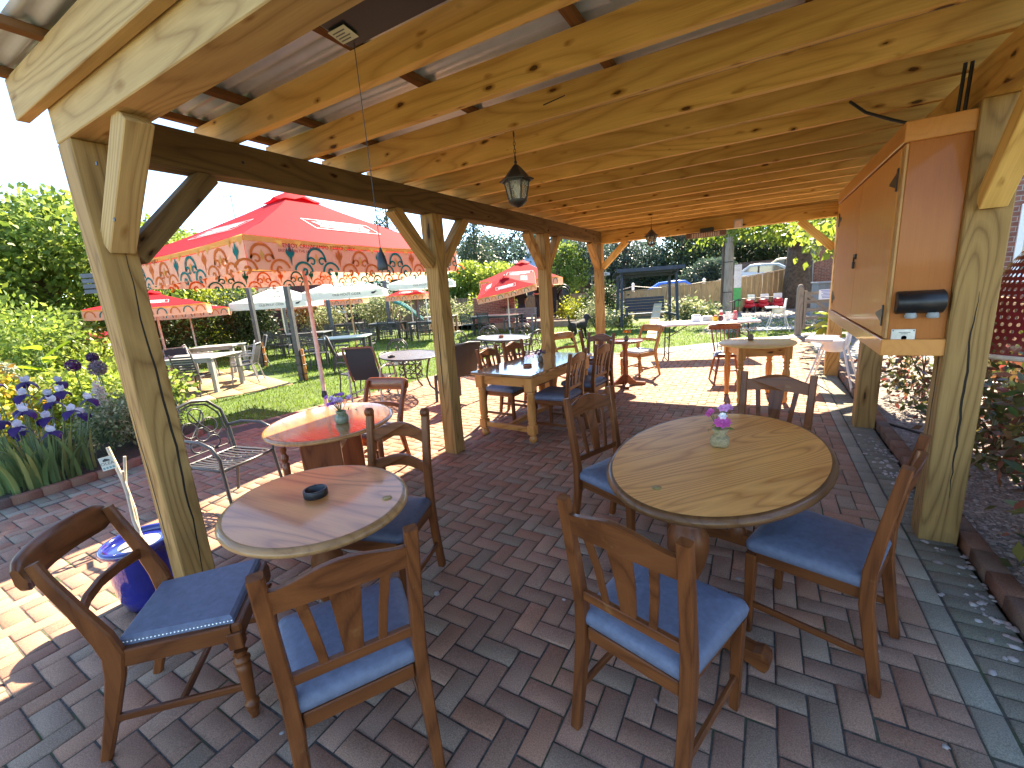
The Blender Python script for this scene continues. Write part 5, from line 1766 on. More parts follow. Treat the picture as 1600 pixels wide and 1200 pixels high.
cbl = MB(); cbl.tube([(-1.12, 2.456, 2.60), (-.9, 2.458, 2.625), (-.5, 2.458, 2.655), (0, 2.459, 2.668), (.5, 2.459, 2.66), (1.0, 2.459, 2.66)], .006, 6)
tag(cbl.build('cable', M_cable), 'black electric cable clipped along a rafter above the nearer lantern', 'cable')
cbl = MB(); cbl.tube([(.38, 3.42, 2.53), (.45, 3.36, 2.44), (.56, 3.3, 2.36), (.64, 3.26, 2.31)], .008, 6)
tag(cbl.build('cable', M_cable), 'short black cable drooping from a rafter into the top of the cupboard', 'cable')
cbl = MB(); cbl.tube([(.80, 3.22, 2.305), (.80, 3.20, 2.53)], .008, 6); cbl.tube([(.825, 3.22, 2.305), (.825, 3.20, 2.53)], .008, 6)
tag(cbl.build('conduit', M_cable), 'pair of black conduits rising from the cupboard top beside the cracked post', 'conduit')
cbl = MB(); cbl.tube([(1.005, 5.50, 1.1), (1.005, 5.50, .1), (1.04, 5.47, .05), (1.25, 5.2, .05), (1.4, 5.0, .05)], .012, 6)
tag(cbl.build('pipe', M_cable), 'black pipe down the post under the cupboard', 'pipe')

# ---------------------------------------------------------------- the right-hand gravel bed
kb = Blocks()
KC = [(.22, .11, .075), (.19, .12, .09), (.25, .13, .09), (.16, .11, .09)]
y = -.6
while y < 9.0:
    kb.add(1.085, y + .1, .10, .2, 0, .065, -.02, random.choice(KC), .008, .004)
    y += .2
o = kb.build('bed_kerb', M_brick); tag(o, 'row of reddish kerb bricks edging the gravel bed on the right', 'kerb')
M_grav = plain('gravel ground', (.26, .23, .21), rough=.9, var=.6, scale=70, bump=1.0)
sheet('gravel_bed', [(1.12, -.6), (2.7, -.6), (2.7, 9.1), (1.12, 9.1)], .025, M_grav)
def pebbles(name, n, xs, ys, z, size, cols, extra=None):
    X = RNG.uniform(*xs, n); Y = RNG.uniform(*ys, n)
    Y = ys[0] + (ys[1] - ys[0]) * RNG.uniform(0, 1, n) ** 1.4
    P = np.c_[X, Y, np.full(n, z)]
    if extra is not None: P = np.r_[P, extra]; n = len(P)
    base = []
    for k in range(6): base.append((math.cos(k * PI / 3) * .62, math.sin(k * PI / 3) * .5, .35))
    B = np.array([(math.cos(k * PI / 3), .8 * math.sin(k * PI / 3), 0) for k in range(6)] + base + [(0, 0, .5)])
    F0 = [(k, (k + 1) % 6, 6 + (k + 1) % 6, 6 + k) for k in range(6)] + [(6, 7, 8, 12), (8, 9, 10, 12), (10, 11, 6, 12)]
    s = size * RNG.uniform(.5, 1.25, n)
    a = RNG.uniform(0, 6.28, n)
    J = 1 + .22 * RNG.normal(size=(n, 13, 1))
    V = B[None] * s[:, None, None] * J
    V[:, :, 2] *= RNG.uniform(.6, 1.3, n)[:, None]
    c, q = np.cos(a)[:, None], np.sin(a)[:, None]
    W = np.stack([V[:, :, 0] * c - V[:, :, 1] * q, V[:, :, 0] * q + V[:, :, 1] * c, V[:, :, 2]], 2) + P[:, None, :]
    F = (np.array(F0)[None] + (np.arange(n) * 13)[:, None, None]).reshape(-1, 4)
    return tag(link(name, np_mesh(name, W.reshape(-1, 3), F, cols, True)), kind='stuff')
PEB = leafmat('pebbles', [(.34, .29, .26), (.42, .38, .34), (.24, .20, .18), (.50, .46, .42), (.30, .22, .19)], rough=.8, trans=0.0)
ex = []
for (cx, cy, sx, sy, k) in ((.96, 3.9, .05, .5, 90), (.99, 2.35, .04, .5, 60), (.97, 1.7, .06, .5, 25), (.92, 4.6, .06, .3, 30), (.2, 1.5, .5, .5, 12), (-.8, 1.8, .8, .7, 14)):
    for _ in range(k): ex.append((min(1.02, random.gauss(cx, sx)), random.gauss(cy, sy), .0))
pebbles('gravel', 15000, (1.13, 2.25), (.9, 6.2), .022, .017, PEB, np.array(ex))

PHOT = leafmat('photinia leaves', [(.045, .075, .02), (.06, .085, .02), (.10, .10, .025), (.20, .085, .04), (.26, .07, .045), (.05, .07, .025), (.15, .13, .03)], rough=.28, trans=.3, spec=.7)
BARK = plain('bark', (.10, .07, .045), rough=.95, var=.4, scale=14, bump=.8)
def photinia(label, loc, blobs, n, size=.085):
    t = thing('photinia_shrub', label, 'shrub', loc)
    link('foliage', foliage_mesh('foliage', blobs, n, size, PHOT, .42, .1, .35, .06, clump=5), t)
    m = MB()
    for b in blobs:
        for k in range(3): m.tube([(0, 0, 0), (b[0] * .5 + random.gauss(0, .05), b[1] * .5 + random.gauss(0, .05), b[2] * .5), (b[0] + random.gauss(0, b[3] * .4), b[1] + random.gauss(0, b[4] * .4), b[2] + b[5] * .5)], [.012, .008, .004], 6)
    m.build('stem', BARK, t)
photinia('red-tipped shrub in the gravel behind the cracked post, under the cupboard', (1.62, 4.35, 0), [(0, 0, .55, .42, .5, .48), (-.15, -.25, .4, .28, .3, .35), (.1, .5, .5, .4, .5, .42)], 1900)
photinia('red-tipped shrub to the right of the cracked post, sunlit on top', (1.72, 3.25, 0), [(0, 0, .62, .42, .45, .5), (-.1, -.35, .38, .3, .35, .33), (-.25, -.1, .75, .25, .3, .3)], 2900)
photinia('low sprawling red-tipped shrub beside the kerb at the right edge', (1.5, 2.5, 0), [(0, 0, .25, .28, .28, .2), (-.2, .1, .2, .15, .18, .14), (0, .35, .4, .28, .25, .28)], 700)
photinia('red-tipped shrub farther along the gravel bed, beyond the cupboard post', (1.6, 6.3, 0), [(0, 0, .5, .42, .7, .45)], 1200)
# something red behind the post
t = thing('perforated_shade', 'dark red perforated metal shade with cream lower rim behind the cracked post', 'shade', (1.62, 4.05, 0), R(-10), None, 1.0)
m = MB()
REDM = plain('dark red metal', (.20, .012, .02), rough=.35, coat=.5)
nu, nv = 34, 15
for i in range(nu):
    for j in range(nv):
        def PT_(u, v, r=0.0):
            a = R(-95 + 190 * u); rad = .43 - .22 * v ** 1.8
            return (rad * math.sin(a), -rad * math.cos(a), 1.0 + .62 * v)
        q = .0 if j % 2 else .5
        u0, u1, v0, v1 = (i + q) / (nu + .5), (i + 1 + q) / (nu + .5), j / nv, (j + 1) / nv
        uc, vc = (u0 + u1) / 2, (v0 + v1) / 2
        o_ = [PT_(u0, v0), PT_(uc, v0), PT_(u1, v0), PT_(u1, vc), PT_(u1, v1), PT_(uc, v1), PT_(u0, v1), PT_(u0, vc)]
        k = [PT_(uc + (u1 - u0) * .26 * math.cos(R(a)), vc + (v1 - v0) * .28 * math.sin(R(a))) for a in (225, 270, 315, 0, 45, 90, 135, 180)]
        m.add(o_ + k, [(e, (e + 1) % 8, 8 + (e + 1) % 8, 8 + e) for e in range(8)])
m.build('shade', REDM, t, fix=False)
m = MB(); m.tube([(.436 * math.sin(R(a)), -.436 * math.cos(R(a)), .985) for a in range(-95, 96, 10)], .016, 8); m.build('rim', plain('cream rim', (.72, .62, .48), rough=.5), t)
m = MB(); m.tube([(0, 0, 0), (0, 0, 1.62)], .02, 8); m.build('stand', M_iron, t)

def fence(label, pts, group=None, board=.1, col=(.20, .13, .075)):
    t = thing('board_fence', label, 'fence', (pts[0][0], pts[0][1], 0), 0, group)
    FW = wood('fence boards ' + str(col), tuple(c * .6 for c in col), tuple(min(1, c * 1.35) for c in col), 2, rough=.85, bump=.3, tone=.05)
    ox, oy = pts[0][:2]
    for (x0, y0, h0), (x1, y1, h1) in zip(pts[:-1], pts[1:]):
        L_ = math.hypot(x1 - x0, y1 - y0); a = math.atan2(y1 - y0, x1 - x0)
        n = int(L_ / board)
        m = MB()
        for i in range(n):
            q = (i + .5) / n; h = h0 + (h1 - h0) * q + random.gauss(0, .004)
            m.M = Matrix.Translation((x0 - ox + (x1 - x0) * q, y0 - oy + (y1 - y0) * q, 0)) @ Matrix.Rotation(a + random.gauss(0, .05), 4, 'Z')
            m.box(-board * .53, board * .53, -.008 + .024 * (i % 2), .008 + .024 * (i % 2), -.1, h - .03, .003)
        m.build('boards', FW, t)
        m = MB(); m.beam((x0 - ox, y0 - oy, h0), (x1 - ox, y1 - oy, h1), .06, .035, .006); m.build('capping_rail', FW, t)
        k = max(1, int(L_ / 1.85))
        for i in range(k + 1):
            q = i / k
            m = MB(); m.M = Matrix.Translation((x0 - ox + (x1 - x0) * q, y0 - oy + (y1 - y0) * q, 0)) @ Matrix.Rotation(a, 4, 'Z')
            m.box(-.05, .05, -.075, .03, -.1, h0 + (h1 - h0) * q + .035, .006); m.build('post', FW, t)
fence('brown board fence beside the gravel bed, in front of the brick building', [(2.75, 1.5, 1.05), (2.75, 9.0, 1.05)])
fence('long board fence behind the barbecue and the black statue', [(-17.5, 17.8, 1.38), (-13.5, 19.6, 1.35), (-9, 21.2, 1.18), (-6.2, 21.6, 1.12)], None, .12, (.24, .17, .11))
fence('board fence behind the swing seat and the telegraph pole', [(-6.2, 21.2, 1.15), (-3.3, 20.9, 1.28), (-1.3, 21.8, 1.42), (.85, 23.2, 1.68)], None, .12, (.38, .27, .15))

# ---------------------------------------------------------------- brick building at the right edge
def brickmat(name, c1, c2, mortar, scale=1.0):
    m = bpy.data.materials.new(name); nt = nodes_of(m); b, o = bsdf_out(nt); L = nt.links
    tc = N(nt, 'ShaderNodeTexCoord'); g = N(nt, 'ShaderNodeNewGeometry')
    sep = N(nt, 'ShaderNodeSeparateXYZ'); L.new(tc.outputs['Object'], sep.inputs[0])
    ad = N(nt, 'ShaderNodeMath', operation='ADD'); L.new(sep.outputs[0], ad.inputs[0]); L.new(sep.outputs[1], ad.inputs[1])
    cb_ = N(nt, 'ShaderNodeCombineXYZ'); L.new(ad.outputs[0], cb_.inputs[0]); L.new(sep.outputs[2], cb_.inputs[1])
    br = N(nt, 'ShaderNodeTexBrick', i_Scale=1.0)
    br.inputs['Color1'].default_value = (*c1, 1); br.inputs['Color2'].default_value = (*c2, 1); br.inputs['Mortar'].default_value = (*mortar, 1)
    br.inputs['Brick Width'].default_value = .225; br.inputs['Row Height'].default_value = .075; br.inputs['Mortar Size'].default_value = .006
    L.new(cb_.outputs[0], br.inputs['Vector'])
    nz = N(nt, 'ShaderNodeTexNoise', i_Scale=9.0, i_Detail=4.0); L.new(tc.outputs['Object'], nz.inputs['Vector'])
    rp = ramp(nt, [(.3, (.7, .7, .7)), (.7, (1.2, 1.2, 1.2))]); L.new(nz.outputs['Fac'], rp.inputs[0])
    mx = N(nt, 'ShaderNodeMixRGB', blend_type='MULTIPLY'); mx.inputs[0].default_value = 1; L.new(br.outputs[0], mx.inputs[1]); L.new(rp.outputs[0], mx.inputs[2])
    L.new(mx.outputs[0], b.inputs['Base Color']); b.inputs['Roughness'].default_value = .85
    bp = N(nt, 'ShaderNodeBump', i_Strength=.5, i_Distance=.008, invert=True); L.new(br.outputs['Fac'], bp.inputs['Height']); L.new(bp.outputs[0], b.inputs['Normal'])
    return m
BRK = brickmat('red brick', (.27, .10, .065), (.19, .075, .055), (.32, .29, .25))
BRKD = brickmat('dark brick', (.16, .045, .035), (.11, .035, .03), (.16, .12, .10))
TILE = plain('dark roof tiles', (.07, .055, .05), rough=.8, var=.4, scale=6)
WFR = plain('white window frame', (.75, .77, .78), rough=.4, var=.04)
PANE = plain('window pane', (.05, .07, .09), rough=.08, var=.1, spec=.9)
def window(parent, x0, x1, z0, z1, y, face=-1, sill=True):
    """a framed window on a wall facing -y (wall plane at y)"""
    m = MB(); w = .075
    m.box(x0, x0 + w, y - .03, y + .05, z0, z1); m.box(x1 - w, x1, y - .03, y + .05, z0, z1); m.box(x0 + w, x1 - w, y - .03, y + .05, z0, z0 + w); m.box(x0 + w, x1 - w, y - .03, y + .05, z1 - w, z1)
    xm = (x0 + x1) / 2; m.box(xm - .025, xm + .025, y - .025, y + .045, z0 + w, z1 - w)
    fr = m.build('window', WFR, parent)
    m = MB(); m.box(x0 + w, x1 - w, y - .004, y + .02, z0 + w, z1 - w); m.build('pane', PANE, fr)
    if sill:
        m = MB(); m.box(x0 - .06, x1 + .06, y - .14, y + .0, z0 - .07, z0 - .002, .01); m.build('sill', WFR, fr)
bd = thing('brick_building', 'red brick building with a white window, seen past the cracked post at the right edge', 'building', (3.0, 10, 0))
m = MB(); m.box(-.12, 7, .0, 6, 0, 5.2); m.build('wall', BRK, bd)
m = MB(); m.prism([(-.4, 5.2), (3.4, 7.4), (7.4, 5.2)], -.3, 6.3, 'XZ'); m.build('roof', TILE, bd)
window(bd, .36, 1.7, 1.25, 2.35, 0.0)
window(bd, 3.2, 4.6, 1.2, 2.6, 0.0)
# ---------------------------------------------------------------- trees and shrubs
LGT = leafmat('light leaves', [(.18, .26, .035), (.22, .31, .05), (.14, .22, .03), (.27, .33, .06)], trans=.5)
MID = leafmat('mid leaves', [(.12, .19, .03), (.15, .235, .04), (.085, .15, .025), (.19, .26, .05)], trans=.5)
DRK = leafmat('dark leaves', [(.025, .05, .016), (.035, .065, .02), (.02, .042, .015), (.05, .08, .022)], trans=.3, spec=.5)
CON = leafmat('conifer needles', [(.025, .05, .025), (.035, .065, .03), (.05, .08, .035)], trans=.25)
BLU = leafmat('blue green leaves', [(.05, .085, .06), (.065, .10, .07), (.04, .07, .05)], trans=.3)
PAL = leafmat('pale variegated leaves', [(.20, .24, .10), (.28, .30, .17), (.11, .16, .05), (.07, .12, .04), (.36, .38, .24)], trans=.4)
LIM = leafmat('lime leaves', [(.20, .26, .03), (.28, .30, .03), (.14, .22, .03)], trans=.5)
YELF = leafmat('yellow orange blossom', [(.55, .42, .04), (.34, .36, .05), (.58, .30, .03), (.20, .28, .04), (.14, .22, .03), (.28, .34, .05)], trans=.4)
def trunk_mesh(m, h, r, top=None, limbs=5, spread=1.2, z0=.45):
    top = top or (0, 0)
    m.tube([(0, 0, -.1), (r * .1, 0, h * .12), (top[0] * .3, top[1] * .3, h * .45), (top[0], top[1], h)], [r * 1.35, r, r * .75, r * .35], 10)
    for k in range(limbs):
        a = k * 2.4 + random.random(); q = z0 + (1 - z0) * k / limbs
        b = (top[0] * q, top[1] * q, h * q)
        e = (b[0] + spread * math.cos(a), b[1] + spread * math.sin(a), b[2] + spread * random.uniform(.3, .9))
        m.tube([b, ((b[0] + e[0]) / 2, (b[1] + e[1]) / 2, (b[2] + e[2]) / 2 + .1 * spread), e], [r * .45, r * .3, r * .12], 7)
def tree(name, label, loc, h, r, blobs, n, size, mat, cat='tree', group=None, aspect=.6, droop=.25, clump=0, shell=.5, limbs=6):
    t = thing(name, label, cat, loc, 0, group)
    m = MB(); trunk_mesh(m, h * .8, r, None, limbs, max(b[3] for b in blobs) * .8); m.build('trunk', BARK, t)
    link('crown', foliage_mesh('crown', blobs, n, size, mat, aspect, droop, shell, .05, clump), t)
    return t
def rblobs(cx, cy, cz, rx, ry, rz, k, seed, s=(.4, .6)):
    rr = random.Random(seed)
    out = [(cx, cy, cz, rx * .7, ry * .7, rz * .75)]
    for _ in range(k):
        a, b = rr.uniform(0, 6.28), rr.uniform(-.8, 1)
        q = math.sqrt(max(0, 1 - b * b)); f = rr.uniform(*s)
        out.append((cx + rx * .75 * q * math.cos(a), cy + ry * .75 * q * math.sin(a), cz + rz * .75 * b, rx * f, ry * f, rz * f))
    return out
def shrub(name, label, loc, rx, rz, n, size, mat, ry=None, k=5, seed=1, cat='shrub', group=None, clump=4, aspect=.5):
    t = thing(name, label, cat, loc, 0, group)
    ry = ry or rx
    link('foliage', foliage_mesh('foliage', rblobs(0, 0, rz, rx, ry, rz, k, seed), n, size, mat, aspect, .1, .4, .02, clump), t)
    m = MB()
    for i in range(6): m.tube([(0, 0, -.02), (random.gauss(0, rx * .25), random.gauss(0, ry * .25), rz * .8), (random.gauss(0, rx * .5), random.gauss(0, ry * .5), rz * 1.4)], [.02, .014, .005], 6)
    m.build('stem', BARK, t)
    return t
# left side
tree('broadleaf_tree', 'big dense broadleaf tree filling the left edge behind the flower bed', (-19.5, 4.6, 0), 5, .3, rblobs(0, 0, 2.75, 3.4, 3.2, 2.3, 14, 3), 20000, .20, MID)
tree('broadleaf_tree', 'pale feathery tree at the far left edge, in front of the big broadleaf tree', (-14.6, 1.2, 0), 3.4, .14, rblobs(0, 0, 1.9, 1.9, 1.6, 1.5, 9, 5), 11000, .15, LGT)
tree('broadleaf_tree', 'broadleaf tree behind the left post, right of the big one', (-22.5, 8.6, 0), 5.0, .25, rblobs(0, 0, 3.0, 3.0, 3.0, 2.2, 10, 8), 11000, .22, MID)
tree('broadleaf_tree', 'low round tree behind the large red parasol, left of the house aerial', (-26.5, 12.0, 0), 5.2, .25, rblobs(0, 0, 3.3, 2.4, 2.4, 2.0, 8, 9), 7000, .24, LGT)
shrub('garden_shrub', 'wide mid-green shrub at the back of the flower bed, below the big broadleaf tree', (-11.9, 2.6, 0), 1.7, .95, 6500, .10, MID, 1.3, 8, 4)
shrub('garden_shrub', 'feathery light shrub beside the leaning grey slatted post', (-10.6, 2.75, 0), .9, .60, 3200, .09, LGT, .6, 6, 12)
shrub('garden_shrub', 'dark hedge-like bush in the shade behind the terrace parasols', (-18.2, 6.6, 0), 2.4, .95, 6500, .13, DRK, 1.2, 8, 21)
shrub('rhododendron', 'big glossy dark rhododendron bush right of the terrace parasols', (-16.3, 8.9, 0), 1.35, 1.05, 6000, .13, DRK, 1.2, 7, 22)
shrub('garden_shrub', 'lime-yellow topped shrub above the rhododendron', (-18.6, 9.0, 0), 1.0, 1.22, 2600, .14, LIM, .9, 5, 23)
shrub('garden_shrub', 'pale green shrub among the far tables, left of the house-side posts', (-18.3, 13.2, 0), 1.2, .8, 2800, .13, PAL, 1.0, 6, 24)
shrub('garden_shrub', 'pale green shrub behind the far tables, nearer the small red parasol', (-16.4, 15.2, 0), 1.4, .85, 3200, .13, PAL, 1.1, 6, 25)
shrub('garden_shrub', 'mid-green shrub right of the small red parasol against the fence', (-13.4, 17.0, 0), 1.15, .72, 3200, .12, PAL, .9, 6, 26)
shrub('garden_shrub', 'flowering shrub directly behind the brick barbecue', (-11.7, 18.6, 0), 1.3, .75, 2800, .13, LGT, .9, 6, 27)
shrub('garden_shrub', 'lime shrub on the raised bed behind the black statue', (-7.3, 18.2, 0), .85, .62, 2400, .12, LIM, .8, 5, 28)
shrub('garden_shrub', 'pale variegated bush beside the walking black dog', (-4.95, 14.4, 0), .52, .56, 2600, .07, PAL, .5, 5, 29)
shrub('garden_shrub', 'dark broad-leaved shrub behind the fourth post, left of the swing seat', (-5.75, 17.9, 0), .95, .68, 3200, .14, DRK, .8, 5, 30)
shrub('hosta', 'low white-edged plant under the left side of the swing seat', (-4.75, 16.3, 0), .45, .22, 700, .16, PAL, .4, 3, 31, 'plant')
shrub('hosta', 'low white-edged plant right of the swing seat, below the fence', (-2.55, 18.0, 0), .95, .28, 1400, .17, PAL, .6, 4, 32, 'plant')
# far trees
def conifer(label, loc, h, r, n, seed):
    t = thing('conifer_tree', label, 'tree', loc)
    m = MB(); m.tube([(0, 0, 0), (0, 0, h * .95)], [r * .12, .03], 8); m.build('trunk', BARK, t)
    rr = random.Random(seed); blobs = []
    for i in range(26):
        q = i / 26; z = h * (.06 + .9 * q); rad = r * (1 - q) ** .8 + .15
        for k in range(3):
            a = rr.uniform(0, 6.28)
            blobs.append((rad * .6 * math.cos(a), rad * .6 * math.sin(a), z, rad * .5, rad * .5, .34))
    link('crown', foliage_mesh('crown', blobs, n, .24, CON, .3, .5, .3, .05, 3), t)
conifer('dark spreading conifer above the large red parasol, left of the second post', (-20.3, 20.6, 0), 7.4, 3.0, 11000, 1)
conifer('pointed dark conifer just right of the second post', (-16.6, 24.5, 0), 7.2, 2.1, 8000, 2)
tree('broadleaf_tree', 'bright round tree in front of the pointed conifer', (-14.2, 21.8, 0), 3.6, .16, rblobs(0, 0, 2.2, 1.7, 1.6, 1.3, 8, 41), 7000, .18, LGT)
tree('broadleaf_tree', 'low dense tree behind the off-white parasols, right of the second post', (-17.2, 20.4, 0), 3.2, .16, rblobs(0, 0, 1.8, 2.2, 1.7, 1.4, 8, 42), 8000, .18, MID)
tree('broadleaf_tree', 'tall hazy tree far beyond the fence, between second and third posts', (-23.5, 40, 0), 7.5, .4, rblobs(0, 0, 4.6, 4.6, 4, 3.2, 12, 43), 11000, .32, BLU)
tree('broadleaf_tree', 'tall hazy tree far beyond the fence, directly left of the third post', (-18.2, 42, 0), 7, .4, rblobs(0, 0, 4.2, 3.6, 4, 3.0, 10, 44), 8000, .32, BLU)
tree('broadleaf_tree', 'mid-green tree behind the third post and the barbecue parasol', (-10.9, 24.6, 0), 4.2, .18, rblobs(0, 0, 2.4, 1.5, 1.5, 1.7, 8, 45), 7500, .17, MID)
tree('birch_tree', 'wispy birch in front of the pale barn roof', (-10.0, 26.5, 0), 5.0, .12, rblobs(0, 0, 3.2, 1.3, 1.2, 1.5, 8, 46), 3600, .14, BLU, droop=1.0)
tree('dark_tree', 'large dark tree mass behind the swing seat, left part', (-8.6, 31.5, 0), 5.6, .35, rblobs(0, 0, 2.8, 2.6, 2.2, 2.4, 9, 47), 11000, .20, BLU)
tree('dark_tree', 'large dark tree mass behind the swing seat, right part', (-5.0, 32.5, 0), 6.2, .4, rblobs(0, 0, 3.0, 2.9, 2.4, 2.9, 9, 48), 12000, .20, DRK)
tree('broadleaf_tree', 'grey-green bush beyond the fence, left of the telegraph pole', (-2.75, 27.0, 0), 2.8, .14, rblobs(0, 0, 1.7, 1.25, 1.1, 1.15, 8, 49), 6000, .14, BLU)
tree('dark_tree', 'dark tree mass between the grey-green bush and the telegraph pole, far back', (-2.6, 35.5, 0), 5.8, .35, rblobs(0, 0, 3.4, 2.3, 2.2, 2.2, 8, 50), 7000, .2, DRK)
tree('dark_tree', 'dark bare-branched shrub tree behind the parked cars', (.4, 37.0, 0), 5.2, .25, rblobs(0, 0, 3.3, 2.3, 2.0, 1.7, 8, 51), 5500, .2, DRK)
tree('broadleaf_tree', 'distant tree closing the view right of the big trunk', (8.5, 38, 0), 7.5, .3, rblobs(0, 0, 4.4, 4.2, 3, 3.4, 10, 52), 8000, .3, MID)
# the big tree behind the gate, its low boughs hanging into view
t = thing('lime_tree', 'big thick-trunked tree behind the gate, sunlit boughs hanging below the roof edge', 'tree', (1.25, 22.9, 0))
m = MB()
m.tube([(-.05, 0, -.1), (0, 0, .5), (0, 0, 1.6), (.05, 0, 3.2), (.1, -.1, 5.5)], [.72, .56, .50, .44, .25], 14)
m.tube([(0, 0, 2.3), (-.6, -.8, 3.2), (-1.6, -2.6, 3.9), (-2.6, -4.8, 3.7)], [.2, .15, .1, .05], 9)
m.tube([(.05, 0, 2.6), (.6, -2.4, 3.8), (.3, -5.4, 4.2), (-.3, -9, 3.7), (-.35, -11.5, 3.2)], [.22, .16, .12, .07, .03], 9)
m.tube([(.05, 0, 2.9), (1.6, -1.2, 4.2), (3, -2.5, 5)], [.2, .14, .06], 9)
m.build('trunk', plain('rugged bark', (.085, .062, .045), rough=.95, var=.5, scale=9, bump=1.0), t)
BOUGH = leafmat('bough leaves', [(.10, .17, .02), (.15, .22, .03), (.08, .13, .02), (.19, .25, .04)], trans=.55)
bl = [(-2.2, -4.9, 3.45, .9, .7, .40), (-3.0, -5.2, 3.2, .8, .6, .35), (-1.5, -4.0, 3.3, .8, .7, .45), (-.6, -5.6, 3.05, .9, .7, .42), (.2, -5.0, 3.3, .8, .7, .45), (-.1, -7.8, 2.85, .55, .6, .32), (-.35, -9.6, 2.75, .45, .5, .28), (-.3, -11.6, 2.45, .42, .45, .3), (-.15, -12.7, 2.15, .32, .35, .28), (-.2, -11, 2.1, .3, .35, .2), (-.9, -2.5, 3.0, .7, .6, .35), (1.2, -3, 3.6, 1, .9, .6), (-.8, 0, 5.8, 2.6, 2.2, 1.7), (1.5, -.5, 6, 2.6, 2.2, 1.8), (2.4, -2.2, 4.8, 1.3, 1.2, .9)]
link('crown', foliage_mesh('crown', bl, 13000, .17, BOUGH, .62, .6, .2, 1.5, 4), t)

# ---------------------------------------------------------------- flower bed on the left
sheet('bed_soil', [(-5.94, -1.5), (-5.94, 1.62), (-6.18, 2.14), (-6.62, 2.8), (-8.6, 2.55), (-13.0, 2.6), (-30, 3.0), (-30, -1.5)], .035, M_soil)
kb = Blocks()
for (x0, y0), (x1, y1) in zip([(-5.89, -1.4), (-5.89, 1.6), (-6.13, 2.12), (-6.56, 2.8)][:-1], [(-5.89, 1.6), (-6.13, 2.12), (-6.56, 2.8)]):
    L_ = math.hypot(x1 - x0, y1 - y0); n = round(L_ / .2); a = math.atan2(y1 - y0, x1 - x0)
    for q in range(n): kb.add(x0 + (x1 - x0) * (q + .5) / n, y0 + (y1 - y0) * (q + .5) / n, .2, .09, a, .07, -.02, random.choice(KC), .008, .004)
tag(kb.build('bed_kerb', M_brick), 'row of brown kerb bricks edging the flower bed on the left', 'kerb')
IRL = leafmat('iris leaves', [(.10, .165, .055), (.13, .20, .07), (.085, .14, .05), (.24, .25, .08)], rough=.4, trans=.35)
def blades(n, r, h, w, lean=.5, seed=0, segs=5, fold=.15):
    rr = random.Random(seed); V = []; F = []
    for i in range(n):
        a = rr.uniform(0, 6.28); q = r * math.sqrt(rr.random())
        x, y = q * math.cos(a), q * math.sin(a)
        hh = h * rr.uniform(.6, 1); ln = lean * rr.uniform(.2, 1); d = rr.uniform(0, 6.28) if rr.random() < .4 else a
        px, py = -math.sin(d + rr.uniform(-.8, .8)), math.cos(d)
        o = len(V)
        for s in range(segs + 1):
            u = s / segs; ww = w * (1 - u ** 2.2) * (.7 + .6 * u) + .001
            cx, cy, cz = x + math.cos(d) * ln * hh * u ** 2, y + math.sin(d) * ln * hh * u ** 2, hh * (u - .35 * ln * u ** 3)
            V += [(cx + px * ww, cy + py * ww, cz), (cx - px * ww, cy - py * ww, cz + ww * fold)]
        F += [(o + 2 * s, o + 2 * s + 2, o + 2 * s + 3, o + 2 * s + 1) for s in range(segs)]
    return np.array(V), np.array(F)
PUR = leafmat('purple falls', [(.024, .005, .075), (.038, .010, .11), (.016, .003, .055)], trans=.25)
IWH = leafmat('white standards', [(.52, .53, .60), (.60, .60, .64), (.42, .42, .55)], trans=.4)
def petal(m, c, d, ln, w, up, droop):
    """a broad frilled petal from c towards d"""
    d = Vector(d).normalized(); s = d.cross(Vector((0, 0, 1))).normalized()
    rows = []
    for i in range(6):
        u = i / 5; ww = w * math.sin(PI * min(1, .15 + .8 * u)) + .002
        p = Vector(c) + d * ln * u + Vector((0, 0, up * math.sin(PI * u * .55) * ln - droop * ln * u * u))
        rows.append([p - s * ww + Vector((0, 0, .006 * math.sin(9 * u))), p + Vector((0, 0, .012)), p + s * ww + Vector((0, 0, .006 * math.cos(9 * u)))])
    m.loft(rows, closed=False, smooth=True, caps=False)
t = thing('iris_clump', 'clump of white and deep purple bearded irises at the front of the flower bed', 'flowers', (-6.35, 1.12, .03))
V, F = blades(150, .42, .60, .02, .55, 4); link('leaves', np_mesh('leaves', V, F, IRL), t)
rr = random.Random(5)
fl = [(.05, -.25, .78), (-.1, .05, .86), (.12, .12, .62), (-.2, .35, .82), (.2, -.1, .60), (-.3, -.2, .92), (.05, .4, .58), (-.35, .15, .96), (-.05, -.4, .70), (.25, .28, .66), (-.5, -.05, .98), (-.45, .42, .90), (.18, -.42, .52), (.1, .0, .72), (-.25, .05, .70), (.0, .22, .75), (-.15, -.15, .64), (.3, .1, .50), (-.4, .3, .78), (.15, -.3, .66), (.02, -.05, .52), (.22, .45, .74)]
for i, (x, y, z) in enumerate(fl):
    s = MB(); s.tube([(x * .5, y * .5, 0), (x * .85, y * .85, z * .6), (x, y, z)], [.008, .006, .005], 6); s.build('stem', plain('iris stem', (.10, .16, .06), rough=.5), t)
    m = MB(); m2 = MB(); a0 = rr.uniform(0, 2)
    for k in range(3):
        a = a0 + k * 2.094
        petal(m, (x, y, z + .01), (math.cos(a), math.sin(a), 0), .095, .046, .25, 1.0)
        petal(m2, (x, y, z + .015), (math.cos(a + 1.05) * .45, math.sin(a + 1.05) * .45, .8), .072, .036, .2, .1)
    f = m.build('blossom', PUR, t, fix=False); m2.build('standards', IWH, f, fix=False)
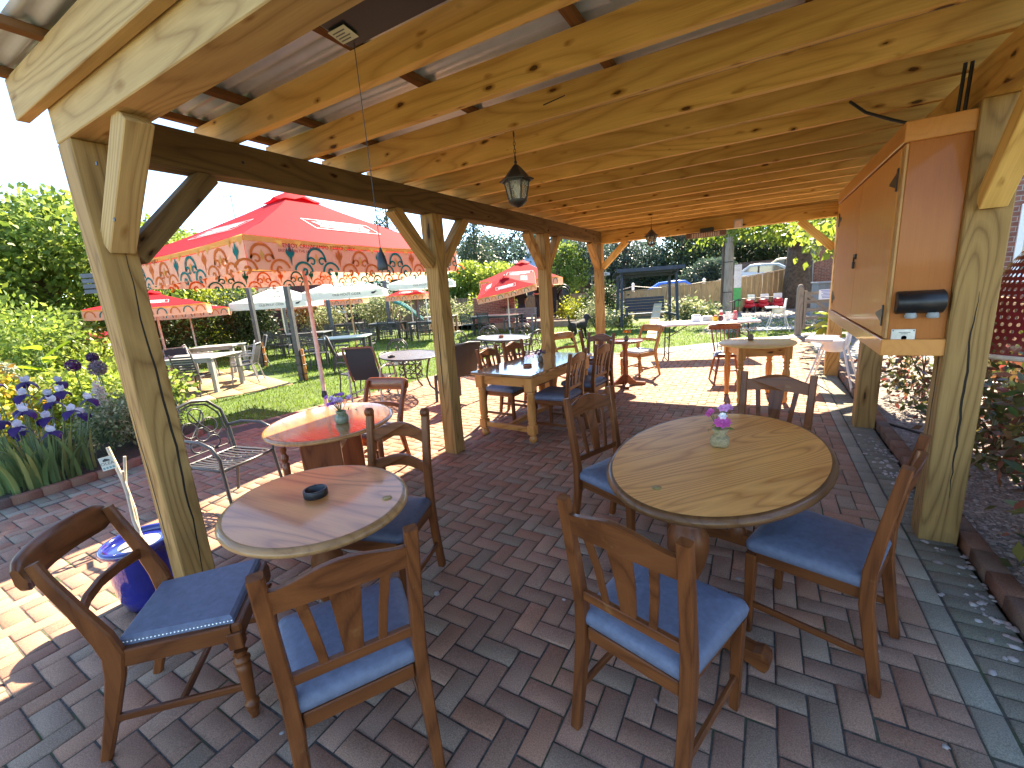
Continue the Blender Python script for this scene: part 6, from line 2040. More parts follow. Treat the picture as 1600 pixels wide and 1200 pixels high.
def allium(label, x, y, z, r, c):
    t = thing('allium', label, 'flowers', (x, y, .03), 0, 'allium heads in the flower bed')
    m = MB(); m.tube([(.04, 0, 0), (.02, .01, z * .6), (0, 0, z)], .006, 6); m.build('stem', plain('iris stem', (.10, .16, .06)), t)
    n = 320; D = RNG.normal(size=(n, 3)); D /= np.linalg.norm(D, axis=1, keepdims=True)
    V, F = leaves(D * r * .72 + np.array([0, 0, z]), D + RNG.normal(size=D.shape) * .5, r * .34, .6)
    link('head', np_mesh('head', V, F, leafmat('allium ' + str(c), [c, tuple(v * .6 for v in c), tuple(min(1, v * 1.5) for v in c)], trans=.3)), t)
    m = MB(); m.sphere((0, 0, z), r * .62, 10, 8); m.build('core', plain('allium core ' + str(c), tuple(v * .4 for v in c)), t)
allium('deep purple allium head, leftmost of the group beside the left post', -7.05, 1.75, 1.06, .075, (.12, .02, .14))
allium('deep purple allium head behind the fading grey one', -7.2, 1.98, 1.12, .065, (.10, .03, .12))
allium('fading grey-mauve allium head, largest of the group', -6.95, 1.93, 1.0, .095, (.26, .20, .24))
allium('purple allium head half hidden by the left post', -6.8, 2.42, .92, .06, (.16, .03, .17))
allium('pale white-green allium head farther back in the flower bed', -9.2, 1.6, .95, .13, (.42, .46, .34))
shrub('variegated_shrub', 'cream-variegated shrub behind the olive pot, at the corner of the flower bed', (-6.72, 2.05, .02), .50, .36, 5200, .05, PAL, .48, 7, 61)
shrub('azalea', 'yellow and orange flowering bush at the left edge of the flower bed', (-8.5, 1.2, .02), .62, .55, 1900, .10, YELF, .55, 6, 62)
shrub('garden_shrub', 'leafy green perennials behind the irises', (-8.2, 2.0, .02), .75, .42, 3400, .085, LGT, .55, 7, 63)
shrub('garden_shrub', 'dark leafy perennial between the alliums and the left post', (-7.7, 2.55, .02), .55, .34, 2000, .09, MID, .5, 6, 64)
shrub('garden_shrub', 'mixed green perennials at the far left of the flower bed', (-9.9, 1.5, .02), .95, .42, 2800, .10, MID, .8, 7, 65)
t = thing('canna_plant', 'canna with broad lime leaves standing above the flower bed', 'plant', (-9.9, 2.15, .03))
m = MB()
for a, ln, el, z in ((.2, .42, .5, .95), (2.6, .45, .6, .9), (1.2, .5, 1.0, 1.0), (4.4, .42, .7, .8), (-.6, .55, .35, 1.15)):
    d = Vector((math.cos(a), math.sin(a), el)).normalized(); s = d.cross(Vector((0, 0, 1))).normalized(); rows = []
    for i in range(8):
        u = i / 7; ww = .085 * math.sin(PI * min(1, .08 + .9 * u)) + .003
        p = Vector((0, 0, z)) + d * ln * u - Vector((0, 0, .12 * u * u)); rows.append([p - s * ww + Vector((0, 0, .04)), p, p + s * ww + Vector((0, 0, .04))])
    m.loft(rows, closed=False, smooth=True, caps=False)
m.build('leaves', leafmat('canna leaves', [(.22, .34, .02), (.28, .38, .03), (.16, .28, .02)], trans=.6), t, fix=False)
m = MB(); m.tube([(0, 0, 0), (0, 0, 1.2)], [.018, .012], 8); m.build('stem', plain('iris stem', (.10, .16, .06)), t)
t = thing('reed_clump', 'tall blue-green reed-like leaves at the far left of the flower bed', 'plant', (-10.4, 1.0, .03))
V, F = blades(170, .75, 1.35, .014, .15, 9); link('leaves', np_mesh('leaves', V, F, leafmat('reed leaves', [(.12, .19, .11), (.16, .23, .14), (.09, .15, .08)], trans=.35)), t)
t = thing('lupin', 'white lupin spike beside the fading allium', 'flowers', (-6.72, 1.82, .03))
P = RNG.normal(size=(260, 3)) * np.array([.016, .016, .075]) + np.array([0, 0, .72]); V, F = leaves(P, RNG.normal(size=(260, 3)), .045, .6); link('spike', np_mesh('spike', V, F, leafmat('lupin', [(.62, .52, .48), (.7, .66, .6)], trans=.3)), t)
m = MB(); m.tube([(0, 0, 0), (0, 0, .8)], .006, 6); m.build('stem', plain('iris stem', (.10, .16, .06)), t)
t = thing('leafy_stem', 'young plant with long pointed leaves among the irises', 'plant', (-6.55, 1.75, .03))
V, F = blades(26, .10, .55, .018, .9, 33); V[:, 2] += .18; link('leaves', np_mesh('leaves', V, F, leafmat('reed leaves', [(.12, .19, .11)])), t)
m = MB(); m.tube([(0, 0, 0), (0, 0, .4)], .006, 6); m.build('stem', plain('iris stem', (.10, .16, .06)), t)
t = thing('red_flowers', 'bright red flowers behind the terrace table, beside the left post', 'flowers', (-14.2, 4.2, 0))
link('blossom', foliage_mesh('blossom', [(0, 0, 1.12, .3, .3, .16)], 260, .07, leafmat('red petals', [(.6, .02, .04), (.7, .05, .08)], trans=.3)), t)
link('leaves', foliage_mesh('leaves', [(0, 0, .75, .4, .4, .4)], 600, .1, MID), t)
m = MB(); m.lathe([(.2, 0), (.26, .4), (.28, .42)], 16); m.build('pot', plain('terracotta', (.32, .10, .045)), t)

# blue pot with a little olive tree
t = thing('olive_pot', 'glazed dark blue pot with a bare-stemmed olive tree by the left post', 'plant pot', (-2.98, .80, 0))
BGL = plain('cobalt glaze', (.010, .016, .16), rough=.12, var=.3, scale=6, coat=.8)
m = MB(); m.lathe([(.10, 0), (.125, .01), (.145, .08), (.155, .2), (.15, .3), (.148, .335), (.165, .35), (.178, .362), (.178, .378), (.168, .388), (.150, .386), (.146, .36)], 40); m.build('pot', BGL, t)
m = MB(); m.lathe([(.147, .352), (.08, .362), (.0001, .365)], 30); m.build('soil', plain('pale grit', (.56, .50, .40), rough=.9, var=.45, scale=90, bump=1.0), t)
m = MB(); m.tube([(.01, 0, .35), (-.02, .02, .55), (-.035, .015, .72), (-.075, .0, .92)], [.013, .012, .011, .009], 8); m.tube([(-.01, .02, .35), (.01, 0, .5), (-.04, .02, .70), (-.01, .04, .86)], [.010, .010, .009, .007], 8); m.tube([(-.035, .015, .72), (.05, .0, .80)], [.008, .006], 6)
m.build('stem', plain('pale olive stem', (.42, .36, .28), rough=.8, var=.25), t)
m = MB(); m.M = Matrix.Translation((-.05, -.025, .84)) @ Matrix.Rotation(R(62), 4, 'Z') @ Matrix.Rotation(R(-6), 4, 'Y') @ Matrix.Scale(.68, 4); m.box(-.042, .042, -.001, .001, -.055, .055); m.build('plant_tag', plain('white tag', (.46, .47, .42), rough=.5), t)
m.v, m.f, m.mi, m.sm = [], [], [], []
M0 = m.M.copy()
m = MB(); m.M = M0 @ plane_M((0, -.0016, 0), (1, 0, 0), (0, 0, 1)); add_text(m, 'OLEA', .034, 0, -.002, 0)
m.add([(-.02, .018, 0), (.026, .018, 0), (.018, .032, 0), (-.004, .042, 0), (-.022, .03, 0)], [(0, 1, 2, 3, 4)])
m.build('tag_print', plain('dark print', (.02, .025, .03)), t, fix=False)
m = MB(); m.M = M0 @ plane_M((0, -.0016, 0), (1, 0, 0), (0, 0, 1))
for i in range(4): m.add([(-.036 + .019 * i, -.045, 0), (-.022 + .019 * i, -.045, 0), (-.022 + .019 * i, -.028, 0), (-.036 + .019 * i, -.028, 0)], [(0, 1, 2, 3)])
m.build('tag_icons', plain('teal tag icons', (.10, .25, .25)), t, fix=False)

# broad-leaved plant behind the far post
t = thing('banana_lily', 'plant with large glossy yellow-green leaves beside the gate, left of the cupboard', 'plant', (1.02, 9.1, 0))
m = MB()
rr = random.Random(3)
for i in range(16):
    a = rr.uniform(0, 6.28); el = rr.uniform(.1, 1.2); ln = rr.uniform(.35, .55); z = rr.uniform(.35, .75)
    d = Vector((math.cos(a), math.sin(a), el)).normalized(); s = d.cross(Vector((0, 0, 1))).normalized(); rows = []
    for k in range(8):
        u = k / 7; ww = .075 * math.sin(PI * min(1, .06 + .92 * u)) + .002
        p = Vector((0, 0, z)) + d * ln * u - Vector((0, 0, .35 * u * u * ln * 1.4)); rows.append([p - s * ww + Vector((0, 0, .03)), p, p + s * ww + Vector((0, 0, .03))])
    m.loft(rows, closed=False, smooth=True, caps=False)
m.build('leaves', leafmat('lily leaves', [(.16, .26, .04), (.24, .30, .05), (.12, .22, .04), (.30, .32, .06)], trans=.45, rough=.3), t, fix=False)
m = MB()
for i in range(6): m.tube([(rr.gauss(0, .06), rr.gauss(0, .06), 0), (rr.gauss(0, .05), rr.gauss(0, .05), .6)], .012, 6)
m.build('stem', plain('iris stem', (.10, .16, .06)), t)
# ---------------------------------------------------------------- under and beyond the pergola's far end
t = thing('folding_table', 'long white folding table with black folding legs carrying sauces and trays', 'table', (-1.0, 9.5, 0), R(19))
m = MB(); m.box(-.92, .92, -.38, .38, .685, .725, .012); m.build('table_top', plain('white moulded top', (.62, .63, .66), rough=.45, var=.03), t)
for s in (-1, 1):
    m = MB()
    for y in (-.27, .27): m.tube([(s * .72, y, .69), (s * .74, y, 0)], .014, 8)
    m.tube([(s * .735, -.27, .12), (s * .735, .27, .12)], .012, 8)
    m.build('leg_frame', M_iron, t)
    m = MB(); m.tube([(s * .735, 0, .42), (s * .28, 0, .68)], .011, 8); m.tube([(s * .735, -.27, .42), (s * .735, .27, .42)], .009, 6); m.build('brace', M_iron, t)
def on_ft(u, v, z=.727):
    a = R(19); return (-1.0 + u * math.cos(a) - v * math.sin(a), 9.5 + u * math.sin(a) + v * math.cos(a), z)
CRK = plain('white box', (.70, .71, .72), rough=.5, var=.04)
def boxy(name, label, cat, u, v, sx, sy, sz, mat, lid=None, group=None):
    t = thing(name, label, cat, on_ft(u, v), R(19 + random.uniform(-12, 12)), group)
    m = MB(); m.box(-sx, sx, -sy, sy, 0, sz, .008); m.build('body', mat, t)
    if lid:
        m = MB(); m.box(-sx * .8, sx * .8, -sy * .8, sy * .8, sz, sz + .012, .004); m.build('lid', lid, t)
    return t
boxy('napkin_box', 'white punched napkin box, leftmost on the folding table', 'box', -.18, -.05, .085, .07, .13, CRK, plain('grey hole panel', (.3, .3, .32)))
boxy('condiment_box', 'shallow grey caddy next to the napkin box on the folding table', 'caddy', .05, .05, .10, .07, .085, plain('pale grey caddy', (.42, .45, .48), rough=.5), CRK)
boxy('cutlery_tray', 'white cutlery tray behind the red and white jug on the folding table', 'tray', .48, .16, .13, .07, .075, CRK, plain('cutlery blue', (.30, .34, .42)))
def jar(name, label, cat, u, v, r, h, mat, lidm):
    t = thing(name, label, cat, on_ft(u, v))
    m = MB(); m.lathe([(r * .9, 0), (r, .006), (r, h * .72), (r * .75, h * .82)], 20); m.build('body', mat, t)
    m = MB(); m.lathe([(r * .78, h * .82), (r * .78, h), (r * .7, h + .003)], 18); m.build('lid', lidm, t)
jar('mustard_pot', 'yellow mustard pot on the folding table', 'jar', .17, -.10, .045, .11, plain('mustard yellow', (.70, .42, .03), rough=.4), plain('dull red', (.35, .03, .03)))
jar('sauce_pot', 'dark maroon sauce pot beside the yellow one on the folding table', 'jar', .27, -.08, .048, .10, plain('maroon', (.10, .02, .025), rough=.3), M_black)
jar('sauce_bottle', 'red sauce bottle on the folding table, left of the jug', 'bottle', .31, .06, .035, .19, plain('sauce red', (.55, .04, .05), rough=.4), CRK)
jar('sauce_bottle', 'pink-red sauce bottle on the folding table, right of the jug', 'bottle', .55, -.02, .045, .17, plain('sauce pink', (.62, .14, .16), rough=.4), plain('sauce red', (.55, .04, .05)))
t = thing('jug', 'white jug with handle in the middle of the folding table', 'jug', on_ft(.42, -.04))
m = MB(); m.lathe([(.04, 0), (.058, .03), (.06, .09), (.05, .14), (.056, .165), (.05, .165), (.045, .14)], 20); m.build('body', plain('cream jug', (.72, .66, .60), rough=.3), t)
m = MB(); m.tube([(.058 * 1, 0, .13), (.10, 0, .12), (.095, 0, .06), (.058, 0, .05)], .007, 6); m.build('handle', plain('cream jug', (.72, .66, .60)), t)
t = thing('serving_tray', 'flat teal tray at the right end of the folding table', 'tray', on_ft(.74, .02), R(19))
m = MB(); m.box(-.15, .15, -.2, .2, 0, .006); m.box(-.15, .15, -.2, -.19, .006, .022, .003); m.box(-.15, .15, .19, .2, .006, .022, .003); m.box(-.15, -.14, -.19, .19, .006, .022, .003); m.box(.14, .15, -.19, .19, .006, .022, .003); m.build('tray', plain('teal tray', (.06, .40, .33), rough=.4), t)
t = thing('paper_menu', 'pale folded card lying at the left part of the folding table', 'card', on_ft(-.4, -.1), R(40))
m = MB(); m.box(-.09, .09, -.05, .05, 0, .004); m.build('card', plain('dusty pink card', (.42, .20, .20)), t)
t = thing('lamp_stand', 'thin black stand with a small knob behind the teal tray', 'stand', (-.62, 12.2, 0))
m = MB(); m.tube([(0, 0, 0), (0, 0, .95)], .018, 8); m.tube([(-.12, 0, .92), (.06, 0, .98), (.14, 0, .96)], .014, 8); m.build('stand', M_iron, t)
m = MB(); m.lathe([(.14, 0), (.13, .02), (.02, .03)], 16); m.build('base', M_iron, t)

# high chairs
def highchair():
    t = thing('high_chair', '', 'high chair')
    m = MB()
    secs = []
    for z, w, d, y in ((.50, .12, .10, 0), (.53, .16, .14, 0), (.60, .175, .155, -.01), (.66, .18, .16, -.01)):
        secs.append([(w * math.cos(R(a)) * (1 if abs(math.cos(R(a))) < .8 else 1), y + d * math.sin(R(a)), z) for a in range(0, 360, 24)])
    m.loft(secs, smooth=True)
    m.loft([[(x, -.15 - .03 * q, .60 + .27 * q + (.02 * (1 - (x / .15) ** 2) if q > .9 else 0)) for x in (-.15 + .05 * q * q, -.05, .05, .15 - .05 * q * q)] + [(x, -.12 - .03 * q, .60 + .27 * q) for x in (.14 - .05 * q * q, .05, -.05, -.14 + .05 * q * q)] for q in (0, .3, .6, .85, 1)], smooth=True)
    m.build('seat', M_white, t)
    m = MB(); m.box(-.23, .23, -.02, .30, .645, .665, .008); m.box(-.23, .23, .285, .30, .665, .685, .004); m.box(-.23, -.215, -.02, .285, .665, .685, .004); m.box(.215, .23, -.02, .285, .665, .685, .004); m.build('tray', M_white, t)
    for sx in (-1, 1):
        for sy in (-1, 1):
            m = MB(); m.tube([(sx * .13, sy * .11, .60), (sx * .27, sy * .27, 0)], .0125, 10); m.build('leg', plain('white tube', (.68, .69, .70), rough=.35), t)
    return t
put_high = placer(highchair())
put_high((.86, 7.15), R(75), 'white plastic high chair with tray in the sun beside the round pine table', 'white high chairs')
put_high((.36, 13.75), R(95), 'white plastic high chair standing by the wooden gate', 'white high chairs')

# wooden gate
GW_ = wood('grey gate timber', (.16, .125, .095), (.32, .27, .21), 0, rough=.85, tone=.1)
GWZ = wood('grey gate post', (.16, .125, .095), (.32, .27, .21), 2, rough=.85, tone=.1)
t = thing('field_gate', 'weathered five-bar wooden gate with a white notice', 'gate', (.78, 12.95, 0), R(12))
m = MB(); m.box(-.065, .065, -.065, .065, -.05, 1.18, .008); m.lathe([(.065, 1.18), (.06, 1.22), (.03, 1.25), (.0001, 1.26)], 12); m.build('post', GWZ, t)
for z in (.22, .42, .62, .82, 1.02):
    m = MB(); m.box(.10, 1.85, -.015, .015, z - .04, z + .04, .004); m.build('rail', GW_, t)
m = MB(); m.box(.09, .15, -.03, .03, .15, 1.09, .005); m.box(1.8, 1.88, -.03, .03, .15, 1.15, .005); m.build('stile', GWZ, t)
m = MB(); m.beam((.14, -.026, 1.0), (1.0, -.026, .24), .02, .075, .004); m.build('diagonal', GW_, t)
m = MB(); m.box(-.07 + 2.0, .07 + 2.0, -.07, .07, -.05, 1.3, .008); m.build('post', GWZ, t)
t = thing('notice', 'white notice with lines of blue print fixed to the wooden gate', 'sign', (1.32, 13.02, .98), R(12))
m = MB(); m.box(-.16, .16, -.006, 0, -.12, .12, .004); m.build('board', plain('white board', (.74, .76, .80), rough=.5, var=.03), t)
m = MB()
for i in range(6):
    w = random.uniform(.07, .13)
    m.box(-w, w, -.0075, -.006, .085 - i * .034, .098 - i * .034)
m.build('print', plain('blue print', (.05, .09, .42)), t)
t = thing('oil_tank', 'grey metal bin store behind the wooden gate', 'bin store', (2.2, 17.8, 0), R(8))
m = MB(); m.box(-.75, .75, -.4, .4, 0, 1.12, .02); m.build('body', plain('grey steel box', (.26, .28, .28), rough=.5), t)
m = MB(); m.box(-.78, .78, -.44, .42, 1.12, 1.17, .01); m.build('lid', plain('grey steel lid', (.34, .36, .36), rough=.45), t)
t = thing('dark_hose', 'coil of black hose lying on the slabs by the far post', 'hose', (.75, 9.35, .01))
m = MB(); m.tube([((.13 + .012 * math.sin(i)) * math.cos(i * .5), (.13 + .012 * math.sin(i)) * .7 * math.sin(i * .5), .02 + .004 * (i % 3)) for i in range(52)], .011, 6); m.build('hose', M_cable, t)

# telegraph pole, its wire, stay and banner
t = thing('telegraph_pole', 'tall weathered telegraph pole rising behind the folding table', 'pole', (-1.30, 20.2, 0))
m = MB(); m.tube([(0, 0, -.1), (0, 0, 3), (0, 0, 8.5)], [.185, .17, .13], 16); m.build('pole', wood('weathered pole', (.17, .145, .12), (.36, .32, .27), 2, rough=.9, bump=.4), t)
m = MB(); m.tube([(-.22, -.1, 0), (-.2, -.1, 3), (-.15, -.05, 8)], .045, 8); m.build('cable_duct', plain('brown duct', (.10, .075, .055), rough=.7), t)
m = MB()
for z in (.9, 2.1, 3.2): m.box(-.17, .17, -.185, -.16, z, z + .03, .004)
m.build('strap', M_iron, t)
t = thing('feather_banner', 'narrow white and green upright banner behind the telegraph pole', 'banner', (-.98, 20.9, 0))
m = MB(); m.box(-.14, .14, -.006, .006, 1.05, 2.0, .003); m.build('upper_panel', plain('banner white', (.68, .72, .78)), t)
m = MB(); m.box(-.14, .14, -.006, .006, .25, 1.05, .003); m.build('lower_panel', plain('banner green', (.05, .38, .12)), t)
m = MB(); m.tube([(-.16, 0, 0), (-.16, 0, 2.05)], .012, 6); m.build('pole', M_iron, t)
t = thing('wire_rail', 'low black wire rail in front of the board fence', 'rail', (-.9, 19.9, 0), R(12))
m = MB(); m.tube([(0, 0, .62), (1.25, 0, .64)], .014, 6); m.tube([(.02, 0, 0), (.02, 0, .62)], .014, 6); m.tube([(1.22, 0, 0), (1.22, 0, .64)], .014, 6); m.build('rail', M_iron, t)

# red ride-ons against the fence
M_rp = plain('red toy plastic', (.52, .02, .035), rough=.4, var=.1)
def rideon(label, loc, rz):
    t = thing('ride_on_toy', label, 'toy', loc, rz, 'red ride-on toys')
    m = MB(); m.box(-.20, .20, -.30, .30, .16, .36, .06, True); m.box(-.17, .17, .10, .32, .34, .52, .05, True); m.build('body', M_rp, t)
    m = MB(); m.box(-.16, .16, .06, .10, .50, .72, .03); m.build('panel', M_white, t)
    m = MB(); m.box(-.15, .15, -.26, .02, .36, .40, .015); m.build('seat', M_black, t)
    m = MB(); m.tube([(.12 * math.cos(2 * PI * i / 14), .05, .56 + .10 * math.sin(2 * PI * i / 14)) for i in range(15)], .014, 6); m.build('steering_wheel', M_black, t)
    for sx in (-1, 1):
        for sy in (-1, 1):
            m = MB(); m.M = Matrix.Translation((sx * .2, sy * .2, .12)) @ Matrix.Rotation(PI / 2, 4, 'Y'); m.lathe([(.06, -.035), (.115, -.03), (.12, 0), (.115, .03), (.06, .035)], 16); m.build('wheel', M_black, t)
rideon('red and white ride-on toy by the fence, leftmost of the three', (-.42, 21.3, 0), R(150))
rideon('red and white ride-on toy by the fence, middle of the three', (.05, 21.5, 0), R(165))
rideon('red and white ride-on toy by the fence, nearest the big trunk', (.50, 21.7, 0), R(190))
sheet('gravel_patch', [(-1.6, 13.2), (.6, 14.2), (3.0, 14.2), (3.0, 22.6), (1, 23), (-1.5, 21.4)], -.004, M_grav)
GREYS = leafmat('grey stones', [(.20, .20, .20), (.30, .29, .27), (.14, .14, .14), (.38, .36, .33)], rough=.8, trans=0)
pebbles('stones', 2200, (-1.3, 2.4), (14.2, 21.2), -.004, .045, GREYS)
tag(MB().box(-.5, .9, -.35, .35, -.01, .035, .01).build('slab', plain('pale stone slab', (.34, .36, .35), rough=.7), None, (.1, 14.3, 0), (0, 0, R(12))), 'pale stone slab under the far high chair', 'slab')

# swing seat
BL = plain('blue grey painted timber', (.045, .06, .085), rough=.85, var=.2, scale=6)
t = thing('swing_seat', 'blue-grey painted garden swing seat with a slatted canopy roof', 'swing seat', (-3.72, 16.35, 0), R(24))
for sx in (-1, 1):
    for sy, dy in ((-.55, .08), (.55, -.08)):
        m = MB(); m.beam((sx * .98, sy, 0), (sx * .93, sy + dy, 1.82), .085, .085, .006); m.build('post', BL, t)
    m = MB(); m.beam((sx * .95, -.60, 1.88), (sx * .95, .60, 1.74), .07, .10, .006); m.beam((sx * .96, -.5, .35), (sx * .96, .5, .35), .05, .08, .005); m.build('side_beam', BL, t)
m = MB(); m.beam((-1.0, -.50, 1.92), (1.0, -.50, 1.92), .06, .12, .006); m.beam((-1.0, .5, 1.80), (1.0, .5, 1.80), .06, .12, .006); m.beam((-1.0, 0, 1.80), (1.0, 0, 1.80), .08, .1, .006); m.build('top_beam', BL, t)
m = MB()
for i in range(8):
    y = -.66 + .19 * i
    m.M = Matrix.Translation((0, y, 2.02 - .15 * (y + .66) / 1.33)) @ Matrix.Rotation(R(-7), 4, 'X'); m.box(-1.12, 1.12, -.1, .1, -.011, .011, .003)
m.M = Matrix.Identity(4); m.box(-1.14, 1.14, -.80, -.765, 1.93, 2.06, .004); m.build('roof', BL, t)
m = MB()
for i in range(5): m.box(-.72, .72, -.3 + .115 * i, -.2 + .115 * i, .44, .465, .004)
m.build('seat', plain('pale worn blue timber', (.20, .25, .30), rough=.6), t)
m = MB()
for i in range(5): m.box(-.72, .72, .28 + .03 * i, .305 + .03 * i, .50 + .105 * i, .59 + .105 * i, .004)
m.build('backrest', BL, t)
for sx in (-1, 1):
    m = MB(); m.box(sx * .74 - .03, sx * .74 + .03, -.33, .33, .36, .44, .005); m.box(sx * .74 - .035, sx * .74 + .035, -.34, .34, .66, .70, .006); m.box(sx * .74 - .03, sx * .74 + .03, -.33, -.27, .44, .66, .004); m.build('armrest', BL, t)
    m = MB(); m.tube([(sx * .74, -.25, .68), (sx * .78, 0, 1.78)], .008, 5); m.tube([(sx * .74, .28, .68), (sx * .78, 0, 1.78)], .008, 5); m.build('chain', M_iron, t)
t = thing('plank', 'sunlit pale plank leaning from the lawn up to the swing seat arm', 'plank', (-2.62, 12.05, 0))
m = MB(); m.beam((0, 0, .03), (-.60, 3.9, .78), .26, .035, .004); m.build('board', wood('pale plank', (.45, .34, .18), (.66, .54, .34), 0, rough=.7), t)
m = MB()
for q in (.12, .3, .5, .7, .88): m.beam((-.60 * q - .12, 3.9 * q, .06 + .75 * q), (-.60 * q + .12, 3.9 * q, .06 + .75 * q), .04, .03, .003)
m.build('cleat', wood('pale plank', (.45, .34, .18), (.66, .54, .34)), t)

# raised bed edging, barbecue, statue
SLP = wood('sleeper edging', (.20, .16, .11), (.38, .32, .24), 0, rough=.85, tone=.15)
for (x0, y0, x1, y1, lab) in ((-14.6, 15.4, -12.5, 15.75, 'timber edging of the raised bed, left of the barbecue table'), (-10.3, 16.05, -8.3, 16.3, 'timber edging of the raised bed between the barbecue and the third post'), (-8.25, 16.32, -6.1, 16.6, 'timber edging of the raised bed in front of the black statue')):
    L_ = math.hypot(x1 - x0, y1 - y0)
    tag(MB().box(0, L_, -.07, .07, -.02, .24, .012).build('sleeper', SLP, None, (x0, y0, 0), (0, 0, math.atan2(y1 - y0, x1 - x0))), lab, 'edging', 'timber bed edging')
sheet('raised_bed', [(-14.6, 15.45), (-10.3, 16.1), (-8.3, 16.36), (-6.1, 16.64), (-5.5, 18.8), (-7, 21.0), (-9, 20.8), (-13.5, 19.2), (-16.5, 17.8)], .20, plain('pale bed gravel', (.15, .135, .11), rough=.9, var=.4, scale=20))
t = thing('brick_barbecue', 'red brick barbecue with shelf beside three people in black', 'barbecue', (-10.75, 17.05, 0), R(27))
m = MB(); m.box(-.95, .95, -.1, .12, 0, 1.32, .008); m.box(.80, .95, -.55, -.1, 0, 1.05, .008); m.box(-.95, -.80, -.0, .5, 0, 1.05, .008); m.build('wall', BRK, t)
m = MB(); m.box(.30, .95, -.42, -.1, .88, .92, .005); m.build('shelf', plain('maroon shelf', (.12, .03, .025), rough=.6), t)
m = MB(); m.box(-.98, .98, -.13, .15, 1.32, 1.36, .008); m.build('coping', plain('pale coping', (.30, .14, .10)), t)
t = thing('metal_statue', 'black metal ring-shaped garden sculpture on two legs', 'statue', (-8.05, 18.75, .18), R(25))
m = MB(); m.tube([(.34 * math.cos(2 * PI * i / 28), .0, 1.18 + .34 * math.sin(2 * PI * i / 28)) for i in range(29)], .03, 8); m.tube([(.26 * math.cos(2 * PI * i / 28), .06, 1.14 + .26 * math.sin(2 * PI * i / 28)) for i in range(29)], .035, 8); m.build('ring', M_iron, t)
m = MB(); m.loft([[(w * math.cos(R(a)), .09 * math.sin(R(a)), z) for a in range(0, 360, 30)] for z, w in ((.60, .14), (.72, .24), (.9, .30), (1.08, .26), (1.25, .16), (1.33, .06))], smooth=True); m.build('body', M_iron, t)
for s in (-1, 1):
    m = MB(); m.tube([(s * .14, 0, .70), (s * .19, .01, .4), (s * .20, 0, 0)], [.09, .05, .045], 10); m.build('leg', M_iron, t)

# ---------------------------------------------------------------- people and the dog
SKIN = plain('skin', (.42, .23, .16), rough=.55, var=.06)
BLK = plain('black cloth', (.012, .012, .016), rough=.85, var=.3, scale=30)
NVY = plain('dark denim', (.022, .026, .045), rough=.9, var=.3, scale=40)
HAIR = plain('dark hair', (.02, .013, .009), rough=.7, var=.3, scale=60)
def skinned(name, V, E_, Rd, mat, parent, root=0, sub=2):
    me = bpy.data.meshes.new(name); me.from_pydata(V, E_, []); me.materials.append(mat)
    o = bpy.data.objects.new(name, me); COL.objects.link(o); o.parent = parent
    md = o.modifiers.new('Skin', 'SKIN'); md.use_smooth_shade = True
    for i, r in enumerate(Rd):
        me.skin_vertices[0].data[i].radius = r if isinstance(r, tuple) else (r, r)
        me.skin_vertices[0].data[i].use_root = (i == root)
    s = o.modifiers.new('Subdivision', 'SUBSURF'); s.levels = sub; s.render_levels = sub
    # bake the modifiers so that the object is plain mesh
    dg = bpy.context.evaluated_depsgraph_get()
    m2 = bpy.data.meshes.new_from_object(o.evaluated_get(dg))
    o.modifiers.clear(); o.data = m2
    m2.materials.clear(); m2.materials.append(mat)
    m2.polygons.foreach_set('use_smooth', [True] * len(m2.polygons))
    return o
